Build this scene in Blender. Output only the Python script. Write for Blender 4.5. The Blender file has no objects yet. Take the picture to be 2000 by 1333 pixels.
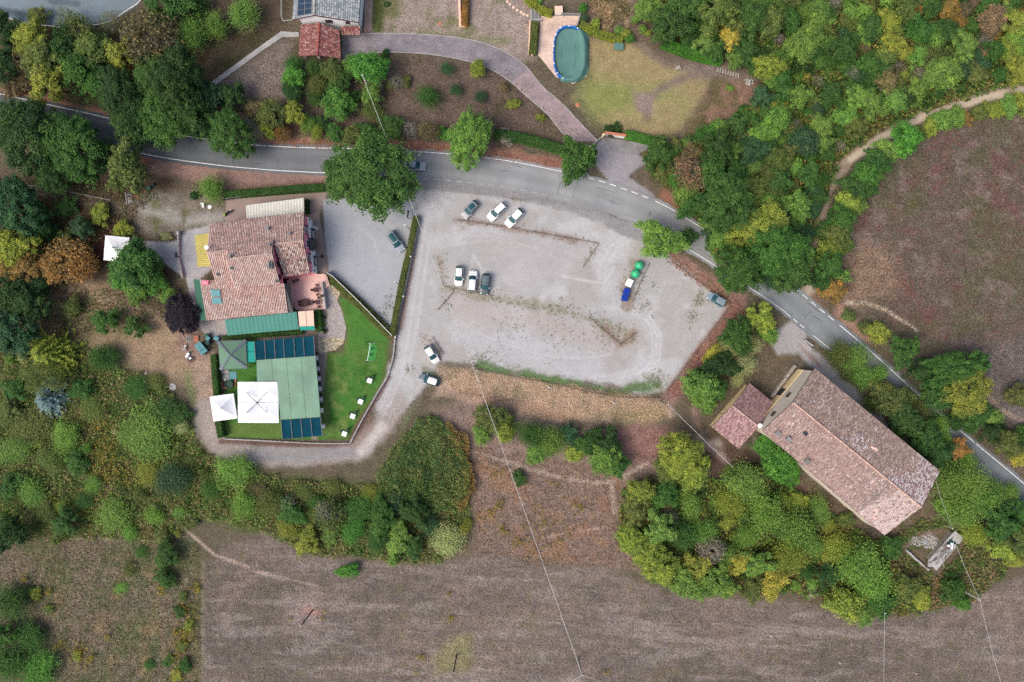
import bpy, math, random
import numpy as np
from mathutils import Vector

# ------------------------------------------------------------------ camera, sky, sun, exposure
sc = bpy.context.scene
H = 133.0                                   # drone height above the gravel lot (m); 10 photo pixels = 1 m on the ground
cam_d = bpy.data.cameras.new("camera"); cam = bpy.data.objects.new("camera", cam_d)
sc.collection.objects.link(cam); sc.camera = cam
cam.location = (0, 0, H); cam.rotation_euler = (0, 0, 0)
cam_d.sensor_width = 36.0; cam_d.lens = 36.0 * H / 200.0
cam_d.clip_start = 1.0; cam_d.clip_end = 3000.0
SUN_EL, SUN_AZ = math.radians(52), math.radians(240)   # azimuth clockwise from +Y: soft light from the left of the picture
w = bpy.data.worlds.new("World"); sc.world = w; w.use_nodes = True
wn = w.node_tree.nodes; bgn = wn["Background"]
sky = wn.new("ShaderNodeTexSky"); sky.sky_type = 'NISHITA'; sky.sun_disc = False
sky.sun_elevation = SUN_EL; sky.sun_rotation = SUN_AZ
sky.air_density = 0.8; sky.dust_density = 5.0; sky.ozone_density = 0.6
w.node_tree.links.new(sky.outputs[0], bgn.inputs[0]); bgn.inputs[1].default_value = 0.15
sd = bpy.data.lights.new("sun", 'SUN'); sd.energy = 0.9; sd.angle = math.radians(34); sd.color = (1.0, 0.985, 0.86)
sun = bpy.data.objects.new("sun", sd); sc.collection.objects.link(sun)
sdir = Vector((math.sin(SUN_AZ) * math.cos(SUN_EL), math.cos(SUN_AZ) * math.cos(SUN_EL), math.sin(SUN_EL)))
sun.rotation_euler = sdir.to_track_quat('Z', 'Y').to_euler()
sun.location = sdir * 300
vs = sc.view_settings
vs.view_transform = 'Standard'; vs.look = 'None'; vs.gamma = 1.0; vs.use_curve_mapping = False
vs.exposure = EXPOSURE = 0.5
cy = sc.cycles
cy.max_bounces = 6; cy.diffuse_bounces = 4; cy.glossy_bounces = 2; cy.transmission_bounces = 2; cy.transparent_max_bounces = 4
cy.use_denoising = False; cy.sample_clamp_indirect = 4.0

# ------------------------------------------------------------------ helpers
COL = sc.collection
def P(px, py, z=0.0):
    """photo position (2000 px wide) of a point known to stand z metres high -> world"""
    k = (H - z) / H
    return Vector(((px - 1000) / 10 * k, (666.5 - py) / 10 * k, z))
def lin(c):
    c = c / 255.0
    return c / 12.92 if c <= 0.04045 else ((c + 0.055) / 1.055) ** 2.4
LIGHT = 1.25
def A(r, g, b, k=1.0):
    return tuple(min(0.86, lin(x) / LIGHT * k) for x in (r, g, b))
WL = {}
def wl(o):
    return WL.get(o.name, Vector((0, 0, 0))) if o else Vector((0, 0, 0))
def props(o, label=None, cat=None, group=None, kind=None):
    if label: o["label"] = label
    if cat: o["category"] = cat
    if group: o["group"] = group
    if kind: o["kind"] = kind
    return o
def thing(name, label, cat, loc=(0, 0, 0), rz=0.0, group=None):
    o = bpy.data.objects.new(name, None); COL.objects.link(o)
    o.location = loc; o.rotation_euler = (0, 0, rz); o.empty_display_size = 0.3
    WL[o.name] = Vector(loc)
    return props(o, label, cat, group)
def link(name, me, mat, parent=None):
    o = bpy.data.objects.new(name, me); COL.objects.link(o)
    if mat is not None and not me.materials: me.materials.append(mat)
    o.parent = parent
    if parent: WL[o.name] = wl(parent)
    return o
def mesh_np(name, V, F, mat, parent=None, fcol=None, pcol=None, shade=None, smooth=False, local=False):
    V = np.asarray(V, dtype=np.float32)
    if parent is not None and not local:
        V = V - np.array(wl(parent), dtype=np.float32)
    F = np.asarray(F, dtype=np.int32); n, k = F.shape
    me = bpy.data.meshes.new(name)
    me.vertices.add(len(V)); me.vertices.foreach_set("co", V.ravel())
    me.loops.add(n * k); me.loops.foreach_set("vertex_index", F.ravel())
    me.polygons.add(n); me.polygons.foreach_set("loop_start", np.arange(0, n * k, k, dtype=np.int32))
    me.update(calc_edges=True)
    if fcol is not None:
        a = me.attributes.new("Col", 'FLOAT_COLOR', 'FACE')
        c = np.ones((n, 4), dtype=np.float32); c[:, :fcol.shape[1]] = fcol; a.data.foreach_set("color", c.ravel())
    if pcol is not None:
        a = me.attributes.new("Col", 'FLOAT_COLOR', 'POINT')
        c = np.ones((len(V), 4), dtype=np.float32); c[:, :pcol.shape[1]] = pcol; a.data.foreach_set("color", c.ravel())
    if shade is not None:
        a = me.attributes.new("shade", 'FLOAT', 'FACE'); a.data.foreach_set("value", np.asarray(shade, dtype=np.float32))
    if smooth: me.shade_smooth()
    return link(name, me, mat, parent)

class MB:
    def __init__(s): s.v = []; s.f = []
    def add(s, vs, fs):
        b = len(s.v); s.v += [tuple(x) for x in vs]; s.f += [tuple(b + i for i in f) for f in fs]; return s
    def box(s, c, d, rz=0.0, tilt=None):
        hx, hy, hz = d[0] / 2, d[1] / 2, d[2] / 2; ca, sa = math.cos(rz), math.sin(rz); vs = []
        for dx, dy, dz in ((-1,-1,-1),(1,-1,-1),(1,1,-1),(-1,1,-1),(-1,-1,1),(1,-1,1),(1,1,1),(-1,1,1)):
            x, y, z = dx * hx, dy * hy, dz * hz
            vs.append((c[0] + x * ca - y * sa, c[1] + x * sa + y * ca, c[2] + z))
        return s.add(vs, [(0,3,2,1),(4,5,6,7),(0,1,5,4),(1,2,6,5),(2,3,7,6),(3,0,4,7)])
    def bevbox(s, c, d, b=0.03, rz=0.0):
        """box with a chamfered top and chamfered upright edges"""
        hx, hy, hz = d[0] / 2, d[1] / 2, d[2] / 2; ca, sa = math.cos(rz), math.sin(rz)
        def ring(ix, z, bb):
            pts = [(-hx+ix,-hy+ix+bb),(-hx+ix+bb,-hy+ix),(hx-ix-bb,-hy+ix),(hx-ix,-hy+ix+bb),(hx-ix,hy-ix-bb),(hx-ix-bb,hy-ix),(-hx+ix+bb,hy-ix),(-hx+ix,hy-ix-bb)]
            return [(c[0] + x*ca - y*sa, c[1] + x*sa + y*ca, c[2] + z) for x, y in pts]
        vs = ring(0,-hz,b) + ring(0,hz-b,b) + ring(b,hz,b)
        fs = [tuple(range(7,-1,-1)), tuple(range(16,24))]
        for k in (0, 8):
            for i in range(8): fs.append((k+i, k+(i+1)%8, k+8+(i+1)%8, k+8+i))
        return s.add(vs, fs)
    def poly(s, pts): return s.add(pts, [tuple(range(len(pts)))])
    def slab(s, pts, t):
        """closed plate: pts is the upper outline (3D, counter-clockwise from above), t its thickness"""
        n = len(pts); vs = [tuple(p) for p in pts] + [(p[0], p[1], p[2] - t) for p in pts]
        fs = [tuple(range(n)), tuple(range(2*n-1, n-1, -1))]
        for i in range(n): j = (i+1) % n; fs.append((i, n+i, n+j, j))
        return s.add(vs, fs)
    def walls(s, pts, z0, tops):
        n = len(pts)
        vs = [(p[0], p[1], z0) for p in pts] + [(p[0], p[1], t) for p, t in zip(pts, tops)]
        return s.add(vs, [(i, (i+1) % n, n + (i+1) % n, n + i) for i in range(n)])
    def tube(s, p0, p1, r0, r1=None, n=6, caps=True):
        r1 = r0 if r1 is None else r1
        p0, p1 = Vector(p0), Vector(p1); d = (p1 - p0)
        if d.length < 1e-6: return s
        d.normalize(); u = d.orthogonal().normalized(); v = d.cross(u); vs = []
        for p, r in ((p0, r0), (p1, r1)):
            for k in range(n):
                a = 2 * math.pi * k / n; vs.append(p + u * (r * math.cos(a)) + v * (r * math.sin(a)))
        fs = [(k, (k+1) % n, n + (k+1) % n, n + k) for k in range(n)]
        if caps: fs += [tuple(range(n-1, -1, -1)), tuple(range(n, 2*n))]
        return s.add(vs, fs)
    def lathe(s, prof, c=(0,0,0), n=16, sx=1.0, sy=1.0):
        vs = []; m = len(prof)
        for r, z in prof:
            for k in range(n):
                a = 2 * math.pi * k / n; vs.append((c[0] + r*sx*math.cos(a), c[1] + r*sy*math.sin(a), c[2] + z))
        fs = [(j*n+k, j*n+(k+1)%n, (j+1)*n+(k+1)%n, (j+1)*n+k) for j in range(m-1) for k in range(n)]
        fs += [tuple(range(n-1,-1,-1)), tuple(range((m-1)*n, m*n))]
        return s.add(vs, fs)
    def build(s, name, mat, parent=None, local=False, smooth=False):
        o = wl(parent) if (parent is not None and not local) else Vector((0,0,0))
        me = bpy.data.meshes.new(name)
        me.from_pydata([(x-o.x, y-o.y, z-o.z) for x, y, z in s.v], [], s.f); me.update()
        if smooth: me.shade_smooth()
        return link(name, me, mat, parent)

# ------------------------------------------------------------------ procedural materials
def nd(nt, t, **k):
    n = nt.nodes.new(t)
    for a, b in k.items(): setattr(n, a, b)
    return n
def mixmul(nt, a, b, fac=1.0):
    m = nd(nt, "ShaderNodeMix", data_type='RGBA', blend_type='MULTIPLY'); m.inputs[0].default_value = fac
    nt.links.new(a, m.inputs[6]); nt.links.new(b, m.inputs[7]); return m.outputs[2]
def ramp_grey(nt, src, lo, hi, p0=0.3, p1=0.7):
    r = nd(nt, "ShaderNodeValToRGB"); e = r.color_ramp.elements
    e[0].position = p0; e[1].position = p1
    e[0].color = (lo, lo, lo, 1); e[1].color = (hi, hi, hi, 1)
    nt.links.new(src, r.inputs[0]); return r.outputs[0]
def noise(nt, co, scale, detail=3.0, rough=0.6):
    n = nd(nt, "ShaderNodeTexNoise"); n.inputs['Scale'].default_value = scale
    n.inputs['Detail'].default_value = detail; n.inputs['Roughness'].default_value = rough
    nt.links.new(co, n.inputs['Vector']); return n.outputs[0]
def mat(name, col=(0.5,0.5,0.5), rough=0.75, var=0.12, scale=1.2, fine=14.0, finevar=0.06, bump=0.0, metal=0.0, attr=False, spec=0.3, coat=0.0):
    m = bpy.data.materials.new(name); m.use_nodes = True; nt = m.node_tree; b = nt.nodes["Principled BSDF"]
    tc = nd(nt, "ShaderNodeTexCoord"); co = tc.outputs['Object']
    if attr:
        a = nd(nt, "ShaderNodeAttribute", attribute_name="Col"); c = a.outputs['Color']
    else:
        a = nd(nt, "ShaderNodeRGB"); a.outputs[0].default_value = (*col, 1); c = a.outputs[0]
    n1 = noise(nt, co, scale)
    c = mixmul(nt, c, ramp_grey(nt, n1, 1 - var, 1 + var, 0.3, 0.7))
    n2 = noise(nt, co, fine, 2.0)
    c = mixmul(nt, c, ramp_grey(nt, n2, 1 - finevar, 1 + finevar, 0.3, 0.7))
    nt.links.new(c, b.inputs['Base Color'])
    b.inputs['Roughness'].default_value = rough; b.inputs['Metallic'].default_value = metal
    b.inputs['Specular IOR Level'].default_value = spec
    if coat: b.inputs['Coat Weight'].default_value = coat; b.inputs['Coat Roughness'].default_value = 0.08
    if bump:
        bp = nd(nt, "ShaderNodeBump"); bp.inputs['Strength'].default_value = bump; bp.inputs['Distance'].default_value = 0.05
        nt.links.new(n2, bp.inputs['Height']); nt.links.new(bp.outputs[0], b.inputs['Normal'])
    return m
def ground_mat():
    m = bpy.data.materials.new("ground_cover"); m.use_nodes = True; nt = m.node_tree; b = nt.nodes["Principled BSDF"]
    tc = nd(nt, "ShaderNodeTexCoord"); co = tc.outputs['Object']
    a = nd(nt, "ShaderNodeAttribute", attribute_name="Col"); c = a.outputs['Color']; g = a.outputs['Alpha']
    n1 = noise(nt, co, 2.6, 4.0, 0.75); n2 = noise(nt, co, 0.55, 4.0, 0.6); n3 = noise(nt, co, 9.0, 2.0)
    def vary(c, n, amp):                                    # c * (1 + grain * amp * (n - .5))
        s = nd(nt, "ShaderNodeMath", operation='SUBTRACT'); nt.links.new(n, s.inputs[0]); s.inputs[1].default_value = 0.5
        t = nd(nt, "ShaderNodeMath", operation='MULTIPLY'); nt.links.new(s.outputs[0], t.inputs[0]); nt.links.new(g, t.inputs[1])
        u = nd(nt, "ShaderNodeMath", operation='MULTIPLY_ADD'); nt.links.new(t.outputs[0], u.inputs[0]); u.inputs[1].default_value = amp; u.inputs[2].default_value = 1.0
        return mixmul(nt, c, u.outputs[0])
    c = vary(c, n1, 4.4); c = vary(c, n2, 1.8); c = vary(c, n3, 3.0)
    # straw-coloured flecks in rough ground
    n4 = noise(nt, co, 4.6, 3.0, 0.7)
    f = nd(nt, "ShaderNodeMapRange"); f.inputs[1].default_value = 0.58; f.inputs[2].default_value = 0.75
    nt.links.new(n4, f.inputs[0])
    fm = nd(nt, "ShaderNodeMath", operation='MULTIPLY'); nt.links.new(f.outputs[0], fm.inputs[0]); nt.links.new(g, fm.inputs[1])
    mx = nd(nt, "ShaderNodeMix", data_type='RGBA'); mx.inputs[7].default_value = (0.27, 0.215, 0.165, 1)
    nt.links.new(fm.outputs[0], mx.inputs[0]); nt.links.new(c, mx.inputs[6])
    nt.links.new(mx.outputs[2], b.inputs['Base Color'])
    b.inputs['Roughness'].default_value = 0.95; b.inputs['Specular IOR Level'].default_value = 0.1
    bp = nd(nt, "ShaderNodeBump"); bp.inputs['Distance'].default_value = 0.25
    nt.links.new(g, bp.inputs['Strength']); nt.links.new(n1, bp.inputs['Height']); nt.links.new(bp.outputs[0], b.inputs['Normal'])
    return m
def leaf_mat(name, attr=False, trans=0.42):
    m = bpy.data.materials.new(name); m.use_nodes = True; nt = m.node_tree; b = nt.nodes["Principled BSDF"]
    if attr:
        a = nd(nt, "ShaderNodeAttribute", attribute_name="Col"); c = a.outputs['Color']
    else:
        oi = nd(nt, "ShaderNodeObjectInfo"); c = oi.outputs['Color']
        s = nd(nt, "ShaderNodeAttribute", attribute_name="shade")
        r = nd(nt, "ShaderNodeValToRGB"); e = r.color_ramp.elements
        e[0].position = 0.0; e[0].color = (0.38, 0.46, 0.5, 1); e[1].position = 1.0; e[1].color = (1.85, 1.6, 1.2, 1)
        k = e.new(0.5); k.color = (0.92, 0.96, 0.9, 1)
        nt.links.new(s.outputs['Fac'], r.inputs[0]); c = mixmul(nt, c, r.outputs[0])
    nt.links.new(c, b.inputs['Base Color']); b.inputs['Roughness'].default_value = 0.6; b.inputs['Specular IOR Level'].default_value = 0.22
    if trans:
        t = nd(nt, "ShaderNodeBsdfTranslucent"); nt.links.new(c, t.inputs[0])
        mx = nd(nt, "ShaderNodeMixShader"); mx.inputs[0].default_value = trans
        nt.links.new(b.outputs[0], mx.inputs[1]); nt.links.new(t.outputs[0], mx.inputs[2])
        nt.links.new(mx.outputs[0], nt.nodes["Material Output"].inputs[0])
    return m
def brick_mat(name, c1, c2, mortar, bw, bh, rot=0.0, off=0.5):
    m = bpy.data.materials.new(name); m.use_nodes = True; nt = m.node_tree; b = nt.nodes["Principled BSDF"]
    tc = nd(nt, "ShaderNodeTexCoord"); mp = nd(nt, "ShaderNodeMapping"); mp.inputs['Rotation'].default_value[2] = rot
    nt.links.new(tc.outputs['Object'], mp.inputs[0])
    t = nd(nt, "ShaderNodeTexBrick"); t.inputs['Color1'].default_value = (*c1, 1); t.inputs['Color2'].default_value = (*c2, 1)
    t.inputs['Mortar'].default_value = (*mortar, 1); t.inputs['Scale'].default_value = 1.0
    t.inputs['Brick Width'].default_value = bw; t.inputs['Row Height'].default_value = bh; t.inputs['Mortar Size'].default_value = 0.02
    t.offset = off
    nt.links.new(mp.outputs[0], t.inputs[0])
    c = mixmul(nt, t.outputs[0], ramp_grey(nt, noise(nt, tc.outputs['Object'], 0.35), 0.78, 1.22))
    c = mixmul(nt, c, ramp_grey(nt, noise(nt, tc.outputs['Object'], 5.0), 0.82, 1.18))
    nt.links.new(c, b.inputs['Base Color']); b.inputs['Roughness'].default_value = 0.85
    bp = nd(nt, "ShaderNodeBump"); bp.inputs['Strength'].default_value = 0.4; bp.inputs['Distance'].default_value = 0.02; bp.invert = True
    nt.links.new(t.outputs[1], bp.inputs['Height']); nt.links.new(bp.outputs[0], b.inputs['Normal'])
    return m
def crazy_mat(name, c1, c2, joint, scale):
    m = bpy.data.materials.new(name); m.use_nodes = True; nt = m.node_tree; b = nt.nodes["Principled BSDF"]
    tc = nd(nt, "ShaderNodeTexCoord")
    v = nd(nt, "ShaderNodeTexVoronoi", feature='F1'); v.inputs['Scale'].default_value = scale
    e = nd(nt, "ShaderNodeTexVoronoi", feature='DISTANCE_TO_EDGE'); e.inputs['Scale'].default_value = scale
    for t in (v, e): nt.links.new(tc.outputs['Object'], t.inputs['Vector'])
    sp = nd(nt, "ShaderNodeSeparateColor"); nt.links.new(v.outputs['Color'], sp.inputs[0])
    mx = nd(nt, "ShaderNodeMix", data_type='RGBA'); mx.inputs[6].default_value = (*c1, 1); mx.inputs[7].default_value = (*c2, 1)
    nt.links.new(sp.outputs[0], mx.inputs[0])
    f = nd(nt, "ShaderNodeMapRange"); f.inputs[1].default_value = 0.02; f.inputs[2].default_value = 0.09
    nt.links.new(e.outputs['Distance'], f.inputs[0])
    m2 = nd(nt, "ShaderNodeMix", data_type='RGBA'); m2.inputs[6].default_value = (*joint, 1)
    nt.links.new(f.outputs[0], m2.inputs[0]); nt.links.new(mx.outputs[2], m2.inputs[7])
    c = mixmul(nt, m2.outputs[2], ramp_grey(nt, noise(nt, tc.outputs['Object'], 6.0), 0.85, 1.15))
    nt.links.new(c, b.inputs['Base Color']); b.inputs['Roughness'].default_value = 0.85
    bp = nd(nt, "ShaderNodeBump"); bp.inputs['Strength'].default_value = 0.5; bp.inputs['Distance'].default_value = 0.03
    nt.links.new(f.outputs[0], bp.inputs['Height']); nt.links.new(bp.outputs[0], b.inputs['Normal'])
    return m

M = {}
M['ground'] = ground_mat()
M['leaf'] = leaf_mat("foliage"); M['leafcol'] = leaf_mat("undergrowth_foliage", attr=True, trans=0.36)
M['bark'] = mat("bark", (0.11, 0.09, 0.075), 0.9, 0.25, 2.0, 12, 0.2)
M['greybark'] = mat("grey_bark", (0.27, 0.255, 0.235), 0.9, 0.25, 2.0, 12, 0.2)
M['asphalt'] = mat("asphalt", rough=0.85, var=0.1, scale=0.25, fine=6, finevar=0.12, attr=True, spec=0.2)
M['paint'] = mat("road_paint", (0.7, 0.7, 0.69), 0.6, 0.12, 1.5, 9, 0.16)
M['tile'] = mat("clay_tile", rough=0.85, var=0.1, scale=0.7, fine=9, finevar=0.12, attr=True, spec=0.2)
M['tilebed'] = mat("tile_bed", (0.12, 0.085, 0.075), 0.9, 0.3, 0.8)
M['pink'] = mat("pink_render", A(236, 138, 158, 1.25), 0.85, 0.08, 0.8)
M['whitewall'] = mat("white_render", (0.84, 0.84, 0.84), 0.85, 0.05, 0.8)
M['beige'] = mat("beige_render", A(206, 196, 180, 1.2), 0.9, 0.12, 0.5, 5, 0.08)
M['sand'] = mat("sand_render", A(236, 212, 165, 1.15), 0.9, 0.12, 0.5, 5, 0.08)
M['concrete'] = mat("concrete", A(176, 174, 172), 0.9, 0.22, 0.45, 3.5, 0.14)
M['darkconc'] = mat("weathered_concrete", A(140, 138, 138), 0.9, 0.25, 0.45, 3.5, 0.14)
M['stone'] = mat("rough_stone", A(165, 160, 150), 0.95, 0.3, 1.8, 7, 0.2, 0.3)
M['terra'] = mat("terrace_tile", A(232, 192, 180, 1.15), 0.8, 0.08, 0.8, 5, 0.06)
M['metalgrey'] = mat("galvanised_metal", A(150, 152, 156), 0.45, 0.1, 1.0, 12, 0.05, metal=0.5)
M['darkmetal'] = mat("dark_metal", (0.03, 0.032, 0.035), 0.5, 0.15)
M['glass'] = mat("window_glass", (0.03, 0.045, 0.05), 0.08, 0.15, 0.7, spec=0.6)
M['shutter'] = mat("brown_shutter", (0.09, 0.03, 0.03), 0.6, 0.15)
M['white'] = mat("white_plastic", (0.78, 0.79, 0.8), 0.5, 0.04, 0.9)
M['canvas'] = mat("white_canvas", (0.84, 0.84, 0.855), 0.8, 0.03, 0.9, 9, 0.02)
M['cream'] = mat("cream_sheet", A(228, 225, 212), 0.6, 0.06, 0.8)
M['yellow'] = mat("yellow_corrugated", A(186, 176, 98), 0.6, 0.1, 0.6)
M['teal'] = mat("teal_canvas", A(84, 146, 132), 0.8, 0.06, 0.5)
M['brightteal'] = mat("bright_teal_canvas", A(20, 160, 145), 0.7, 0.06, 0.5)
M['marquee'] = mat("green_roof_sheet", A(128, 162, 140), 0.75, 0.16, 0.28, 3.0, 0.05)
M['pavgreen'] = mat("pavilion_green", A(106, 142, 118), 0.75, 0.06, 0.6)
M['hipband'] = mat("grey_hip_band", A(110, 122, 130), 0.6, 0.06)
M['screen'] = mat("dark_blue_screen", A(16, 70, 88), 0.9, 0.2, 0.5, spec=0.08)
M['greencanopy'] = mat("dark_green_canopy", A(56, 105, 88), 0.7, 0.1, 0.6)
M['peach'] = mat("peach_canvas", A(244, 208, 186), 0.8, 0.04, 0.8)
M['rail'] = mat("weathered_wood", A(120, 100, 90), 0.9, 0.25, 2.0)
M['brownwood'] = mat("brown_rattan", A(84, 58, 62), 0.7, 0.2, 3.0)
M['greenmetal'] = mat("green_fence_metal", A(36, 74, 66), 0.6, 0.12)
M['whiterail'] = mat("white_rail", A(210, 210, 208), 0.6, 0.1, 1.0)
M['tyre'] = mat("tyre_rubber", (0.02, 0.02, 0.021), 0.85)
M['rim'] = mat("alloy_rim", (0.45, 0.46, 0.47), 0.35, metal=0.7)
M['lampglass'] = mat("lamp_lens", (0.75, 0.77, 0.78), 0.2, spec=0.6)
M['taillamp'] = mat("tail_lamp", (0.3, 0.02, 0.02), 0.25, spec=0.6)
M['autoglass'] = mat("car_glass", (0.02, 0.075, 0.09), 0.22, 0.12, 1.4, spec=0.3)
M['blackplastic'] = mat("black_plastic", (0.025, 0.026, 0.028), 0.55)
M['bottlegreen'] = mat("glass_bank_green", A(58, 190, 135), 0.35, 0.06, 0.8, spec=0.5)
M['blue'] = mat("blue_plastic", A(22, 62, 168), 0.45, 0.08, 1.2)
M['bindark'] = mat("dark_green_plastic", A(18, 70, 72), 0.55, 0.1)
M['binlid'] = mat("teal_bin_lid", A(88, 150, 158), 0.5, 0.1, 1.5)
M['poolblue'] = mat("blue_liner", A(40, 120, 200), 0.5, 0.08)
M['poolcover'] = mat("pool_cover", A(98, 138, 130), 0.85, 0.1, 0.4, 5, 0.06, spec=0.15)
M['deck'] = brick_mat("deck_tile", A(236, 205, 185), A(220, 196, 180), A(200, 170, 155), 0.6, 0.3)
M['paver'] = brick_mat("driveway_paver", A(154, 147, 152), A(136, 128, 134), A(118, 110, 114), 0.42, 0.22, 0.5)
M['paverpink'] = brick_mat("pink_paver", A(178, 158, 158), A(162, 142, 144), A(134, 118, 120), 0.42, 0.22, 0.9)
M['brickyard'] = brick_mat("brick_yard", A(190, 160, 145), A(170, 140, 128), A(150, 125, 115), 0.5, 0.25, 0.1)
M['crazy'] = crazy_mat("crazy_paving", A(222, 208, 178), A(180, 165, 138), A(120, 108, 84), 2.2)
M['cobble'] = crazy_mat("cobble_path", A(192, 184, 180), A(168, 158, 156), A(150, 140, 136), 2.6)
M['roofgrey'] = mat("grey_roof_tile", rough=0.85, var=0.08, attr=True)
M['solar'] = mat("solar_cell", (0.012, 0.03, 0.06), 0.15, 0.1, spec=0.6)
M['faintwire'] = mat("thin_wire", A(150, 146, 142), 0.7)
M['wornpaint'] = mat("worn_road_paint", (0.42, 0.42, 0.42), 0.8, 0.3, 1.5, 6, 0.3)
M['wire'] = mat("overhead_wire", A(205, 205, 205), 0.6)
M['pole'] = mat("weathered_pole", A(120, 118, 112), 0.9, 0.2, 1.5)
M['darkpole'] = mat("dark_timber_pole", A(70, 66, 62), 0.9, 0.2, 1.5)
M['rust'] = mat("rusty_scrap", A(110, 85, 80), 0.85, 0.4, 3.0, 12, 0.3)
M['orange'] = mat("terracotta_orange", A(205, 130, 100), 0.8, 0.1)
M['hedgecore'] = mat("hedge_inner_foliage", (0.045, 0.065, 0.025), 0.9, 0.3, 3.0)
M['lime'] = mat("lime_paint", A(150, 200, 60), 0.4)
# ------------------------------------------------------------------ noise and painting of ground cover (real cover colours, in plan)
def vnoise(x, y, seed):
    xi = np.floor(x).astype(np.int64); yi = np.floor(y).astype(np.int64); fx = x - xi; fy = y - yi
    fx = fx * fx * (3 - 2 * fx); fy = fy * fy * (3 - 2 * fy)
    def h(a, b):
        n = (a * 374761393 + b * 668265263 + seed * 974634777) & 0x7fffffff
        n = ((n ^ (n >> 13)) * 1274126177) & 0x7fffffff
        return ((n ^ (n >> 16)) & 0xffff) / 65535.0
    return (h(xi, yi) * (1 - fx) + h(xi + 1, yi) * fx) * (1 - fy) + (h(xi, yi + 1) * (1 - fx) + h(xi + 1, yi + 1) * fx) * fy
def fbm(x, y, size, seed=0, octs=4):
    r = 0; a = 1.0; t = 0
    for k in range(octs):
        r = r + a * vnoise(x / size * 2 ** k + 17.3 * k, y / size * 2 ** k + 9.1 * k, seed + k); t += a; a *= 0.55
    return r / t
def crom(pts, step=8.0):
    pts = [np.array(p, float) for p in pts]; out = []
    pts = [2 * pts[0] - pts[1]] + pts + [2 * pts[-1] - pts[-2]]
    for i in range(1, len(pts) - 2):
        n = max(1, int(np.linalg.norm(pts[i+1] - pts[i]) / step))
        for k in range(n):
            t = k / n; a, b, c, d = pts[i-1], pts[i], pts[i+1], pts[i+2]
            out.append(0.5 * (2*b + (c - a)*t + (2*a - 5*b + 4*c - d)*t*t + (3*b - a - 3*c + d)*t**3))
    out.append(pts[-2]); return np.array(out)
def sdist(poly, X, Y, closed=True):
    """signed distance (px): negative inside when closed"""
    D = np.full(X.shape, 1e9); ins = np.zeros(X.shape, bool); n = len(poly)
    for i in range(n if closed else n - 1):
        x0, y0 = poly[i]; x1, y1 = poly[(i + 1) % n]; dx, dy = x1 - x0, y1 - y0; L = dx * dx + dy * dy + 1e-9
        t = np.clip(((X - x0) * dx + (Y - y0) * dy) / L, 0, 1)
        D = np.minimum(D, (X - x0 - t * dx) ** 2 + (Y - y0 - t * dy) ** 2)
        if closed and y0 != y1:
            ins ^= ((y0 > Y) != (y1 > Y)) & (X < (x1 - x0) * (Y - y0) / (y1 - y0) + x0)
    D = np.sqrt(D)
    return np.where(ins, -D, D) if closed else D
STEP = 2.8                                    # px between ground vertices (0.28 m)
gx = np.arange(-60, 2060 + STEP, STEP); gy = np.arange(-60, 1393 + STEP, STEP)
GX, GY = np.meshgrid(gx, gy)
N1 = fbm(GX, GY, 90, 1); N2 = fbm(GX, GY, 28, 5); N3 = fbm(GX, GY, 9, 9, 3); NS = fbm(GX * 0.35, GY * 2.2, 40, 13)
def C3(t): return np.array(A(*t))
gc = C3((112, 99, 86)) * (1 - N1[..., None]) + C3((98, 94, 74)) * N1[..., None]
gr = np.full(GX.shape, 0.62)
def blend(m, col, grain=None, var=0.0):
    global gc, gr
    m = m[..., None]; c = np.array(col)
    if var: c = c * (1 + var * (N2[..., None] - 0.5) * 2)
    gc = gc * (1 - m) + c * m
    if grain is not None: gr = gr * (1 - m[..., 0]) + grain * m[..., 0]
def sm(d, f): t = np.clip(0.5 - d / (2 * f), 0, 1); return t * t * (3 - 2 * t)
def zone(poly, col, f=12, rag=14, alpha=1.0, grain=None, var=0.12):
    d = sdist(poly, GX, GY) + (N2 - 0.5) * rag * 2; m = sm(d, f) * alpha
    blend(m, C3(col), grain, var); return m
def stroke(pl, wd, col, f=6, rag=6, alpha=1.0, grain=None, var=0.1):
    d = sdist(pl, GX, GY, False) - wd / 2 + (N2 - 0.5) * rag * 2; m = sm(d, f) * alpha
    blend(m, C3(col), grain, var); return m
def spots(poly, col, thr, noise_a, f=0.06, alpha=1.0, edge=15):
    m = sm(sdist(poly, GX, GY), edge) * np.clip((noise_a - thr) / f, 0, 1) * alpha
    blend(m, C3(col))
ALL = [(-60, -60), (2060, -60), (2060, 1393), (-60, 1393)]
# villa grounds and garden
zone([(270,0),(300,-60),(600,-60),(560,60),(420,170),(420,260),(330,150)], (92, 80, 66), 20, 20)
spots([(330,0),(600,0),(420,180),(330,140)], (62, 64, 40), 0.5, N1, 0.12, 0.8)
zone([(430,170),(590,75),(720,100),(1000,130),(1150,270),(1080,290),(560,260),(450,230)], (108, 93, 83), 14, 14)
spots([(430,170),(590,75),(720,100),(1000,130),(1150,270),(560,260)], (92, 84, 58), 0.52, N1, 0.1, 0.7)
zone([(430,160),(560,80),(575,160),(560,190),(470,190)], (134, 122, 116), 20, 12, 0.9)
zone([(715,-60),(1080,-60),(1050,40),(1050,110),(1000,120),(930,80),(715,66)], (158, 143, 134), 12, 10)
spots([(715,-60),(1060,-60),(1050,110),(715,66)], (112, 116, 72), 0.54, N1, 0.1, 0.8)
stroke([(738,0),(738,55)], 22, (88, 98, 52), 8)
stroke([(820,66),(990,80)], 14, (126, 128, 92), 8, 8, 0.7)
zone([(1080,-60),(1260,-60),(1300,60),(1290,130),(1240,85),(1150,40)], (112, 98, 84), 14, 14)
spots([(1130,-10),(1230,-10),(1230,60),(1160,60)], (186, 162, 128), 0.52, N3, 0.12, 0.7)
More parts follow.
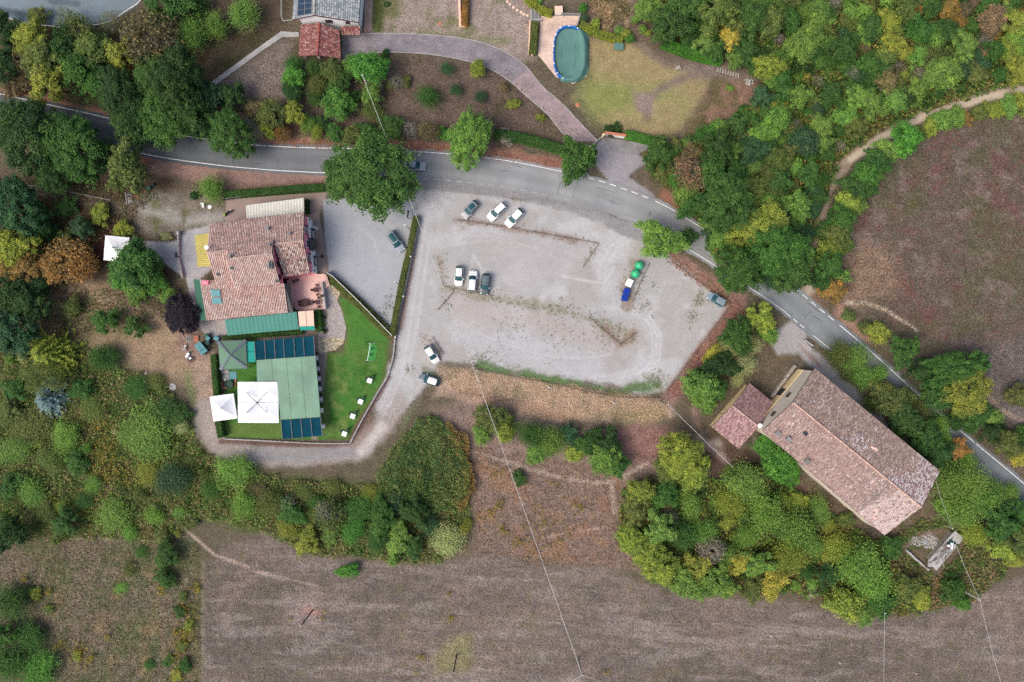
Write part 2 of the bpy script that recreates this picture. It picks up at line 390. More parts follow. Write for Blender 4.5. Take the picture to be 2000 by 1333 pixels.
zone([(1148,78),(1230,80),(1300,125),(1395,140),(1352,225),(1320,268),(1185,252),(1128,190),(1150,150)], (158, 143, 104), 12, 12, grain=0.4)
spots([(1140,150),(1260,170),(1260,250),(1180,250),(1128,190)], (134, 142, 82), 0.38, N1, 0.2, 0.9, 25)
spots([(1270,170),(1390,150),(1340,240),(1270,250)], (140, 146, 92), 0.36, N1, 0.2, 0.8, 20)
zone([(1240,85),(1300,120),(1410,125),(1470,150),(1440,165),(1360,150),(1290,125)], (132, 116, 108), 12, 10)
stroke([(1395,140),(1340,150),(1290,175),(1268,195),(1262,225)], 16, (128, 112, 106), 8, 6, 0.9)
zone([(1238,182),(1278,180),(1275,222),(1245,220)], (150, 132, 124), 10, 8)
zone([(1400,160),(1470,160),(1480,190),(1400,260),(1330,285),(1350,230)], (140, 112, 96), 18, 14)
spots([(1390,150),(1490,160),(1400,270),(1330,285)], (96, 92, 58), 0.5, N2, 0.15, 0.8)
stroke([(1130,75),(1148,150),(1128,190),(1160,240)], 16, (120, 122, 84), 8, 6, 0.7)
# woods
WOOD_NE = [(1245,-60),(1290,70),(1400,105),(1490,150),(1490,190),(1400,250),(1335,285),(1255,305),(1275,350),(1345,400),(1375,450),(1395,520),(1480,545),(1575,555),(1592,430),(1640,310),(1720,262),(1800,222),(2060,150),(2060,-60)]
zone(WOOD_NE, (88, 90, 58), 12, 14, grain=0.7)
WOOD_SE = [(1215,960),(1260,930),(1300,950),(1400,930),(1450,900),(1520,930),(1620,1000),(1720,1060),(1760,1130),(1800,1190),(1700,1200),(1560,1160),(1440,1150),(1330,1150),(1250,1090),(1208,1020)]
zone(WOOD_SE, (98, 88, 66), 12, 14, grain=0.7)
zone([(1390,840),(1450,880),(1560,940),(1640,985),(1600,1010),(1480,960),(1400,930),(1370,900)], (96, 76, 66), 16, 14)
zone([(1500,640),(1560,690),(1520,720),(1470,750),(1390,800),(1410,700)], (108, 96, 78), 14, 14)
zone([(1720,1045),(1800,990),(1860,960),(1910,1020),(1900,1120),(1800,1120),(1740,1080)], (116, 100, 84), 14, 14)
spots([(1720,1045),(1800,990),(1910,1020),(1900,1120),(1740,1100)], (76, 92, 48), 0.5, N2, 0.12, 0.8)
WOOD_SW = [(-60,660),(120,660),(330,760),(380,830),(400,880),(520,930),(740,950),(920,940),(920,1040),(860,1100),(780,1100),(590,1080),(520,1040),(400,1010),(330,1060),(200,1050),(-60,1060)]
zone(WOOD_SW, (98, 104, 66), 16, 20, grain=0.75)
spots(WOOD_SW, (84, 100, 54), 0.46, N1, 0.1, 0.8)
spots(WOOD_SW, (140, 118, 92), 0.6, N2, 0.1, 0.6)
zone([(-60,1050),(380,1050),(395,1393),(-60,1393)], (128, 118, 102), 20, 20, grain=0.8)
spots([(-60,1050),(380,1050),(395,1393),(-60,1393)], (100, 108, 74), 0.5, N1, 0.14, 0.75)
spots([(60,1080),(300,1060),(390,1200),(300,1330),(90,1250)], (162, 134, 106), 0.56, N2, 0.12, 0.6)
# upper left
zone([(-60,60),(270,40),(330,130),(430,200),(430,265),(300,250),(0,180),(-60,170)], (86, 78, 58), 14, 14)
zone([(-60,340),(330,340),(400,440),(330,560),(130,560),(-60,560)], (84, 70, 56), 20, 16)
zone([(130,430),(230,440),(210,520),(150,540)], (72, 46, 42), 16, 12)
zone([(60,560),(190,555),(330,620),(400,690),(420,760),(330,740),(240,700),(120,680)], (158, 136, 112), 20, 18, grain=0.6)
spots([(60,560),(190,555),(420,740),(120,680)], (108, 108, 72), 0.55, N1, 0.12, 0.7)
zone([(380,690),(420,690),(440,860),(420,880),(385,860)], (164, 142, 126), 12, 10)
stroke([(365,730),(395,860)], 14, (118, 124, 88), 8, 6, 0.8)
zone([(255,395),(300,372),(440,385),(440,470),(400,480),(350,460),(300,470),(262,440)], (130, 122, 110), 14, 14)
spots([(255,395),(300,372),(440,385),(440,470),(300,470)], (104, 108, 74), 0.52, N2, 0.12, 0.8)
stroke([(275,410),(345,425)], 22, (160, 158, 152), 10, 8, 0.9, 0.3)
stroke([(370,432),(430,425)], 22, (166, 162, 158), 10, 8, 0.9, 0.3)
stroke([(60,372),(180,395),(260,410)], 24, (122, 110, 98), 10, 8, 0.9)
stroke([(310,325),(420,342),(640,352)], 34, (150, 122, 112), 8, 8, 1.0, 0.45)
stroke([(440,375),(640,362)], 18, (140, 112, 100), 6, 5)
# red-brown leaf litter along the road
for pl, wd in (([(0,180),(120,205),(200,225)], 18), ([(520,277),(700,282),(870,290),(1000,305),(1095,322)], 22), ([(230,300),(300,312)], 16)):
    stroke(pl, wd, (150, 112, 98), 6, 8, 0.95, 0.5)
stroke([(540,245),(640,260),(740,262)], 14, (104, 66, 64), 7, 7, 0.7)
stroke([(1300,500),(1360,540),(1440,592)], 34, (152, 120, 108), 8, 9, 1, 0.5)
stroke([(1440,585),(1385,660),(1330,730),(1310,775)], 36, (144, 114, 104), 8, 9, 1, 0.5)
stroke([(1300,385),(1340,415)], 24, (150, 108, 90), 8, 8)
stroke([(1575,575),(1620,640),(1720,735),(1860,850),(2060,1010)], 26, (140, 110, 98), 8, 8, 1, 0.5)
# bank below the lot and central rough ground
zone([(840,800),(920,780),(1100,830),(1250,830),(1330,850),(1340,880),(1260,930),(1215,960),(1205,1040),(1260,1110),(1100,1110),(930,1090),(920,900)], (142, 122, 112), 16, 16, grain=0.7)
spots([(920,880),(1215,920),(1200,1100),(930,1090)], (160, 124, 98), 0.55, N2, 0.1, 0.6)
zone([(1230,800),(1330,850),(1300,900),(1215,900),(1180,850)], (148, 112, 104), 18, 14, 0.9)
zone([(850,715),(930,722),(1060,742),(1200,772),(1310,785),(1310,815),(1200,825),(1090,820),(990,800),(900,775),(850,775)], (182, 160, 140), 10, 12, grain=0.65)
stroke([(870,760),(1000,790),(1090,815)], 18, (166, 136, 122), 9, 8, 0.7)
zone([(1180,800),(1300,790),(1290,825),(1200,835)], (150, 140, 102), 10, 10, 0.7)
# fields
FIELD_S = [(400,1180),(408,1110),(440,1070),(520,1045),(600,1085),(740,1095),(830,1110),(930,1085),(1100,1105),(1220,1125),(1310,1165),(1500,1180),(1750,1205),(1880,1175),(2060,1110),(2060,1393),(399,1393),(394,1290)]
zone(FIELD_S, (124, 113, 105), 9, 12, grain=0.7, var=0.16)
spots(FIELD_S, (106, 98, 88), 0.5, fbm(GX*.6, GY, 170, 93), 0.14, 0.7); spots(FIELD_S, (140, 124, 112), 0.55, fbm(GX*.6, GY, 130, 95), 0.12, 0.6)
curve_ = GY + 26*np.sin(GX/420) - GX*.045
furrow = .5 + .5*np.sin(curve_/1.55 + 2.2*fbm(GX, GY, 120, 88)); furrow = furrow*np.clip((fbm(GX*.3, GY*1.2, 60, 89) - .35)/.3, 0, 1)
spots(FIELD_S, (108, 100, 94), 0.3, furrow, 0.6, 0.45); spots(FIELD_S, (158, 147, 140), 0.62, fbm(GX*.12, curve_*1.9, 26, 90), 0.1, 0.6)
spots(FIELD_S, (112, 104, 98), 0.52, NS, 0.08, 0.55); spots(FIELD_S, (150, 140, 134), 0.58, fbm(GX*0.4, GY*1.6, 30, 31), 0.08, 0.55)
spots(FIELD_S, (146, 126, 118), 0.56, N1, 0.1, 0.4); spots(FIELD_S, (112, 106, 78), 0.66, N2, 0.08, 0.5)
zone([(880,1240),(920,1240),(920,1310),(850,1315),(850,1285)], (142, 138, 96), 12, 12, 0.8)
zone([(590,1185),(625,1190),(625,1205),(590,1200)], (176, 118, 96), 5, 5); zone([(560,1160),(620,1150),(640,1230),(560,1230)], (166, 148, 144), 22, 14, 0.6)
FIELD_E = [(1640,585),(1650,470),(1690,360),(1790,285),(1880,245),(2060,200),(2060,905),(1940,800),(1900,690),(1780,655),(1700,620)]
zone(FIELD_E, (108, 98, 86), 8, 10, grain=0.7)
spots(FIELD_E, (118, 82, 78), 0.5, .6*fbm(GX, GY, 70, 41)+.4*N3, 0.12, 0.7); spots(FIELD_E, (98, 98, 72), 0.54, fbm(GX, GY, 80, 51), 0.12, 0.75)
spots(FIELD_E, (142, 128, 122), 0.6, N2, 0.1, 0.5)
zone([(1680,460),(1740,490),(1760,560),(1700,590),(1650,600),(1660,530)], (156, 130, 108), 22, 18, 0.8)
zone([(1900,680),(2060,640),(2060,905),(1950,800)], (116, 108, 104), 16, 14)
stroke([(1655,592),(1690,592),(1730,606),(1790,645)], 5, (196, 178, 156), 4, 3); stroke([(1925,770),(1960,805),(2060,850)], 8, (170, 150, 132), 5, 4, 0.8)
stroke([(1640,610),(1690,660)], 26, (160, 128, 112), 9, 8)
# foot paths and tracks
for pl, wd in (([(340,1015),(380,1050),(420,1085),(485,1108)], 5), ([(500,1117),(560,1130),(640,1150)], 3), ([(900,875),(1000,905),(1080,930),(1165,944),(1200,940),(1265,905)], 5), ([(1195,945),(1200,1000)], 8), ([(1060,1050),(1180,1030)], 3.5)):
    stroke(pl, wd, (192, 172, 158), 3, 3, 0.8)
stroke([(398,1100),(394,1200),(397,1300),(392,1393)], 7, (156, 142, 134), 5, 6, 0.6); stroke([(388,1090),(384,1240),(386,1393)], 22, (112, 112, 76), 9, 14, 0.6)
TRACK = [(2060,150),(2000,172),(1900,195),(1800,228),(1720,268),(1660,310),(1615,370),(1600,430),(1594,500),(1588,560),(1570,575)]
# gravel and other made ground ----------------------------------------------------------------
SHEETS = {}
def sheet(name, m): SHEETS[name] = m
m = stroke(TRACK, 25, (160, 143, 125), 4, 5, 1, 0.35); m2 = stroke([(x + 1, y + 2) for x, y in TRACK[:6]], 14, (206, 190, 170), 3, 3, 1, 0.2)
zone([(1575,540),(1592,500),(1593,570),(1570,580)], (190, 176, 164), 6, 5, 0.9, 0.3)
sheet("dirt_track", m)
LOT = [(800,368),(880,372),(1000,388),(1110,405),(1200,428),(1280,462),(1310,505),(1420,600),(1375,660),(1298,765),(1240,770),(1190,748),(1100,742),(1000,728),(930,712),(860,705),(830,755),(800,790),(765,820),(735,800),(770,715),(778,650),(800,560),(824,430),(812,410)]
m = zone(LOT, (178, 176, 175), 5, 5, 1, 0.17, 0.06)
spots(LOT, (172, 166, 160), 0.52, N1, 0.12, 0.6); spots(LOT, (197, 197, 199), 0.56, fbm(GX, GY, 60, 21), 0.1, 0.6); spots(LOT, (164, 158, 152), 0.66, N2, 0.08, 0.5)
mf = zone([(628,390),(700,385),(810,395),(818,425),(790,530),(766,650),(642,535)], (172, 175, 180), 3, 2, 1, 0.13, 0.05)
sheet("gravel_lot", m); sheet("gravel_forecourt", mf)
ml = stroke([(770,790),(745,835),(700,880),(600,892),(500,888),(430,872),(405,840),(402,800)], 40, (168, 158, 152), 9, 9, 0.9, 0.35)
stroke([(690,882),(600,890),(500,886)], 26, (146, 144, 146), 7, 6, 0.8, 0.3); stroke([(745,835),(705,880)], 22, (200, 194, 190), 7, 6, 0.8, 0.2)
stroke([(720,830),(700,860),(690,868)], 26, (140, 118, 110), 8, 8, 0.6)
sheet("gravel_lane", ml)
# worn lighter and darker sweeps in the gravel
for pl, wd, c in (([(1185,560),(1180,520),(1200,480),(1240,450)], 40, (196,197,201)), ([(1200,600),(1255,620),(1285,660),(1275,710),(1230,735),(1170,745)], 26, (198,199,203)), ([(830,420),(815,520),(800,640),(790,700)], 36, (194,194,197)), ([(850,470),(930,450),(1000,455)], 26, (196,196,199)), ([(900,640),(1000,680),(1150,715)], 60, (192,194,199)), ([(760,730),(745,790)], 34, (192,192,195))):
    stroke(pl, wd, c, 14, 10, 0.55)
for pl in ([(1262,625),(1283,655),(1280,695),(1255,725),(1210,738)], [(1270,618),(1291,655),(1288,700),(1262,730)], [(925,500),(938,520),(940,560)], [(1100,540),(1180,555),(1200,520)]):
    stroke(pl, 3, (212, 211, 212), 2.5, 2, 0.75)
for pl in ([(1180,600),(1240,612),(1272,640),(1276,690),(1240,722),(1150,740)], [(1170,560),(1172,520),(1192,482),(1230,455)], [(1178,565),(1182,522),(1204,486),(1242,462)], [(835,430),(822,500),(812,570),(800,650),(786,720)], [(846,440),(835,500),(824,580),(812,655),(800,720)], [(880,480),(960,470),(1060,490),(1120,530)], [(930,650),(1040,690),(1140,700),(1200,690)], [(790,720),(765,780),(740,830)], [(700,440),(730,470),(745,520)], [(690,400),(740,420),(775,455)]):
    stroke(crom(pl, 30), 2.6, (205, 204, 205), 2.5, 2.5, 0.55); stroke([(x+4, y+5) for x, y in crom(pl, 30)], 2, (170, 166, 163), 2.5, 2.5, 0.35)
zone([(940,460),(1160,480),(1130,530),(1000,580),(970,560),(960,500)], (182, 178, 178), 24, 16, 0.6)
zone([(870,570),(1000,600),(1150,640),(1240,660),(1200,690),(1050,640),(900,650)], (184, 174, 170), 18, 16, 0.6)
# weedy bands in the lot
LOTWEED = [([(890,432),(960,440),(1060,458),(1168,476)], 9, (150,126,112), .9), ([(1165,478),(1140,520)], 10, (146,124,110), .8), ([(860,505),(866,560)], 16, (158,146,128), .8), ([(866,562),(960,582),(1090,606),(1180,632),(1235,660)], 20, (150,146,122), .8), ([(1240,520),(1222,560),(1222,600)], 26, (152,136,118), .9), ([(1185,640),(1210,672),(1240,652)], 10, (150,128,112), .9), ([(830,660),(860,690)], 14, (160,144,130), .8), ([(935,714),(1060,738),(1200,764),(1285,752)], 17, (92,124,74), 1.2), ([(1265,735),(1290,760)], 22, (120,136,98), .6), ([(1375,560),(1355,600),(1348,640)], 8, (140,142,112), .7), ([(830,720),(850,735)], 16, (118,132,96), .7), ([(815,790),(790,830)], 12, (124,134,100), .6)]
for pl, wd, c, al in LOTWEED: stroke(pl, wd*.8, c, 6, 15, al*.75, 0.4)
stroke([(812,430),(800,520),(780,640)], 14, (150, 124, 114), 4, 5, 0.8)
# asphalt apron worn edge
stroke([(830,358),(900,365),(1000,376),(1100,398),(1180,425),(1250,462)], 24, (150, 148, 150), 4, 6, 0.9, 0.3)
# garden lawn, paved yards
mlawn = zone([(663,578),(700,600),(762,665),(752,740),(680,860),(440,856),(440,720),(500,655),(620,690),(668,690),(680,655),(665,600)], (76, 124, 54), 2, 1.5, 1, 0.3, 0.1)
spots([(640,690),(740,690),(690,850),(640,850)], (126, 142, 82), 0.5, N2, 0.1, 0.8, 10); spots([(640,600),(760,660),(690,850),(630,850)], (52, 98, 38), 0.56, fbm(GX, GY, 40, 23), 0.1, 0.7, 10); spots([(440,828),(680,690),(760,660),(690,858)], (104, 128, 66), 0.5, N3, 0.2, 0.6, 6); stroke([(664,590),(682,640),(676,690),(640,700),(634,850)], 7, (112, 122, 74), 5, 6, 0.6); stroke([(758,668),(748,742),(682,856),(640,858)], 5, (96, 100, 62), 4, 6, 0.7); spots([(660,590),(755,670),(700,760),(640,700)], (86, 128, 58), 0.5, N2, 0.12, 0.6, 10)
zone([(440,828),(548,828),(550,856),(440,856)], (104, 124, 64), 4, 4, 0.8)
sheet("garden_lawn", mlawn)
stroke([(432,862),(560,868),(680,868),(760,738)], 10, (110, 82, 76), 4, 4, 0.9)
stroke([(648,548),(700,592),(762,655)], 20, (98, 96, 56), 4, 4, 0.9)
myard = zone([(275,472),(350,470),(352,455),(382,445),(410,440),(420,520),(392,545),(380,620),(362,545),(340,530),(300,500)], (176, 176, 178), 3, 3, 1, 0.22, 0.12)
zone([(440,385),(640,375),(632,395),(625,420),(640,535),(620,530),(610,430),(600,420),(480,430),(440,440)], (164, 146, 138), 2, 2, 1, 0.1, 0.05)
my2 = zone([(388,625),(445,620),(450,650),(428,665),(402,655),(390,640)], (172, 168, 166), 3, 3, 1, 0.22, 0.12)
zone([(480,640),(640,600),(640,690),(620,860),(610,860),(500,660)], (150, 138, 130), 2, 2, 0.9, 0.2)
sheet("concrete_yard", np.maximum(myard, my2))
zone([(345,640),(385,640),(400,700),(370,710),(350,690)], (150, 124, 112), 8, 8)
md = zone([(1500,655),(1545,625),(1575,650),(1572,668),(1620,712),(1700,790),(1800,890),(1790,910),(1700,820),(1620,745),(1590,720),(1560,690),(1520,690)], (170, 166, 166), 6, 6, 1, 0.25, 0.08)
stroke([(1560,672),(1600,715)], 5, (150, 122, 112), 4, 4, 0.8)
sheet("barn_drive", md)
mg = zone([(1150,290),(1180,268),(1245,300),(1260,318),(1230,345),(1280,385),(1190,358),(1165,325)], (156, 152, 156), 4, 4, 1, 0.2, 0.1)
sheet("gateway_apron", mg)
mt = np.maximum(zone([(-60,-60),(300,-60),(268,10),(215,42),(150,52),(60,46),(-60,20)], (128, 142, 150), 3, 2, 1, 0.15, 0.12), 0)
stroke([(0,20),(70,32)], 12, (70, 84, 92), 5, 5, 0.8); stroke([(100,0),(150,8)], 14, (90, 104, 112), 4, 3, 0.8)
sheet("upper_road", mt)
# rubble pale ground by the ruin
for c, r in (((1815, 1058), 16), ((1788, 1056), 9), ((1480, 862), 9), ((1400, 868), 12)):
    zone([(c[0] + r * math.cos(a), c[1] + r * 0.8 * math.sin(a)) for a in np.linspace(0, 6.28, 9)[:-1]], (186, 178, 170), 8, 8, 0.8, 0.5)
stroke([(1365,855),(1400,880),(1425,905)], 14, (176, 154, 146), 8, 8, 0.7); stroke([(1355,800),(1370,850)], 12, (150, 124, 110), 6, 6, 0.7)
gc = np.clip(gc, 0.01, 0.8)
WX = (GX - 1000) / 10; WY = (666.5 - GY) / 10
def grid_faces(ny, nx):
    i = np.arange((ny - 1) * (nx - 1)); r = i // (nx - 1); c = i % (nx - 1); a = r * nx + c
    return np.stack([a, a + nx, a + nx + 1, a + 1], 1)
ny, nx = GX.shape
FALL = grid_faces(ny, nx)
VG = np.stack([WX.ravel(), WY.ravel(), np.zeros(ny * nx)], 1)
PC = np.concatenate([gc.reshape(-1, 3), gr.reshape(-1, 1)], 1)
# the sheet runs on to the horizon: a coarse skirt with the colour of the fields
sk = 900.0; xs = [-sk, WX.min(), WX.max(), sk]; ysk = [-sk, WY.min(), WY.max(), sk]
SV = []; SF = []
for j in range(3):
    for i in range(3):
        if i == 1 and j == 1: continue
        b = len(SV); SV += [(xs[i], ysk[j], 0), (xs[i+1], ysk[j], 0), (xs[i+1], ysk[j+1], 0), (xs[i], ysk[j+1], 0)]; SF.append((b, b+1, b+2, b+3))
SC = np.tile(np.array([*A(108, 102, 82), 0.6]), (len(SV), 1))
ground = mesh_np("ground", np.concatenate([VG, np.array(SV)]), np.concatenate([FALL, np.array(SF) + len(VG)]), M['ground'], pcol=np.concatenate([PC, SC]))
props(ground, "rough ground of dry grass and bare soil between the roads and woods", "ground", kind="structure")
SHL = {"dirt_track": ("pale dirt track curving between the wood and the reddish field", "track"), "gravel_lot": ("large pale grey gravel parking lot beside the road", "parking lot"),
 "gravel_forecourt": ("bluish grey gravel forecourt between pink restaurant and clipped hedge", "forecourt"), "gravel_lane": ("worn gravel lane bending round the restaurant garden", "lane"),
 "garden_lawn": ("bright green mown lawn of the restaurant garden", "lawn"), "concrete_yard": ("stained grey concrete yard on the far side of the restaurant", "yard"),
 "barn_drive": ("grey gravel drive running from the road past the barn", "drive"), "gateway_apron": ("worn grey apron between the villa gate and the road", "apron"),
 "upper_road": ("bend of another asphalt road in the top left corner", "road")}
for k, (nm, msk) in enumerate(SHEETS.items()):
    vm = (msk.ravel() > 0.06); f = FALL[vm[FALL].all(1)]
    u, inv = np.unique(f, return_inverse=True); v = VG[u].copy(); v[:, 2] = 0.012 + 0.002 * k
    o = mesh_np(nm, v, inv.reshape(-1, 4), M['ground'], pcol=PC[u]); props(o, SHL[nm][0], SHL[nm][1], kind="structure")

# ------------------------------------------------------------------ main road
def resample(pl, n):
    d = np.concatenate([[0], np.cumsum(np.linalg.norm(np.diff(pl, axis=0), axis=1))]); t = np.linspace(0, d[-1], n)
    return np.stack([np.interp(t, d, pl[:, 0]), np.interp(t, d, pl[:, 1])], 1)
T_ = [(-70,168),(0,184),(100,206),(210,231),(300,255),(400,272),(500,284),(600,289),(700,291),(800,296),(875,301),(940,308),(1000,316),(1080,332),(1150,348),(1200,363),(1250,381),(1300,403),(1345,430),(1400,463),(1450,497),(1500,528),(1551,563),(1600,603),(1675,665),(1730,713),(1800,777),(1900,862),(1970,920),(2070,1004)]
RT = resample(crom(T_), 300)
tn = np.gradient(RT, axis=0); tn /= np.linalg.norm(tn, axis=1)[:, None]; nr_ = np.stack([-tn[:, 1], tn[:, 0]], 1)   # points to the lower side
wdt = np.interp(RT[:, 0], [0, 230, 500, 900, 1150, 1300, 1550, 2070], [50, 50, 46, 52, 50, 50, 48, 48])
cols = 13; VR = []; CR = []
rr = np.random.default_rng(4)
for j in range(cols):
    s = -6 + (wdt + 12) * j / (cols - 1)
    if j in (0, cols - 1): s = s + (rr.random(300) - 0.5) * 3.0
    p = RT + nr_ * s[:, None]; VR.append(np.stack([(p[:, 0] - 1000) / 10, (666.5 - p[:, 1]) / 10, np.full(300, 0.035)], 1))
    u = j / (cols - 1); k = 1 + 0.16 * math.exp(-((u - 0.28) / 0.09) ** 2) + 0.16 * math.exp(-((u - 0.72) / 0.09) ** 2)
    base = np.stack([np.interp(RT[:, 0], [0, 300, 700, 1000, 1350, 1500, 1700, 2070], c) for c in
        ([.075, .085, .155, .235, .225, .205, .165, .145], [.085, .095, .163, .24, .23, .22, .18, .16], [.096, .106, .17, .246, .234, .23, .19, .17])], 1)  # left end darkened: tree shade and vignette put into the asphalt colour
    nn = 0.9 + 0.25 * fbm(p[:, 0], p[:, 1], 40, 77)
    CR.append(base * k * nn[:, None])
VR = np.stack(VR, 1).reshape(-1, 3); CR = np.stack(CR, 1).reshape(-1, 3)
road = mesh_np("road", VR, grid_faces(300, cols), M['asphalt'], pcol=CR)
props(road, "grey asphalt country road sweeping across the picture", "road", kind="structure")
def rmark(name, line, i0, i1, wd=1.4, pm='paint'):
    p = line[i0:i1 + 1]; t = np.gradient(p, axis=0); t /= np.linalg.norm(t, axis=1)[:, None]; q = np.stack([-t[:, 1], t[:, 0]], 1)
    L = p + q * wd / 2; R_ = p - q * wd / 2; n = len(p)
    V = np.concatenate([L, R_]); V = np.stack([(V[:, 0] - 1000) / 10, (666.5 - V[:, 1]) / 10, np.full(2 * n, 0.042)], 1)
    mesh_np(name, V, [(i, n + i, n + i + 1, i + 1) for i in range(n - 1)], M[pm], road)
ET = resample(RT, 2400); EB = resample(RT + nr_ * wdt[:, None], 2400)
def idx(line, x): return int(np.argmin(np.abs(line[:, 0] - x)))
def solid(line, x0, x1, wd=1.4, pm='paint'): rmark("edge_line", line, idx(line, x0), idx(line, x1), wd, pm)
def dashes(line, x0, x1, n, duty=0.6, wd=1.6, pm='paint'):
    a, b = idx(line, x0), idx(line, x1); s = (b - a) / n
    for k in range(n): rmark("lane_dash", line, int(a + k * s), int(a + (k + duty) * s), wd, pm)
solid(ET, -60, 1100); dashes(ET, 1148, 1275, 6); solid(ET, 1280, 1500, 1.6); dashes(ET, 1550, 1635, 5); solid(ET, 1640, 2060, 1.7)
solid(EB, -60, 640); solid(EB, 640, 815, 1.0, 'wornpaint'); dashes(EB, 828, 1122, 14, 0.5, .9, 'wornpaint'); solid(EB, 1215, 1300, 0.9, 'wornpaint'); solid(EB, 1310, 1545, 1.4); dashes(EB, 1550, 1576, 2); solid(EB, 1588, 2060, 1.3)
# tar seams, cracks and patches in the old asphalt
crk = np.random.default_rng(66); M['tar'] = mat("tar_seam", (0.07, 0.072, 0.076), 0.8, 0.2)
for k in range(46):
    i0 = int(crk.integers(60, 285)); s0 = crk.uniform(4, 44); n_ = int(crk.integers(3, 9)); pts = []
    tv = crk.random() < .45
    for q in range(n_):
        i = min(299, i0 + (0 if tv else q)); s0 = s0 + (crk.uniform(2, 5) if tv else crk.normal()*1.2); p = RT[i] + nr_[i]*min(max(s0, 1), wdt[i]-1) + (tn[i]*crk.normal()*1.0 if tv else 0); pts.append(p)
    pts = np.array(pts); g_ = np.gradient(pts, axis=0); g_ /= np.linalg.norm(g_, axis=1)[:, None] + 1e-6; h_ = np.stack([-g_[:, 1], g_[:, 0]], 1)*crk.uniform(.18, .45)
    VV = np.concatenate([pts + h_, pts - h_]); VV = np.stack([(VV[:, 0]-1000)/10, (666.5-VV[:, 1])/10, np.full(len(VV), .039)], 1); mesh_np("tar_seam", VV, [(i, n_+i, n_+i+1, i+1) for i in range(n_-1)], M['tar'], road)
# edge line of the upper road
ur = crom([(-60,20),(15,36),(50,45),(120,53),(170,51),(215,42),(250,19),(275,0),(300,-50)]); n = len(ur)
t = np.gradient(ur, axis=0); t /= np.linalg.norm(t, axis=1)[:, None]; q = np.stack([-t[:, 1], t[:, 0]], 1) * 0.8
V = np.concatenate([ur + q, ur - q]); V = np.stack([(V[:, 0]-1000)/10, (666.5-V[:, 1])/10, np.full(2*n, 0.045)], 1)
mesh_np("edge_line", V, [(i, n+i, n+i+1, i+1) for i in range(n-1)], M['paint'], bpy.data.objects["upper_road"])
def patch(name, pts, z, m, label, cat, kind="structure"):
    o = MB().slab([P(x, y) + Vector((0, 0, z)) for x, y in pts][::-1], z - 0.002).build(name, m); return props(o, label, cat, kind=kind)
# paved drive of the villa
dl = crom([(668,70),(720,66),(780,66),(840,69),(900,75),(960,90),(1020,124),(1060,170),(1100,205),(1140,248),(1168,276)]); dr = crom([(668,117),(700,112),(740,103),(820,105),(880,113),(940,128),(990,155),(1030,190),(1070,225),(1100,262),(1128,278)])
dl = resample(dl, 60); dr = resample(dr, 60)
def strip(name, a, b, z, m, i0, i1, parent=None):
    a, b = a[i0:i1], b[i0:i1]; n = len(a); V = np.concatenate([a, b]); V = np.stack([(V[:, 0]-1000)/10, (666.5-V[:, 1])/10, np.full(2*n, z)], 1)
    return mesh_np(name, V, [(i, n+i, n+i+1, i+1) for i in range(n-1)], m, parent)
props(strip("paved_drive", dl, dr, 0.05, M['paver'], 0, 40), "mauve block paved drive curving below the villa", "drive", kind="structure")
props(strip("pink_paved_drive", dl, dr, 0.05, M['paverpink'], 39, 60), "pinkish block paved end of the drive by the gate", "drive", kind="structure")
for e in (dl, dr):
    t = np.gradient(e, axis=0); t /= np.linalg.norm(t, axis=1)[:, None]; q = np.stack([-t[:, 1], t[:, 0]], 1) * 0.8
    strip("drive_kerb", e - q, e + q, 0.085, M['concrete'], 0, 60, bpy.data.objects["paved_drive"])
patch("concrete_path", [(584,64),(549,62),(500,97),(413,161),(421,167),(505,105),(552,73),(584,73)], 0.09, M['concrete'], "narrow pale concrete path running from the villa porch", "path")
patch("gate_paving", [(1178,268),(1277,284),(1242,304),(1195,297)], 0.05, M['darkconc'], "triangular grey paving beside the villa gate", "paving")
patch("pool_deck", [(1056,31),(1133,32),(1125,54),(1140,66),(1148,80),(1146,150),(1120,165),(1086,151),(1051,108)], 0.06, M['deck'], "peach tiled deck round the covered pool", "deck")
patch("cobble_path", [(634,561),(644,560),(668,606),(676,640),(674,660),(620,660),(640,620)], 0.05, M['cobble'], "pale cobbled path curving past the pink terrace", "path")
patch("crazy_paving", [(620,660),(674,660),(670,672),(655,684),(622,692)], 0.045, M['crazy'], "crazy paving of yellow stones at the lawn corner", "paving")
patch("stone_edging", [(644,560),(650,553),(665,572),(658,590),(654,584)], 0.045, M['crazy'], "small crazy paving patch between terrace and fence", "paving")
patch("villa_side_paving", [(713,0),(728,0),(726,62),(711,64)], 0.04, M['brickyard'], "strip of pinkish brick paving beside the villa", "paving")
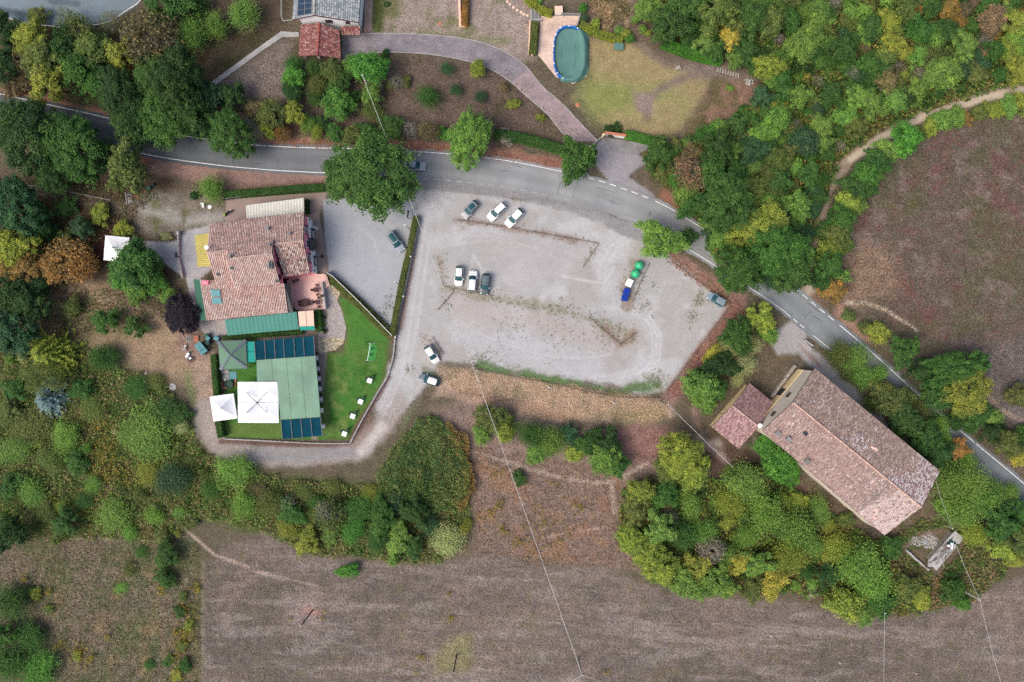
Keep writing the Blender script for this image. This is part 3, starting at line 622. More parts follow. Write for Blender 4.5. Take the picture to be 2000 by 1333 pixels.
# ------------------------------------------------------------------ buildings
rng = np.random.default_rng(11)
def pick(pal, n, wts=None):
    pal = np.array([A(*c) for c in pal]); w_ = None if wts is None else np.array(wts) / sum(wts)
    return pal[rng.choice(len(pal), n, p=w_)] * (0.9 + 0.2 * rng.random((n, 1)))
PAL_HOUSE = [(212,178,168),(200,158,148),(224,202,192),(182,150,140),(158,132,124),(234,220,212),(214,184,168),(204,168,154)]
def tiled(name, e0, e1, r1, r0, tw, tl, colfn, parent, h=0.075, bed=True, m='tile', flat=0.0, gap=0.11, lift_=0.04):
    """slope of half-round clay tiles: e0-e1 eave, r0-r1 ridge (world points)"""
    e0, e1, r1, r0 = (np.array(p, float) for p in (e0, e1, r1, r0))
    nc = max(2, int(round(np.linalg.norm(e1 - e0) / tw))); nr = max(2, int(round(np.linalg.norm((r0 + r1 - e0 - e1) / 2) / tl)))
    nrm = np.cross(e1 - e0, r0 - e0); nrm /= np.linalg.norm(nrm)
    if nrm[2] < 0: nrm = -nrm
    I, J = np.meshgrid(np.arange(nc), np.arange(nr)); I = I.ravel(); J = J.ravel(); N = len(I)
    def pt(u, v): return (e0[None] * (1 - u) + e1[None] * u) * (1 - v) + (r0[None] * (1 - u) + r1[None] * u) * v
    V = np.zeros((N, 8, 3)); jit = (rng.random(N) - 0.5) * 0.25
    for k, (du, hh) in enumerate(((gap, 0.0), (0.3, 1.0), (0.7, 1.0), (1-gap, 0.0))):
        for r, (dv, lift) in enumerate(((0.0, 0.55), (1.12, 0.0))):
            u = (I + du)[:, None] / nc; v = np.clip((J + dv + jit * (0.3 if r == 0 else 0))[:, None] / nr, 0, 1.01)
            V[:, k * 2 + r] = pt(u, v) + nrm * (h * hh + lift_ * lift + 0.02)
    b = np.arange(N)[:, None] * 8
    F = np.concatenate([b + np.array([[0, 2, 3, 1]]), b + np.array([[2, 4, 5, 3]]), b + np.array([[4, 6, 7, 5]])])
    c = colfn((I + 0.5) / nc, (J + 0.5) / nr, N)
    if flat: c = c*(1-flat) + c.mean(0)[None]*flat
    o = mesh_np(name, V.reshape(-1, 3), F, M[m], parent, fcol=np.concatenate([c, c, c])); o["kind"] = "stuff"
    if bed:
        q = [Vector(p) for p in (e0, e1, r1, r0)]
        if (q[1] - q[0]).cross(q[3] - q[0]).z < 0: q = q[::-1]
        MB().slab([p - Vector((0, 0, .2)) for p in q], 0.14).build("roof_slab", M['tilebed'], parent)
    return o
def ridge(pts, parent, r=0.14, m='tile', col=(196, 170, 158)):
    """row of half-round ridge tiles"""
    V = []; F = []; C = []
    for a, b in zip(pts[:-1], pts[1:]):
        a, b = Vector(a), Vector(b); n = max(1, int((b - a).length / 0.45)); d = (b - a).normalized(); s = d.cross(Vector((0, 0, 1))).normalized()
        for k in range(n):
            p, q = a.lerp(b, k / n), a.lerp(b, (k + 1.08) / n); i = len(V)
            for pp, rr_ in ((p, r * 1.1), (q, r * 0.95)):
                for an in (0, 0.25, 0.5, 0.75, 1): V.append(pp + s * (rr_ * math.cos(math.pi * an)) + Vector((0, 0, rr_ * math.sin(math.pi * an) + 0.02)))
            for j in range(4): F.append((i+j, i+j+1, i+6+j, i+5+j)); 
            cc = np.array(A(*col)) * (0.8 + 0.4 * rng.random()); C += [cc] * 4
    return mesh_np("ridge_tiles", V, F, M[m], parent, fcol=np.array(C))
def window(parent, base, along, out, z, w_, h_, shutters=True, frame='white', glass='glass', name="window", sh='shutter'):
    """window on a wall: base = point of the wall foot below its centre, along/out unit vectors"""
    a, o_ = Vector(along).normalized(), Vector(out).normalized(); c = Vector((base[0], base[1], 0))
    def plate(s0, s1, z0, z1, d0, d1, mb):
        p = [c + a*s + o_*d + Vector((0,0,zz)) for zz in (z0, z1) for s, d in ((s0,d0),(s1,d0),(s1,d1),(s0,d1))]
        return mb.add(p, [(0,3,2,1),(4,5,6,7),(0,1,5,4),(1,2,6,5),(2,3,7,6),(3,0,4,7)])
    fr = MB()
    plate(-w_/2-.08, -w_/2, z-.08, z+h_+.08, -.05, .07, fr); plate(w_/2, w_/2+.08, z-.08, z+h_+.08, -.05, .07, fr)
    plate(-w_/2, w_/2, z+h_, z+h_+.08, -.05, .065, fr); plate(-w_/2-.1, w_/2+.1, z-.14, z-.08, -.05, .16, fr); plate(-.03, .03, z, z+h_, -.05, .05, fr)
    f = fr.build(name, M[frame], parent)
    plate(-w_/2, w_/2, z-.078, z+h_-.002, -.05, .03, MB()).build("pane", M[glass], f)
    if shutters:
        for s in (-1, 1):
            # shutters stand open, swung out from the wall
            h0 = s * (w_/2 + .09); mb = MB(); q = [c + a*h0 + o_*.08, c + a*(h0 + s*w_*.30) + o_*(w_*.36)]
            n2 = Vector((-(q[1]-q[0]).y, (q[1]-q[0]).x, 0)).normalized() * .025
            p = [x + y + Vector((0,0,zz)) for zz in (z-.05, z+h_+.03) for x, y in ((q[0],-n2),(q[1],-n2),(q[1],n2),(q[0],n2))]
            mb.add(p, [(0,3,2,1),(4,5,6,7),(0,1,5,4),(1,2,6,5),(2,3,7,6),(3,0,4,7)]); mb.build("shutter", M[sh], f)
    return f
def inset(pts, d):
    c = sum((Vector((p[0], p[1], 0)) for p in pts), Vector()) / len(pts)
    return [Vector((p[0], p[1], 0)) + (c - Vector((p[0], p[1], 0))).normalized() * d for p in pts]

# --- pink restaurant ---------------------------------------------------------
house = thing("restaurant", "pink restaurant house under several clay tiled roofs beside the forecourt", "house", P(505, 520, 0))
house.location.z = 0; WL[house.name] = Vector(house.location)
zE, zR = 5.9, 8.0
R1 = [P(410,437.5,zE), P(594,415.7,zE), P(592.5,470.5,zR), P(403.5,493.7,zR)]
R5 = [P(555,541,5.5), P(606,533.5,5.5), P(592.5,470.5,zR), P(535,477.5,zR)]
R4 = [P(422,556,6.3), P(455,552,6.3), P(444,489,zR), P(403.5,493.7,zR)]
R2 = [P(445.5,480,8.35), P(534,469,8.35), P(531.7,495,9.3), P(441,506.5,9.3)]
R3 = [P(458,563.5,7.3), P(547.5,554.5,7.3), P(531.7,495,9.3), P(441,506.5,9.3)]
R6 = [P(403.5,626.5,3.1), P(563,611,3.1), P(555.5,554,4.7), P(390,547,4.7)]
def ch(u, v, n): return pick(PAL_HOUSE, n, [5,5,3,4,2,1.5,3,3])
def ch2(u, v, n): return pick(PAL_HOUSE + [(92,80,74)], n, [3,3,4,4,4,3,2,2,3])
def ch6(u, v, n): return pick(PAL_HOUSE, n, [5,4,6,2,1,3,4,4])
tiled("roof_tiles", *R1, 0.31, 0.42, ch, house, flat=.4); tiled("roof_tiles", *R5, 0.31, 0.42, ch2, house, flat=.25)
tiled("roof_tiles", *R4, 0.31, 0.42, ch6, house, flat=.4); tiled("roof_tiles", *R2, 0.31, 0.42, ch, house, flat=.4)
tiled("roof_tiles", *R3, 0.31, 0.42, ch6, house, flat=.4); tiled("roof_tiles", *R6, 0.31, 0.42, ch6, house, flat=.4)
up = Vector((0, 0, 0.1))
ridge([R1[3] + up, P(444,489,zR) + up], house); ridge([R5[3] + up, R5[2] + up], house); ridge([R2[3] + up, R2[2] + up], house)
# walls: east block, west block, raised block, low wing
def wblock(pts, tops, m, name="wall", z0=-0.05): return MB().walls([(p[0], p[1]) for p in pts], z0, tops).build(name, M[m], house)
eN, eS, eR = R1[1] + Vector((-.3,-.3,0)), R5[1] + Vector((-.3,.3,0)), R1[2] + Vector((-.3,0,0))
wN, wS, wR = R1[0] + Vector((.3,-.3,0)), R4[0] + Vector((.3,.3,0)), R1[3] + Vector((.3,0,0))
m5 = R5[0] + Vector((0,.3,0))
wblock([wN, wR, wS, R4[1] + Vector((0,.3,0)), m5, eS, eR, eN], [zE-.12, zR-.15, 6.2, 6.2, 5.4, 5.4, zR-.15, zE-.12], 'pink')
b0, b1, b2, b3, b4, b5 = R2[0], R3[3], R3[0], R3[1], R3[2], R2[1]
ins = inset([b0, b1, b2, b3, b4, b5], .25)
wblock(ins, [8.2, 9.15, 7.15, 7.15, 9.15, 8.2], 'pink', z0=5.0)
ins6 = inset(R6, .3); wblock([ins6[0], ins6[1], ins6[2], ins6[3]], [3.0, 3.0, 4.6, 4.6], 'pink')
# white ground floor band of the east front, windows with shutters
ea = (eS - eN); ea.z = 0; ea.normalize(); eo = Vector((-ea.y, ea.x, 0))
if eo.x < 0: eo = -eo
L = (Vector((eS.x, eS.y, 0)) - Vector((eN.x, eN.y, 0))).length; f0 = Vector((eN.x, eN.y, 0))
def on(s): return f0 + ea * s
for s0, s1 in ((0.0, L * .43), (L * .57, L)):
    q = [on(s0), on(s1), on(s1) + eo * .12, on(s0) + eo * .12]
    MB().slab([p + Vector((0,0,3.0)) for p in q], 3.05).build("ground_floor_band", M['whitewall'], house)
for s in (0.26, 0.76):
    window(house, on(L * s), ea, eo, 3.9, 1.0, 1.35); window(house, on(L * (s + .02)) + eo * .13, ea, eo, 0.9, 1.1, 1.4, sh='blackplastic')
for s in (0.04, 0.4, 0.6, 0.96):
    MB().lathe([(.02,0),(.12,.05),(.14,.2),(.05,.3)], tuple(on(L*s) + eo*.26 + Vector((0,0,2.2))), 8).build("wall_lamp", M['blackplastic'], house)
# balcony in the middle of the front with planter, awning box below
bc = on(L * .5)
MB().box(tuple(bc + eo * .55 + Vector((0,0,3.1))), (1.1, 2.2, .16), math.atan2(eo.y, eo.x)).build("balcony_floor", M['darkconc'], house)
bp_ = MB()
for s in (-1.05, 1.05): bp_.box(tuple(bc + eo * .55 + ea * s + Vector((0,0,3.6))), (1.1, .06, .9), math.atan2(eo.y, eo.x))
bp_.box(tuple(bc + eo * 1.08 + Vector((0,0,3.62))), (.06, 2.16, .94), math.atan2(eo.y, eo.x)); bp_.build("balcony_rail", M['darkmetal'], house)
MB().slab([bc + eo*.15 - ea*1.0 + Vector((0,0,2.7)), bc + eo*1.5 - ea*1.0 + Vector((0,0,2.4)), bc + eo*1.5 + ea*1.0 + Vector((0,0,2.4)), bc + eo*.15 + ea*1.0 + Vector((0,0,2.7))][::-1], .06).build("awning", M['rail'], house)
window(house, bc, ea, eo, 3.2, 1.3, 2.1, False)
# side windows of raised block east wall, and front of the low wing
ra = (ins[3] - ins[4]); ra.z = 0; ra.normalize(); ro = Vector((-ra.y, ra.x, 0)); ro = ro if ro.x > 0 else -ro
RL = (ins[3] - ins[4]).length
for s in (.32, .78): window(house, ins[4] + ra * RL * s, ra, ro, 6.3, .8, .75, False, 'shutter')
la = (ins6[1] - ins6[2]); la.z = 0; LL = la.length; la.normalize(); lo = Vector((-la.y, la.x, 0)); lo = lo if lo.x > 0 else -lo
window(house, ins6[2] + la * LL * .28, la, lo, .6, 1.5, 1.9, False, 'shutter', name="door"); window(house, ins6[2] + la * LL * .68, la, lo, .9, 1.4, 1.3, False)
MB().slab([R6[2] + Vector((-.1,0,-.12)), R6[2] + Vector((1.0,.1,-.75)), R6[1] + Vector((1.0,0,.2)), R6[1] + Vector((-.1,0,-.1))][::-1], .06).build("porch_roof", M['darkmetal'], house)
# roof furniture
def rp(q, u, v): return (q[0]*(1-u) + q[1]*u)*(1-v) + (q[3]*(1-u) + q[2]*u)*v
for q, u, v in ((R1,.63,.44),(R1,.86,.7),(R2,.93,.35),(R2,.1,.85)):
    p = rp(q, u, v); s = MB().box((p.x, p.y, p.z+.3), (.42,.42,.9)); s.box((p.x, p.y, p.z+.82), (.6,.6,.1)); s.build("chimney", M['darkconc'], house)
p = rp(R3, .9, .62); pots = MB().box((p.x, p.y, p.z+.2), (.9, 1.3, .9))
for k in range(3): pots.lathe([(.16,.6),(.16,1.0),(.2,1.0),(.2,1.05)], (p.x-.05, p.y-.42+.42*k, p.z), 8)
pots.build("chimney", M['darkconc'], house)
for q, u, v in ((R3,.08,.7),(R4,.3,.3),(R3,.95,.1)):
    p = rp(q, u, v); MB().box((p.x, p.y, p.z+.12), (.5,.6,.14)).build("roof_light", M['glass'], house)
for v in (.48, .68):
    p = [rp(R6, a_, b_) + Vector((0,0,.32)) for a_, b_ in ((.115,v-.085),(.225,v-.085),(.225,v+.085),(.115,v+.085))]
    MB().slab(p, .1).build("solar_collector", M['binlid'], house)
p = rp(R1, .02, .86); dsh = MB().lathe([(.05,0),(.3,.06),(.42,.18),(.4,.2)], (p.x, p.y, p.z+.9), 14); dsh.tube(p, p + Vector((0,0,1)), .04); dsh.build("satellite_dish", M['white'], house)
p = rp(R6, .05, .93); MB().box((p.x+.4, p.y, p.z+.3), (1.1,.7,.7)).build("chimney", M['pink'], house)
for a_, b_ in ((R1[0], R1[1]), (R6[0], R6[1]), (R5[0], R5[1])):
    d = Vector((0,0,-.06)); MB().tube(a_ + d, b_ + d, .09, n=8).build("gutter", M['darkmetal'], house)
# canopies fixed to the house
def ribbed(name, pts, z_, parent, m, n=14, t=.05, amp=.035, across=False):
    """corrugated sheet between four corners (a,b along the ribs' row)"""
    a, b, c, d = pts; V = []; F = []; k = n * 4
    for i in range(k + 1):
        u = i / k; zz = amp * (1 if i % 4 in (1, 2) else -1)
        V += [a.lerp(b, u) + Vector((0,0,zz)), d.lerp(c, u) + Vector((0,0,zz))]
    F = [(2*i, 2*i+2, 2*i+3, 2*i+1) for i in range(k)]
    return mesh_np(name, V, F, M[m], parent)
def posts(pts, parent, r=.05, m='metalgrey', name="post"):
    for p in pts: MB().tube((p[0], p[1], 0), (p[0], p[1], p[2] - .02), r, n=8).build(name, M[m], parent)
c_ = [P(480,401.5,2.7), P(593,387,2.7), P(594,415,3.3), P(481.5,427.7,3.3)]
ribbed("white_canopy", c_, 0, house, 'cream', 20); posts([c_[0] + Vector((.2,-.2,0)), c_[0].lerp(c_[1], .5), c_[1] + Vector((-.2,-.2,0))], house)
c_ = [P(380,460,2.5), P(386,522,2.5), P(411,520,2.9), P(408,455,2.9)]
ribbed("yellow_canopy", c_, 0, house, 'yellow', 16, amp=.05); posts([c_[0].lerp(c_[1], t) + Vector((.1,0,0)) for t in (.03,.25,.5,.75,.97)], house)
c_ = [P(438.7,625,2.9), P(579,609,2.9), P(583.5,643.7,2.4), P(444,655.7,2.4)]
ribbed("teal_awning", c_, 0, house, 'teal', 17, amp=.03); posts([c_[3].lerp(c_[2], t) + Vector((0,.15,0)) for t in (.02,.33,.66,.98)], house)
c_ = [P(378,545,2.3), P(391,547,2.8), P(404,626,2.6), P(388,626.5,2.2)]
MB().slab(c_[::-1], .05).build("green_canopy", M['greencanopy'], house); posts([c_[0] + Vector((.2,-.2,0)), c_[3] + Vector((.2,.2,0))], house)
# terrace in front of the low wing
ter = thing("terrace", "raised pink tiled terrace in front of the restaurant", "terrace", P(605, 575, 0))
tp = [P(560,548,.5), P(577,538,.5), P(634,535,.5), P(642,560,.5), P(633.5,563.5,.5), P(637,604,.5), P(580,607.7,.5), P(574,600,.5)]
MB().slab(tp[::-1], .52).build("terrace_floor", M['terra'], ter)
MB().slab([P(627,551,1.3), P(630,551,1.3), P(636.5,603,1.3), P(633,603.5,1.3)][::-1], .79).build("parapet", M['concrete'], ter)
for k in range(5):
    u = k * 2.0; MB().slab([P(634.5+u*.2+k*.4,536+u,.42-.09*k), P(637+k*.9,535.6+u,.42-.09*k), P(644+k*.4,559+u*.1,.42-.09*k), P(642+k*.2,560,.42-.09*k)][::-1], .4-.09*k).build("step", M['terra'], ter)
aw = thing("peach_awning", "peach awning with teal edge over the garden steps", "awning", P(598, 626, 0))
c_ = [P(582,609,2.7), P(612,606.5,2.7), P(613.5,637,2.4), P(585,638,2.4)]
for t0, t1 in ((0,.485),(.515,1)):
    MB().slab([c_[0].lerp(c_[1], t0), c_[0].lerp(c_[1], t1), c_[3].lerp(c_[2], t1), c_[3].lerp(c_[2], t0)][::-1], .04).build("awning_cloth", M['peach'], aw)
    d0, d1 = c_[3].lerp(c_[2], t0), c_[3].lerp(c_[2], t1)
    MB().slab([d0 + Vector((0,-.02,-.03)), d1 + Vector((0,-.02,-.03)), d1 + Vector((0,-.75,-.4)), d0 + Vector((0,-.75,-.4))][::-1], .03).build("valance", M['brightteal'], aw)
posts([c_[2] + Vector((-.1,.1,0)), c_[3] + Vector((.1,.1,0))], aw); MB().tube(c_[0].lerp(c_[1], .5), c_[3].lerp(c_[2], .5), .04).build("centre_rail", M['rail'], aw)

# --- marquee, pavilion, gazebos ---------------------------------------------
mq = thing("marquee", "long flat marquee with pale green roof beside the lawn", "marquee", P(563, 760, 0))
z = 3.0
mp = [P(501,704,z), P(616,695.5,z), P(626,815,z), P(548,820,z), P(541,744,z), P(502,745,z)]
MB().slab(mp[::-1], .12).build("roof_sheet", M['marquee'], mq)
for t in (.25, .5, .75):
    a, b = mp[0].lerp(mp[1], t) + Vector((0,-.05,.02)), P(501+115*t + (3.5 if t < .34 else 10), 743.5 if t < .34 else 817.5, z) + Vector((0,.05,.02)); MB().tube(a, b, .035, n=5).build("roof_seam", M['marquee'], mq)
posts([p + Vector((-.2 if p.x > -42 else .2, 0, -.1)) for p in mp] + [mp[1].lerp(mp[2], t) + Vector((-.2,0,-.1)) for t in (.25,.5,.75)], mq, .06)
def screens(a, b, c, d, divs, parent):
    """row of dark shade panels a-b (far edge) to d-c (near edge), split at divs"""
    ts = [0] + divs + [1]
    for t0, t1 in zip(ts[:-1], ts[1:]):
        g = .006; q = [a.lerp(b, t0+g), a.lerp(b, t1-g), d.lerp(c, t1-g), d.lerp(c, t0+g)]
        n = 6; V = []; 
        for i in range(n+1):
            for j in range(3):
                pth = q[0].lerp(q[1], j/2).lerp(q[3].lerp(q[2], j/2), i/n); V.append(pth + Vector((0,0,-.09*math.sin(math.pi*i/n) - (.04 if j == 1 else 0))))
        mesh_np("shade_panel", V, [(i*3+j, i*3+j+1, i*3+j+4, i*3+j+3) for i in range(n) for j in range(2)], M['screen'], parent)
    for t in ts:
        e0, e1 = a.lerp(b, t), d.lerp(c, t); MB().tube(e0 + Vector((0,0,.05)), e1 + Vector((0,0,.05)), .07, n=6).build("rafter", M['metalgrey'], parent)
a, b, c, d = P(497,667,2.7), P(612.7,657,2.7), P(615,694.6,2.92), P(499.5,703.4,2.92)
screens(a, b, c, d, [.17,.335,.49,.665,.825], mq); posts([a, a.lerp(b,.335), a.lerp(b,.665), b], mq, .05)
a, b, c, d = P(549,821,2.92), P(626,816,2.92), P(630,851.5,2.7), P(552,858,2.7)
screens(a, b, c, d, [.25,.5,.75], mq); posts([d, d.lerp(c,.5), c], mq, .05)
pv = thing("pavilion", "square green pavilion with grey hip bands beside the marquee", "pavilion", P(455, 694, 0))
cs = [P(425.5,667.7,2.6), P(480,664.7,2.6), P(482,719.5,2.6), P(430.5,722.5,2.6)]; ap = P(450,694.7,4.0); ap = Vector((sum(c.x for c in cs)/4, sum(c.y for c in cs)/4, 3.7))
for i in range(4):
    MB().add([cs[i], cs[(i+1)%4], ap], [(2,1,0)]).build("roof_slope", M['pavgreen'], pv)
    e = (ap - cs[i]).normalized(); s = e.cross(Vector((0,0,1))).normalized() * .32; o_ = Vector((0,0,.06))
    MB().add([cs[i] + s + o_, cs[i] - s + o_, ap - s*.35 + o_, ap + s*.35 + o_, cs[i] + Vector((0,0,.1)), ap + Vector((0,0,.14))], [(0,4,5,3),(4,1,2,5)]).build("hip_band", M['hipband'], pv)
posts([c + (ap - c).normalized() * .3 for c in cs], pv, .07)
for i in range(4): MB().tube(cs[i], cs[(i+1)%4], .06).build("eave_rail", M['hipband'], pv)
ta = thing("link_awning", "small bright teal awning between pavilion and marquee", "awning", P(490, 688, 0))
a, b, c, d = P(481.5,667.7,2.35), P(496,667.7,2.35), P(498.8,707.5,2.35), P(484,708,2.35)
MB().slab([a, b, b.lerp(c,.5) + Vector((0,0,.06)), c, d, a.lerp(d,.5) + Vector((0,0,.06))][::-1], .03).build("awning_cloth", M['brightteal'], ta); posts([a, d], ta, .04)
MB().tube(a.lerp(d,.5) + Vector((0,0,.1)), b.lerp(c,.5) + Vector((0,0,.1)), .03).build("seam_rail", M['greenmetal'], ta)
qp = thing("quad_parasol", "large white parasol of four square canopies hung on a black cross", "parasol", P(503, 787, 0))
ctr = P(503.5,786.5,3.3); q0 = [P(464,746.5,2.7), P(543.5,745.7,2.7), P(544.5,826.7,2.7), P(465,826,2.7)]
def qpt(u, v): return q0[0].lerp(q0[1], u).lerp(q0[3].lerp(q0[2], u), v)
for iu in (0, 1):
    for iv in (0, 1):
        g = .004; u0, u1, v0, v1 = iu*.5+(g if iu else 0), iu*.5+.5-(0 if iu else g), iv*.5+(g if iv else 0), iv*.5+.5-(0 if iv else g)
        n = 8; V = []
        for j in range(n+1):
            for i in range(n+1):
                a_, b_ = i/n, j/n; hh = 1 - max(abs(a_-.5), abs(b_-.5))*2
                p = qpt(u0+(u1-u0)*a_, v0+(v1-v0)*b_); V.append((p.x, p.y, 2.7 + .75*hh**1.15))
        F = [(j*(n+1)+i, j*(n+1)+i+1, (j+1)*(n+1)+i+1, (j+1)*(n+1)+i) for j in range(n) for i in range(n)]
        mesh_np("canopy", V, [f[::-1] for f in F], M['canvas'], qp)
        vb = MB(); cn = [qpt(u0,v0), qpt(u1,v0), qpt(u1,v1), qpt(u0,v1)]
        for k in range(4): p, q = cn[k], cn[(k+1)%4]; vb.add([(p.x,p.y,2.69),(q.x,q.y,2.69),(q.x,q.y,2.5),(p.x,p.y,2.5)], [(0,1,2,3)])
        vb.build("valance", M['canvas'], qp)
        t = qpt((u0+u1)/2, (v0+v1)/2); MB().tube((ctr.x, ctr.y, 3.62), (t.x, t.y, 3.62), .055).build("arm", M['blackplastic'], qp)
MB().tube((ctr.x, ctr.y, 0), (ctr.x, ctr.y, 3.7), .07).build("mast", M['blackplastic'], qp); MB().lathe([(.12,0),(.16,.06),(.05,.16)], (ctr.x, ctr.y, 3.68), 10).build("mast_cap", M['blackplastic'], qp)
def gazebo(name, label, pts, ze, za, apx, sag=.12, m='canvas', apex=None):
    g = thing(name, label, "gazebo", P(*apx, 0)); c = [P(x, y, ze) for x, y in pts]; ctr = sum(c, Vector())/4; top = Vector((ctr.x, ctr.y, za)); n = 8
    V = []; F = []
    for s in range(4):
        p, q = c[s], c[(s+1)%4]; b = len(V)
        for j in range(n+1):
            for i in range(n+1):
                w0 = p.lerp(q, i/n).lerp(top, j/n); t = j/n; w0.z = ze + (za-ze)*(t**1.6*.75 + t*.25); V.append(w0)
        F += [(b+j*(n+1)+i, b+(j+1)*(n+1)+i, b+(j+1)*(n+1)+i+1, b+j*(n+1)+i+1) for j in range(n) for i in range(n)]
    mesh_np("canopy", V, F, M[m], g)
    for s in range(4):
        p, q = c[s], c[(s+1)%4]; vb = MB(); k = 14
        for i in range(k):
            a, b = p.lerp(q, i/k), p.lerp(q, (i+1)/k); mid = a.lerp(b, .5)
            vb.add([a + Vector((0,0,-.01)), b + Vector((0,0,-.01)), b + Vector((0,0,-.2)), mid + Vector((0,0,-.32)), a + Vector((0,0,-.2))], [(0,1,2,3,4)])
        vb.build("valance", M[m], g)
    posts([x + (ctr - x).normalized() * .15 for x in c], g, .05, 'white'); MB().lathe([(.05,0),(.1,.06),(.02,.22)], tuple(top), 8).build("finial", M['white'], g)
    return g, c
gazebo("white_gazebo", "white peaked gazebo over the lane at the garden corner", [(409.5,775),(456,769),(463.5,817.7),(417,823.7)], 2.5, 4.0, (437, 796))
gz, c = gazebo("tent_shed", "pale peaked tent shed half under a green tree at the yard", [(205.8,460),(252.5,464.4),(249.5,513),(202,508.3)], 2.5, 3.7, (227, 486), m='white')
for s in range(4):
    if s == 1: continue
    p, q = c[s], c[(s+1)%4]; MB().walls([(p.x,p.y),(q.x,q.y)], 0, [2.4,2.4]).build("side_wall", M['white'], gz)
MB().box(tuple(P(257.5,480,0) + Vector((0,0,.55))), (.9, 2.0, 1.1), .08).build("counter", M['greenmetal'], gz)
MB().box(tuple(P(262.5,480,0) + Vector((0,0,.12))), (.7, 3.4, .2), .08).build("door_step", M['concrete'], gz)

# --- villa at the top --------------------------------------------------------
vil = thing("villa", "white villa with grey tiled roof and solar panels, cut by the top edge", "house", P(650, 40, 0))
zr, zw = 6.1, 4.4
rS, rN = P(614.5,30,zr), P(616,-40,zr); wS_, wN_ = P(572,38.5,zw), P(577,-40,zw); eS_, eN_ = P(700,44,zw), P(706,-40,zw)
def cg(u, v, n): return pick([(166,172,174),(148,156,160),(182,186,186),(136,146,152)], n)
tiled("roof_tiles", eS_, eN_, rN, rS, .34, .42, cg, vil, m='roofgrey', h=.03, gap=.02, lift_=.16); tiled("roof_tiles", wN_, wS_, rS, rN, .34, .42, cg, vil, m='roofgrey', h=.03, gap=.02, lift_=.16)
ridge([rS + up, rN + up], vil, .2, 'roofgrey', (176,172,164))
vw = [rS + Vector((0,-.0,0)), wS_ + Vector((.9,0,0)), wN_ + Vector((.9,0,0)), eN_ + Vector((-.4,0,0)), eS_ + Vector((-.4,0,0))]
sy = rS.y - .55; sw = [Vector((rS.x, sy, 0)), Vector((wS_.x+1.1, wS_.y+.3, 0)), Vector((wN_.x+1.1, wN_.y, 0)), Vector((eN_.x-.35, eN_.y, 0)), Vector((eS_.x-.35, eS_.y+.45, 0))]
sw[0] = sw[1].lerp(sw[4], .33)
MB().walls([(p.x,p.y) for p in sw], -.05, [zr-.25, zw-.05, zw-.05, zw-.15, zw-.15]).build("wall", M['whitewall'], vil)
sa = (sw[4]-sw[1]).normalized(); so = Vector((sa.y, -sa.x, 0)); so = so if so.y < 0 else -so; SL = (sw[4]-sw[1]).length
for t in (.5, .82): window(vil, sw[1] + sa*SL*t, sa, so, 3.0 if t > .6 else 3.1, 1.2 if t < .6 else .6, .9 if t < .6 else .6, False, 'shutter')
MB().tube(eS_ + Vector((.05,-.1,-.1)), P(711,63,.1), .06).build("downpipe", M['darkmetal'], vil)
for a_, b_ in ((wS_, wN_), (eS_, eN_)): MB().tube(a_ + Vector((0,0,-.08)), b_ + Vector((0,0,-.08)), .1, n=8).build("gutter", M['darkmetal'], vil)
for a_, b_ in ((wS_, rS), (rS, eS_)): MB().tube(a_ + Vector((0,-.08,.02)), b_ + Vector((0,-.08,.02)), .1, n=6).build("verge_trim", M['shutter'], vil)
nW = (rS - wS_).cross(wN_ - wS_).normalized(); nW = nW if nW.z > 0 else -nW
fl = MB().slab([wS_.lerp(rS, .12).lerp(wN_.lerp(rN,.12), .02) + nW*.12, wS_.lerp(rS,.9).lerp(wN_.lerp(rN,.9),.02) + nW*.12, wS_.lerp(rS,.9).lerp(wN_.lerp(rN,.9),.98) + nW*.12, wS_.lerp(rS,.12).lerp(wN_.lerp(rN,.12),.98) + nW*.12], .02).build("panel_backing", M['metalgrey'], vil)
for r in range(6):
    for k in range(4):
        u0 = .23 + k*.155 + (.02 if k > 1 else 0); v0 = .06 + r*.15
        q = [wS_.lerp(rS,u).lerp(wN_.lerp(rN,u), v) + nW*.17 for u, v in ((u0,v0),(u0+.145,v0),(u0+.145,v0+.138),(u0,v0+.138))]
        MB().slab(q, .04).build("solar_panel", M['solar'], vil)
# red tiled porch and lean-to
def cr_(u, v, n): return pick([(160,104,100),(144,90,88),(184,134,126),(122,82,80),(200,164,154)], n, [5,4,3,2,1.5])
PR = [P(624.5,45,3.7), P(621,108,3.7)]; pw = [P(588,48,2.7), P(583.5,110.5,2.7)]; pe = [P(663,60,2.7), P(665.5,115,2.7)]
tiled("roof_tiles", pw[0], pw[1], PR[1], PR[0], .27, .38, cr_, vil, h=.07, flat=.2); tiled("roof_tiles", pe[1], pe[0], PR[0], PR[1], .27, .38, cr_, vil, h=.07, flat=.1)
ridge([PR[0]+up, PR[1]+up], vil, .17, col=(160,84,80))
tiled("roof_tiles", P(668,68,2.6), P(703.5,69,2.6), P(703.5,51.5,3.3), P(664,51.5,3.3), .27, .4, cr_, vil, h=.07)
for q in (P(597,112,0), P(624,113,0), P(662,115,0), P(660,72,0)): MB().bevbox((q.x, q.y, 1.3), (.5,.5,2.6), .03).build("pillar", M['whitewall'], vil)
MB().tube(pw[1], PR[1], .1).build("verge_trim", M['shutter'], vil); MB().tube(PR[1], pe[1], .1).build("verge_trim", M['shutter'], vil)

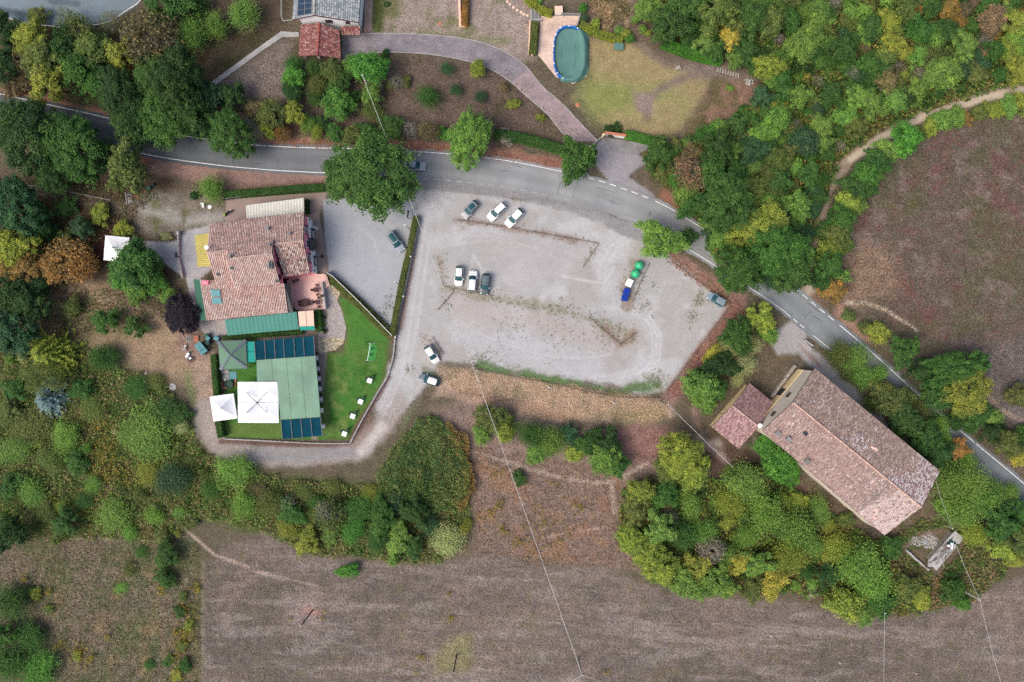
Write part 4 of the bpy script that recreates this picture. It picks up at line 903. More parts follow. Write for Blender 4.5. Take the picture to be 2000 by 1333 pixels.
# --- barn and its shed -------------------------------------------------------
barn = thing("barn", "long stone barn with weathered clay roof, bleached at its lower end", "barn", P(1665, 880, 0))
ze, zb = 7.6, 9.9
bNE, bSE = P(1591.5,720,ze), P(1835.5,921,ze); bNW, bSW = P(1489.5,842,ze), P(1727.5,1045.8,ze); bRN, bRS = P(1548.7,786,zb), P(1799.5,991,zb)
def smooth01(x, a, b): t = np.clip((x-a)/(b-a), 0, 1); return t*t*(3-2*t)
def cbE(u, v, n):     # u from far (NE end) to near end along the eave
    c = pick([(184,158,148),(172,148,138),(194,168,158),(160,138,130),(202,180,168)], n)
    pale = pick([(222,206,206),(196,172,172),(232,222,222),(160,132,134)], n)
    lim = .80 + .07*np.sin(v*5) + .10*(rng.random(n)-.5)
    k = (u > lim) & (rng.random(n) < .82); k2 = (rng.random(n) < .02 + .25*np.exp(-((u-.48)/.05)**2-((v-.75)/.18)**2) + .4*np.exp(-((u-.17)/.05)**2-((v-.55)/.2)**2)) & (u < .9)
    big = (((u-.47)/.055)**2 + ((v-.74)/.2)**2 < 1) & (rng.random(n) < .6)
    return np.where((k | k2 | big)[:, None], pale, c)
def cbW(u, v, n):     # u from near (SW) to far
    c = pick([(186,158,150),(176,148,142),(194,168,158),(162,136,130),(202,178,168)], n)
    pale = pick([(226,204,198),(214,190,184),(234,216,210)], n)
    uu = 1 - u; k = (uu > .80 + .06*(v-.5) + .03*(rng.random(n)-.5)) & (rng.random(n) < .85)
    k2 = rng.random(n) < (.015 + .10*np.exp(-((uu-.72)/.09)**2) + .4*np.exp(-((uu-.1)/.035)**2-((v-.66)/.16)**2))
    grey = (rng.random(n) < .3*np.exp(-((uu-.76)/.05)**2)); c = np.where(grey[:, None], pick([(150,142,138)], n), c)
    return np.where((k | k2)[:, None], pale, c)
tiled("roof_tiles", bNE, bSE, bRS, bRN, .235, .42, cbE, barn); tiled("roof_tiles", bSW, bNW, bRN, bRS, .235, .42, cbW, barn, flat=.15)
ridge([bRN + up, bRS + up], barn, .16, col=(212, 176, 160))
bax = (bSE - bNE); bax.z = 0; bax.normalize(); bcr = Vector((-bax.y, bax.x, 0))
g = bax * .35
wq = [bNE + g - bcr*.35, bRN + g, bNW + g + bcr*.35, bSW - g + bcr*.35, bRS - g, bSE - g - bcr*.35]
if (bNE - bRN).dot(bcr) < 0: wq = [bNE + g + bcr*.35, bRN + g, bNW + g - bcr*.35, bSW - g - bcr*.35, bRS - g, bSE - g + bcr*.35]
MB().walls([(p.x,p.y) for p in wq], -.05, [ze-.1, zb-.2, ze-.1, ze-.1, zb-.2, ze-.1]).build("wall", M['beige'], barn)
bo = -bax
q = [wq[0], wq[2], wq[2] + bo*.12, wq[0] + bo*.12]
MB().slab([Vector((p.x,p.y,2.6)) for p in q][::-1], 2.65).build("plinth_band", M['sand'], barn)
ga = (wq[2]-wq[0]); ga.z = 0; GL = ga.length; ga.normalize(); gb = Vector((wq[0].x, wq[0].y, 0))
for t, zz, w_, h_ in ((.42, 4.6, .9, 1.0), (.74, 4.8, .9, 1.1), (.4, .2, 1.5, 2.2)): window(barn, gb + ga*GL*t + (bo*.12 if zz < 2 else Vector()), ga, bo, zz, w_, h_, False, 'rail', name="door" if zz < 2 else "window")
bqE = [bNE, bSE, bRS, bRN]; bqW = [bSW, bNW, bRN, bRS]
p = rp(bqW, .81, .62); MB().box((p.x,p.y,p.z+.14), (.7,.8,.14), .7).build("roof_light", M['glass'], barn)
for u, v in ((.93,.18),(.68,.12),(.86,.24)):
    p = rp(bqW, u, v); mb = MB().box((p.x,p.y,p.z+.35), (.55,.7,.9), .7); mb.box((p.x,p.y,p.z+.84), (.8,.9,.08), .7); mb.build("chimney", M['darkconc'], barn)
p = rp(bqE, .05, .8); mb = MB().tube(p, p + Vector((0,0,2.2)), .03); 
for k in range(5): mb.tube(p + Vector((-.4,-.3,1.4+.18*k)), p + Vector((.4,.3,1.4+.18*k)), .015, n=4)
mb.build("aerial", M['metalgrey'], barn)
for a_, b_ in ((bNE,bSE),(bSW,bNW)): MB().tube(a_ + Vector((0,0,-.06)), b_ + Vector((0,0,-.06)), .09, n=8).build("gutter", M['rust'], barn)
# loose planks and slipped tiles lying on the lower roof end
for k in range(7):
    p, q = rp(bqW, .22+.025*k*rng.random(), .35+.05*k), rp(bqW, .17+.02*k*rng.random(), .55+.05*k); MB().tube(p + Vector((0,0,.16)), p.lerp(q, .8) + Vector((0,0,.16)), .06, n=4).build("loose_plank", M['stone'], barn)
for u, v in ((.13,.15),(.16,.3),(.56,.62),(.58,.6)):
    p = rp(bqW if u < .5 else bqE, u, v); MB().box((p.x,p.y,p.z+.16), (.75,.4,.06), -.7).build("patch_tile", M['terra'], barn)
shed = thing("barn_shed", "low gabled shed with pink clay roof joined to the barn", "shed", P(1452, 812, 0))
s1, s2, s3, s4, s5, s6 = P(1464,749,3.2), P(1509,786,3.2), P(1482,834,4.3), P(1431,793,4.3), P(1390.5,834,3.2), P(1443,877,3.2)
def csE(u, v, n): return pick([(166,132,134),(152,120,122),(178,146,144),(138,110,110)], n)
def csW(u, v, n): return pick([(202,162,160),(186,148,146),(214,182,178),(168,132,130)], n)
tiled("roof_tiles", s1, s2, s3, s4, .235, .42, csE, shed); tiled("roof_tiles", s6, s5, s4, s3, .235, .42, csW, shed); ridge([s4+up, s3+up], shed, .14, col=(204,172,166))
sg = (s2 - s1); sg.z = 0; sg.normalize()
ws = [s1 + sg*.3, s4 + sg*.3, s5 + sg*.3, s6 - sg*.1, s3 - sg*.1, s2 - sg*.1]; cc = sum(ws, Vector())/6
ws = [p + Vector(((cc-p).x, (cc-p).y, 0)).normalized()*.25 if i not in (1, 4) else p for i, p in enumerate(ws)]
MB().walls([(p.x,p.y) for p in ws], -.05, [3.1,4.1,3.1,3.1,4.1,3.1]).build("wall", M['sand'], shed)
window(shed, ws[2].lerp(ws[0], .35), (ws[0]-ws[2]), -sg, .1, 1.0, 2.0, False, 'rail', name="door")
p = P(1484,832,4.6); MB().lathe([(.05,0),(.35,.08),(.5,.24),(.48,.26)], (p.x, p.y, 4.6), 14).tube((p.x,p.y,4.0),(p.x,p.y,4.7),.04).build("satellite_dish", M['white'], shed)

# --- low walls, ruin ---------------------------------------------------------
def stonewall(name, label, pl, wd, hgt, m='stone', seed=1, cat="wall", stone=.5, caps=None):
    r = np.random.default_rng(seed); w0 = thing(name, label, cat, P(*pl[0], 0)); mb = MB()
    for a, b in zip(pl[:-1], pl[1:]):
        a, b = P(*a), P(*b); n = max(1, int((b-a).length/stone)); rz = math.atan2((b-a).y, (b-a).x)
        for k in range(n):
            for rw in range(max(1, int(hgt/.3))):
                p = a.lerp(b, (k+.5+(.5 if rw % 2 else 0)*.6)/n); L = (b-a).length/n*.95
                o = MB().bevbox((p.x + (r.random()-.5)*.06, p.y + (r.random()-.5)*.06, .15+.3*rw), (L, wd*(.85+.25*r.random()), .29), .05, rz + (r.random()-.5)*.08); o.build("stone", M[m], w0)
    return w0
stonewall("stone_wall", "crumbling grey stone wall beside the barn gable", [(1551,713.5),(1530,742),(1504.5,775)], .55, .9, seed=3)
stonewall("ruined_wall", "broken white wall fragment running into the concrete slab", [(1767,1073),(1785,1090),(1810,1112)], .4, .6, 'concrete', 5)
ruin = thing("concrete_slab", "grey flat concrete shed slab in the scrub below the barn", "slab", P(1848, 1076, 0)); zz = 1.6
q = [P(1865.6,1037,zz), P(1881.8,1051,zz), P(1874,1063,zz), P(1868,1062,zz), P(1866,1072,zz), P(1829,1114.8,zz), P(1822,1107,zz), P(1813,1108,zz), P(1814,1094.6,zz)]
MB().slab(q[::-1], .22).build("slab_top", M['concrete'], ruin); i_ = inset([q[0], q[1], q[5], q[8]], .5)
MB().walls([(p.x,p.y) for p in i_], -.05, [zz-.2]*4).build("wall", M['stone'], ruin)
scrap = thing("scrap_heap", "tangle of rusty rods and scrap lying on the concrete slab", "scrap", P(1848, 1074, zz)); r = np.random.default_rng(8)
ax = (q[5]-q[1]); ax.z = 0; ax.normalize(); ay = Vector((-ax.y, ax.x, 0)); c0 = P(1849,1073,zz)
for k in range(26):
    p = c0 + ax*(r.random()-.5)*5.5 + ay*(r.random()-.5)*1.9; L = .5 + r.random()*1.8; an = (r.random()-.5)*(.5 if k < 16 else 3); d = ax*math.cos(an) + ay*math.sin(an)
    MB().tube(p + Vector((0,0,.06+.2*r.random())), p + d*L + Vector((0,0,.06+.2*r.random())), .05, n=5).build("rod", M['rust' if k % 3 else 'stone'], scrap)
for k in range(7):
    p = P(1857,1062,zz) + ax*(r.random()-.5)*1.2 + ay*(r.random()-.5)*1.2; MB().bevbox((p.x,p.y,zz+.2), (.3+.4*r.random(),.3+.3*r.random(),.36), .04, r.random()*3).build("scrap_box", M['bindark' if k % 2 else 'white'], scrap)
def rubble(name, label, c, rad, n, seed, m='concrete', size=.28):
    r = np.random.default_rng(seed); t = thing(name, label, "rubble", P(*c, 0))
    for k in range(n):
        a = r.random()*6.28; d = rad*math.sqrt(r.random()); p = P(c[0]+d*math.cos(a), c[1]+d*math.sin(a)*.8); s = size*(.5+r.random())
        MB().bevbox((p.x, p.y, s*.3), (s, s*(.6+.5*r.random()), s*.7), s*.2, r.random()*3).build("stone", M[m], t)
rubble("rubble_pile", "large heap of white rubble stones beside the concrete slab", (1817, 1058), 18, 90, 21)
rubble("rubble_pile", "smaller scatter of white rubble left of the large heap", (1788, 1058), 12, 40, 22)
rubble("rubble_pile", "pale broken stones at the wood edge above the mown field", (1585, 1160), 14, 26, 23)
rubble("rubble_pile", "white stones scattered around the rock steps right of the yellow lawn", (1462, 160), 9, 36, 24)
# ------------------------------------------------------------------ trees, bushes, hedges, undergrowth
def unit(v): return v / (np.linalg.norm(v, axis=1)[:, None] + 1e-9)
def leaves(c, n, s, r, asp=0.72):
    """quads centred at c facing n, half-size s"""
    n = unit(n); t = unit(np.cross(n, unit(r.normal(size=n.shape)))); b = np.cross(n, t); s = np.broadcast_to(np.asarray(s), (len(c),))[:, None]
    V = np.stack([c - t*s - b*s*asp*.25, c - b*s*asp, c + t*s + b*s*asp*.15, c + b*s*asp], 1)
    return V.reshape(-1, 3), np.arange(len(c)*4).reshape(-1, 4)
def lobed(th, r, k=5, amp=.2):
    f = 1.0
    for i in range(2, 2 + k): f = f + amp/i*1.6*math.cos(0)*np.cos(i*th + r.random()*6.28)*(r.random()*.9+.3)
    return f
def crown_broad(seed, nc=110, nl=80, leaf=.055, zc=1.1, zr=.72, cr=(.14,.26), amp=.2, up_=.7, dens=1.0):
    r = np.random.default_rng(seed); C = []; Rr = []; ph = r.random(8)*6.28; am = r.random(8)
    for i in range(nc):
        th = r.random()*6.283; cz = r.random()**.75*1.5 - .5; sz = math.sqrt(max(0, 1-min(1, cz*cz))); f = 1 + sum(amp*(am[k]+.3)/(k+2)*1.5*math.cos((k+2)*th+ph[k]) for k in range(5))
        d = (.45 + .5*r.random()**.6); rad = r.uniform(*cr); k_ = max(0.05, f*d*(1 - .25*rad))
        C.append((math.cos(th)*sz*k_, math.sin(th)*sz*k_, zc + cz*zr*(.7+.3*d))); Rr.append(rad)
    C = np.array(C); Rr = np.array(Rr); tone = r.random(nc); m = nc*nl; ci = np.repeat(np.arange(nc), nl)
    d = unit(r.normal(size=(m, 3)) + np.array([0,0,.35])); off = d*(Rr[ci]*(.5+.55*r.random(m)))[:, None]*np.array([1,1,.8])
    ax_ = unit(np.concatenate([C[:, :2], np.zeros((nc,1))], 1) + r.normal(size=(nc,3))*.25); st_ = r.uniform(.0, 1.0, nc)**2*1.3
    off = off + ax_[ci]*(np.sum(off*ax_[ci], 1)*st_[ci])[:, None]; pos = C[ci] + off
    stray = r.random(m) < .1; pos = np.where(stray[:, None], pos + d*(Rr[ci]*r.random(m)*.75)[:, None], pos)
    nrm = d*.8 + np.array([0,0,up_]) + r.normal(size=(m,3))*.55
    V, F = leaves(pos, nrm, leaf*(.7+.6*r.random(m)), r)
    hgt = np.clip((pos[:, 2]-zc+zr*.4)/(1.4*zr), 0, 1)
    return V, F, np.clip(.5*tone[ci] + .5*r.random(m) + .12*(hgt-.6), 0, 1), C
def crown_feather(seed, nb=60, nl=70, leaf=.04, zc=1.05, zr=.7):
    r = np.random.default_rng(seed); pos = []; nrm = []; tone = []; tips = []
    for i in range(nb):
        th = r.random()*6.283; e = r.uniform(-.15, 1.25); L = r.uniform(.55, 1.08)*(1 + .2*math.cos(2*th+seed)); d = np.array([math.cos(th)*math.cos(e), math.sin(th)*math.cos(e), math.sin(e)])
        t = r.random(nl)**.7; p = np.outer(t*L, d)*np.array([1,1,zr]) + np.array([0,0,zc-.25]); p[:, 2] -= .18*t*t*L; w_ = (.05 + .14*t)[:, None]
        p += r.normal(size=(nl,3))*w_; pos.append(p); nrm.append(r.normal(size=(nl,3))*.7 + np.array([0,0,.8])); tone.append(np.full(nl, r.random())); tips.append(p[-1])
    pos = np.concatenate(pos); nrm = np.concatenate(nrm); m = len(pos); V, F = leaves(pos, nrm, leaf*(.6+.7*r.random(m)), r, .6)
    return V, F, np.clip(.45*np.concatenate(tone) + .55*r.random(m), 0, 1), np.array(tips)
def crown_conifer(seed, tiers=13, leaf=.045, top=2.3):
    r = np.random.default_rng(seed); pos = []; nrm = []; sh = []
    for k in range(tiers):
        t = k/tiers; z0 = .25 + (top-.25)*t; R = (1-t)**.85; nb = max(4, int(15*(1-t)+4)); off = r.random()*6.28
        for j in range(nb):
            th = off + 6.283*j/nb + r.normal()*.12; L = R*r.uniform(.75,1.08); n = int(46*L)+6; s = r.random(n)
            p = np.stack([np.cos(th)*s*L, np.sin(th)*s*L, z0 - .22*s*L + .1*(s*L)**2], 1); lat = np.array([-math.sin(th), math.cos(th), 0]); p += np.outer((r.random(n)-.5)*.26*(1-s*.75)*L, lat) + r.normal(size=(n,3))*.018
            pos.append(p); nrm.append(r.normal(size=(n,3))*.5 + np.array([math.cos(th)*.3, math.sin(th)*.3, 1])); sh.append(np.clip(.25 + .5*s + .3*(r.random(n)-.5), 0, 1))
    pos = np.concatenate(pos); V, F = leaves(pos, np.concatenate(nrm), leaf*(.7+.6*r.random(len(pos))), r, .5)
    return V, F, np.concatenate(sh), np.array([[0,0,top]])
def crown_willow(seed, nb=150, leaf=.04):
    r = np.random.default_rng(seed); pos = []; sh = []
    for i in range(nb):
        th = r.random()*6.283; L = r.uniform(.35,1.05); n = 42; s = np.linspace(0,1,n); a = np.minimum(s*2, 1)*L; z0 = 1.7 - .35*L + .25*np.sin(np.minimum(s*2,1)*2.2) - np.maximum(s-.45, 0)*1.5
        pos.append(np.stack([np.cos(th)*a, np.sin(th)*a, z0], 1) + r.normal(size=(n,3))*.035); sh.append(np.full(n, r.random()))
    pos = np.concatenate(pos); m = len(pos); V, F = leaves(pos, r.normal(size=(m,3)) + np.array([0,0,.6]), leaf*(.7+.6*r.random(m)), r, .35)
    return V, F, np.clip(np.concatenate(sh)*.6 + .4*r.random(m), 0, 1), np.array([[0,0,1.6]])
def crown_bare(seed, leaf=.04, n=900):
    r = np.random.default_rng(seed); th = r.random(n)*6.283; e = r.random(n)*1.3; L = r.uniform(.5,1.05,n)
    pos = np.stack([np.cos(th)*np.cos(e)*L, np.sin(th)*np.cos(e)*L, .75+np.sin(e)*L*.9], 1); V, F = leaves(pos, r.normal(size=(n,3)) + np.array([0,0,.5]), leaf*(.6+.6*r.random(n)), r)
    return V, F, r.random(n), pos[::30]
def trunk_mesh(seed, tips, top=1.0, r0=.055, nlimb=8, twigs=0):
    r = random.Random(seed); mb = MB(); f = Vector((0,0,top*.55)); mb.tube((0,0,-.02), f, r0, r0*.75, 7); mb.tube(f, (r.uniform(-.05,.05), r.uniform(-.05,.05), top), r0*.75, r0*.45, 6)
    ts = [Vector(t) for t in tips]; r.shuffle(ts)
    for t in ts[:nlimb]:
        s = Vector((0,0,top*r.uniform(.45,.95))); m = s.lerp(t, .5) + Vector((0,0,.06)); mb.tube(s, m, r0*.42, r0*.28, 5, False); mb.tube(m, t, r0*.28, r0*.08, 4, False)
        for k in range(twigs):
            a = m.lerp(t, r.random()); d = (t - s).normalized() + Vector((r.gauss(0,.7), r.gauss(0,.7), r.gauss(0,.4))); L = r.uniform(.12,.36)
            b = a + d.normalized()*L; mb.tube(a, b, r0*.14, r0*.05, 3, False)
            for q in range(2):
                c = a.lerp(b, r.random()); mb.tube(c, c + (d + Vector((r.gauss(0,.6), r.gauss(0,.6), r.gauss(0,.4)))).normalized()*L*.5, r0*.07, r0*.03, 3, False)
    return mb
PROTO = {}
def proto(kind, crown, nlimb=9, top=1.0, r0=.055, bark='bark', twigs=0):
    V, F, S, tips = crown; i = len(PROTO.setdefault(kind, []))
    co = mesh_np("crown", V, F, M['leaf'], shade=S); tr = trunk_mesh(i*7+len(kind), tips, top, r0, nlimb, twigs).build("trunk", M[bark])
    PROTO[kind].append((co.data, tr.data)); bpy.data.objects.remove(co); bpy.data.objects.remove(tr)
for s in range(3): proto('oak', crown_broad(100+s, 190, 125, .027, cr=(.06,.19), amp=.16))
for s in range(4): proto('broad', crown_broad(200+s, 100, 95, .042, cr=(.07,.26), amp=.32))
for s in range(2): proto('round', crown_broad(300+s, 80, 110, .046, zr=.8, cr=(.16,.3), amp=.14))
for s in range(3): proto('feather', crown_feather(400+s, 80, 110, .036))
for s in range(3): proto('bush', crown_broad(500+s, 70, 75, .055, zc=.7, zr=.7, cr=(.14,.32), amp=.45), 5, .6, .04)
proto('conifer', crown_conifer(600), 0, 2.25, .05); proto('spruce', crown_conifer(610, 15, .05, 2.1), 0, 2.05, .05)
proto('willow', crown_willow(700), 6, 1.5)
for s in range(2): proto('bare', crown_bare(800+s), 26, .8, .05, 'greybark', 9)
for s in range(2): proto('sparse', crown_bare(820+s, .05, 2600), 20, .9, .05, 'greybark', 5)
KW = {'oak': "oak tree", 'broad': "broadleaf tree", 'round': "rounded tree", 'feather': "feathery tree", 'bush': "bush", 'conifer': "fir tree", 'spruce': "spruce tree", 'willow': "willow tree", 'bare': "bare branched tree", 'sparse': "sparse leafed tree"}
NM = {'oak': "oak_tree", 'broad': "broadleaf_tree", 'round': "rounded_tree", 'feather': "feathery_tree", 'bush': "bush", 'conifer': "fir_tree", 'spruce': "spruce_tree", 'willow': "willow_tree", 'bare': "bare_tree", 'sparse': "sparse_tree"}
TC = {'dg': ((50,80,44), "dark green"), 'mg': ((66,104,50), "mid green"), 'lg': ((114,150,68), "light green"), 'yg': ((144,152,60), "yellow-green"), 'ol': ((104,114,62), "olive"), 'or': ((160,118,66), "orange-tinged"),
      'ye': ((176,160,66), "yellow"), 'bg': ((60,94,70), "blue-green"), 'br': ((122,104,80), "brown"), 'pu': ((50,44,54), "dark purple"), 'gr': ((140,136,124), "grey"), 'bl': ((100,132,140), "silvery blue"), 'rd': ((144,108,98), "reddish"),
      'bt': ((80,136,52), "bright green"), 'pg': ((154,160,110), "pale olive")}
LEAFK = 1.78
LM = [("swimming pool",1112,103),("white villa",640,40),("pink restaurant",500,510),("green marquee",565,760),("blue bins",1222,575),("long barn",1665,880),("barn shed",1450,812),("concrete slab",1848,1075),("villa gate",1165,280),("tent shed",228,485),("quad parasol",503,787),("three cars by the road",965,416),("dirt track bend",1640,330),("dirt track",1850,210),("reed bed",830,900),("road's left end",20,210),("road's right end",1980,930),("photo's bottom left corner",0,1333),("photo's top right corner",2000,0),("photo's top left corner",0,0),("mown field's left corner",395,1090),("top edge beside the wood",1400,0),("dented stone wall",1528,745),("round manhole cover",337,756)]
LM = [l for l in LM if l[0] != "dented stone wall"]
TREES = []; trr = np.random.default_rng(55)
def tree(px, py, r, kind='broad', col='mg', h=None, group=None, sq=None, cj=.1):
    sq = sq or float(np.exp(trr.normal()*.09))
    r_m = r/10.0; h = h if h else {'oak': 1.5, 'broad': 1.55, 'round': 1.5, 'feather': 1.6, 'bush': 1.05, 'conifer': 2.3, 'spruce': 2.2, 'willow': 1.7, 'bare': 1.6, 'sparse': 1.6}[kind]*r_m
    h = min(h*(.85+.35*trr.random()), 11.0); zc = h*.6; k = (H-zc)/H; R = r_m*k; loc = P(px, py, zc); loc.z = 0
    if kind in ('conifer', 'spruce'):
        loc = P(px, py, h*.45); loc.z = 0
    v = PROTO[kind][int(trr.integers(len(PROTO[kind])))]
    t = thing(NM[kind], None, "bush" if kind == 'bush' else "tree", loc, trr.random()*6.28, group)
    zs = h/(1.85 if kind not in ('conifer','spruce') else 2.3); zs = h/1.4 if kind == 'bush' else zs
    t.scale = (R*sq, R/sq, zs)
    c = bpy.data.objects.new("crown", v[0]); b = bpy.data.objects.new("trunk", v[1])
    for o in (b, c): COL.objects.link(o); o.parent = t
    q = float(fbm(np.array([px]), np.array([py]), 120, 3)[0]); amb = np.array((62,98,48))*(1-q) + np.array((98,120,58))*q
    mixk = 0 if col in ('pu','bl','gr','pg') else .2
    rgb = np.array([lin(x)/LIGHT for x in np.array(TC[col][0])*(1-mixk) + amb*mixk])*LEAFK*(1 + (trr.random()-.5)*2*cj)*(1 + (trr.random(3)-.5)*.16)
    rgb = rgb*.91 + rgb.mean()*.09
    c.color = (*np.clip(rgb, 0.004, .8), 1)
    TREES.append((t, px, py, r, kind, col))
    return t
# hand-placed trees: x, y, radius in photo pixels, kind, colour
G_ROADL = "trees shading the left half of the road"
for a in ((62,268,68,'oak','dg',10),(148,288,66,'oak','mg',10),(112,334,46,'oak','dg'),(10,240,45,'oak','dg'),(240,190,52,'oak','dg'),(300,160,48,'oak','mg'),(352,160,58,'oak','dg',11),(262,238,46,'oak','dg'),(322,238,54,'oak','mg'),(380,222,50,'broad','dg'),(450,262,48,'oak','mg'),(405,192,34,'broad','bg'),(455,190,28,'broad','dg'),(250,325,46,'broad','ol'),(490,250,24,'feather','gr'),(205,300,30,'broad','dg')): tree(*a[:5], *(a[5:]), group=G_ROADL)
G_TL = "mixed trees in the upper left corner"
for a in ((5,62,36,'broad','dg'),(8,125,34,'broad','dg'),(62,78,36,'broad','yg'),(88,122,40,'broad','ol'),(45,118,28,'sparse','br'),(98,165,42,'broad','yg'),(132,98,36,'broad','dg'),(160,62,36,'sparse','ol'),(186,102,40,'broad','ol'),(160,142,40,'broad','mg'),(196,166,36,'broad','mg'),(240,112,34,'broad','yg'),(218,42,28,'bare','ol'),(128,38,26,'bare','ol'),(290,72,62,'sparse','br'),(322,8,42,'broad','mg'),(368,58,38,'feather','lg'),(420,46,28,'feather','lg'),(472,18,34,'feather','lg'),(385,10,26,'feather','mg'),(30,165,26,'bush','br'),(270,130,30,'sparse','or'),(75,30,18,'bush','ol')): tree(*a, group=G_TL)
G_GAR = "garden trees below the villa"
for a in ((722,133,33,'round','bt'),(690,130,22,'round','lg'),(572,124,21,'feather','mg'),(575,152,22,'round','bt'),(572,178,20,'round','dg'),(612,130,20,'feather','mg'),(617,165,24,'feather','ol'),(612,190,18,'feather','mg'),(650,140,24,'broad','ol'),(668,158,20,'broad','mg'),(660,205,31,'round','bt'),(726,184,21,'broad','lg'),(724,214,22,'feather','ol'),(774,160,17,'bare','gr'),(764,166,10,'bush','ol'),(793,160,11,'bush','ol'),(834,187,25,'feather','mg'),(873,134,15,'feather','bg'),(933,135,16,'round','yg'),(890,176,14,'feather','bg'),(937,188,14,'feather','bg'),(1002,203,12,'bush','yg'),(753,105,8,'bush','dg'),(1056,230,8,'bush','yg'),(985,170,9,'bush','br'),(690,190,14,'bush','mg'),(640,170,14,'bush','dg')): tree(*a, group=G_GAR)
G_RS = "roadside shrubs below the villa garden"
for a in ((530,225,30,'broad','ol'),(520,250,20,'broad','yg'),(550,262,18,'sparse','or'),(575,222,22,'broad','yg'),(600,240,19,'feather','lg'),(618,258,15,'feather','yg'),(655,262,20,'broad','mg'),(688,263,20,'bush','ol'),(716,258,20,'bush','mg'),(738,268,16,'bush','mg'),(766,248,24,'broad','mg'),(800,254,21,'bare','gr'),(836,256,22,'sparse','br'),(868,262,15,'bush','bt'),(985,268,15,'bush','gr'),(630,240,14,'bush','dg'),(500,215,22,'bush','br')): tree(*a, group=G_RS)
G_LOT = "trees along the road and the gravel lot"
for a in ((727,344,88,'oak','mg',10.5),(918,274,50,'oak','lg'),(1127,313,39,'broad','mg'),(1288,468,40,'broad','lg'),(1345,462,17,'bush','mg'),(1438,528,48,'oak','mg'),(410,366,28,'feather','lg')): tree(*a[:5], *(a[5:]), group=G_LOT, cj=.04)
G_NE = "trees of the wood beyond the road"
for a in ((1350,338,36,'sparse','rd'),(1345,332,26,'feather','rd'),(1418,398,58,'oak','mg'),(1360,400,30,'broad','mg'),(1492,440,46,'oak','yg'),(1515,490,56,'oak','mg'),(1545,530,42,'broad','mg'),(1450,455,34,'broad','yg'),(1385,340,36,'broad','mg'),(1400,290,34,'broad','dg'),(1288,302,34,'broad','mg'),(1268,20,26,'round','lg'),(1334,16,40,'broad','mg'),(1302,52,34,'broad','mg'),(1400,26,40,'broad','ol'),(1426,76,24,'broad','ye'),(1468,40,36,'broad','mg'),(1455,100,26,'broad','mg'),(1500,132,28,'broad','yg'),(1518,208,20,'broad','ye'),(1572,85,34,'round','lg'),(1500,150,20,'broad','lg'),(1840,145,34,'round','lg'),(1735,45,26,'broad','yg'),(1810,150,18,'bare','gr'),(1700,200,24,'broad','lg'),(1670,250,24,'broad','ol'),(1560,190,26,'broad','lg'),(1575,152,9,'bush','ye'),(1620,22,20,'feather','mg'),(1880,90,28,'broad','lg'),(1925,80,20,'bare','gr'),(1990,140,30,'broad','yg'),(1320,345,20,'bush','bt'),(1565,95,15,'bare','gr'),(1630,5,18,'bare','gr'),(1665,140,16,'bare','gr'),(1755,130,18,'bare','br'),(1795,145,18,'bare','gr'),(1640,285,14,'bare','gr'),(1555,245,18,'bare','br'),(1600,160,14,'bare','gr'),(1690,95,14,'sparse','br'),(1520,75,15,'bare','gr')): tree(*a, group=G_NE)
G_TRK = "bushes between the dirt track and the reddish field"
for a in ((1765,272,33,'broad','bt'),(1842,234,22,'bush','lg'),(1868,229,19,'bush','lg'),(1818,248,20,'bush','yg'),(1885,232,14,'bush','or'),(1940,214,20,'bush','yg'),(1970,208,20,'bush','lg'),(1912,221,17,'bush','ol'),(1996,202,20,'bush','yg'),(1735,296,27,'broad','lg'),(1706,318,28,'broad','mg'),(1688,345,30,'broad','bt'),(1668,372,30,'broad','mg'),(1654,402,30,'broad','yg'),(1642,428,29,'broad','mg'),(1634,456,28,'broad','ol'),(1622,488,28,'bush','yg'),(1618,518,29,'broad','mg'),(1636,538,20,'bush','lg'),(1624,566,25,'bush','or'),(1606,548,22,'broad','dg'),(1610,450,20,'bush','mg'),(1604,500,18,'bush','mg'),(1650,476,18,'bush','ol'),(1795,258,16,'bush','ol'),(1672,395,20,'bush','lg'),(1712,345,16,'bush','lg')): tree(*a, group=G_TRK)
G_RE = "trees on the field side of the road at right"
for a in ((1658,617,13,'bush','ol'),(1690,640,14,'bush','ol'),(1715,650,22,'bush','yg'),(1765,685,29,'broad','mg'),(1862,720,52,'oak','mg'),(1885,765,48,'oak','yg'),(1835,770,34,'broad','mg'),(1800,725,26,'broad','dg'),(1900,812,30,'broad','mg'),(1930,810,22,'bush','lg'),(1940,845,24,'bush','dg'),(1968,870,28,'broad','ol'),(1988,893,18,'bush','ye'),(1985,770,24,'broad','ol'),(1995,850,20,'bush','mg'),(1870,815,22,'bush','dg')): tree(*a, group=G_RE)
G_BR = "trees between barn and road"
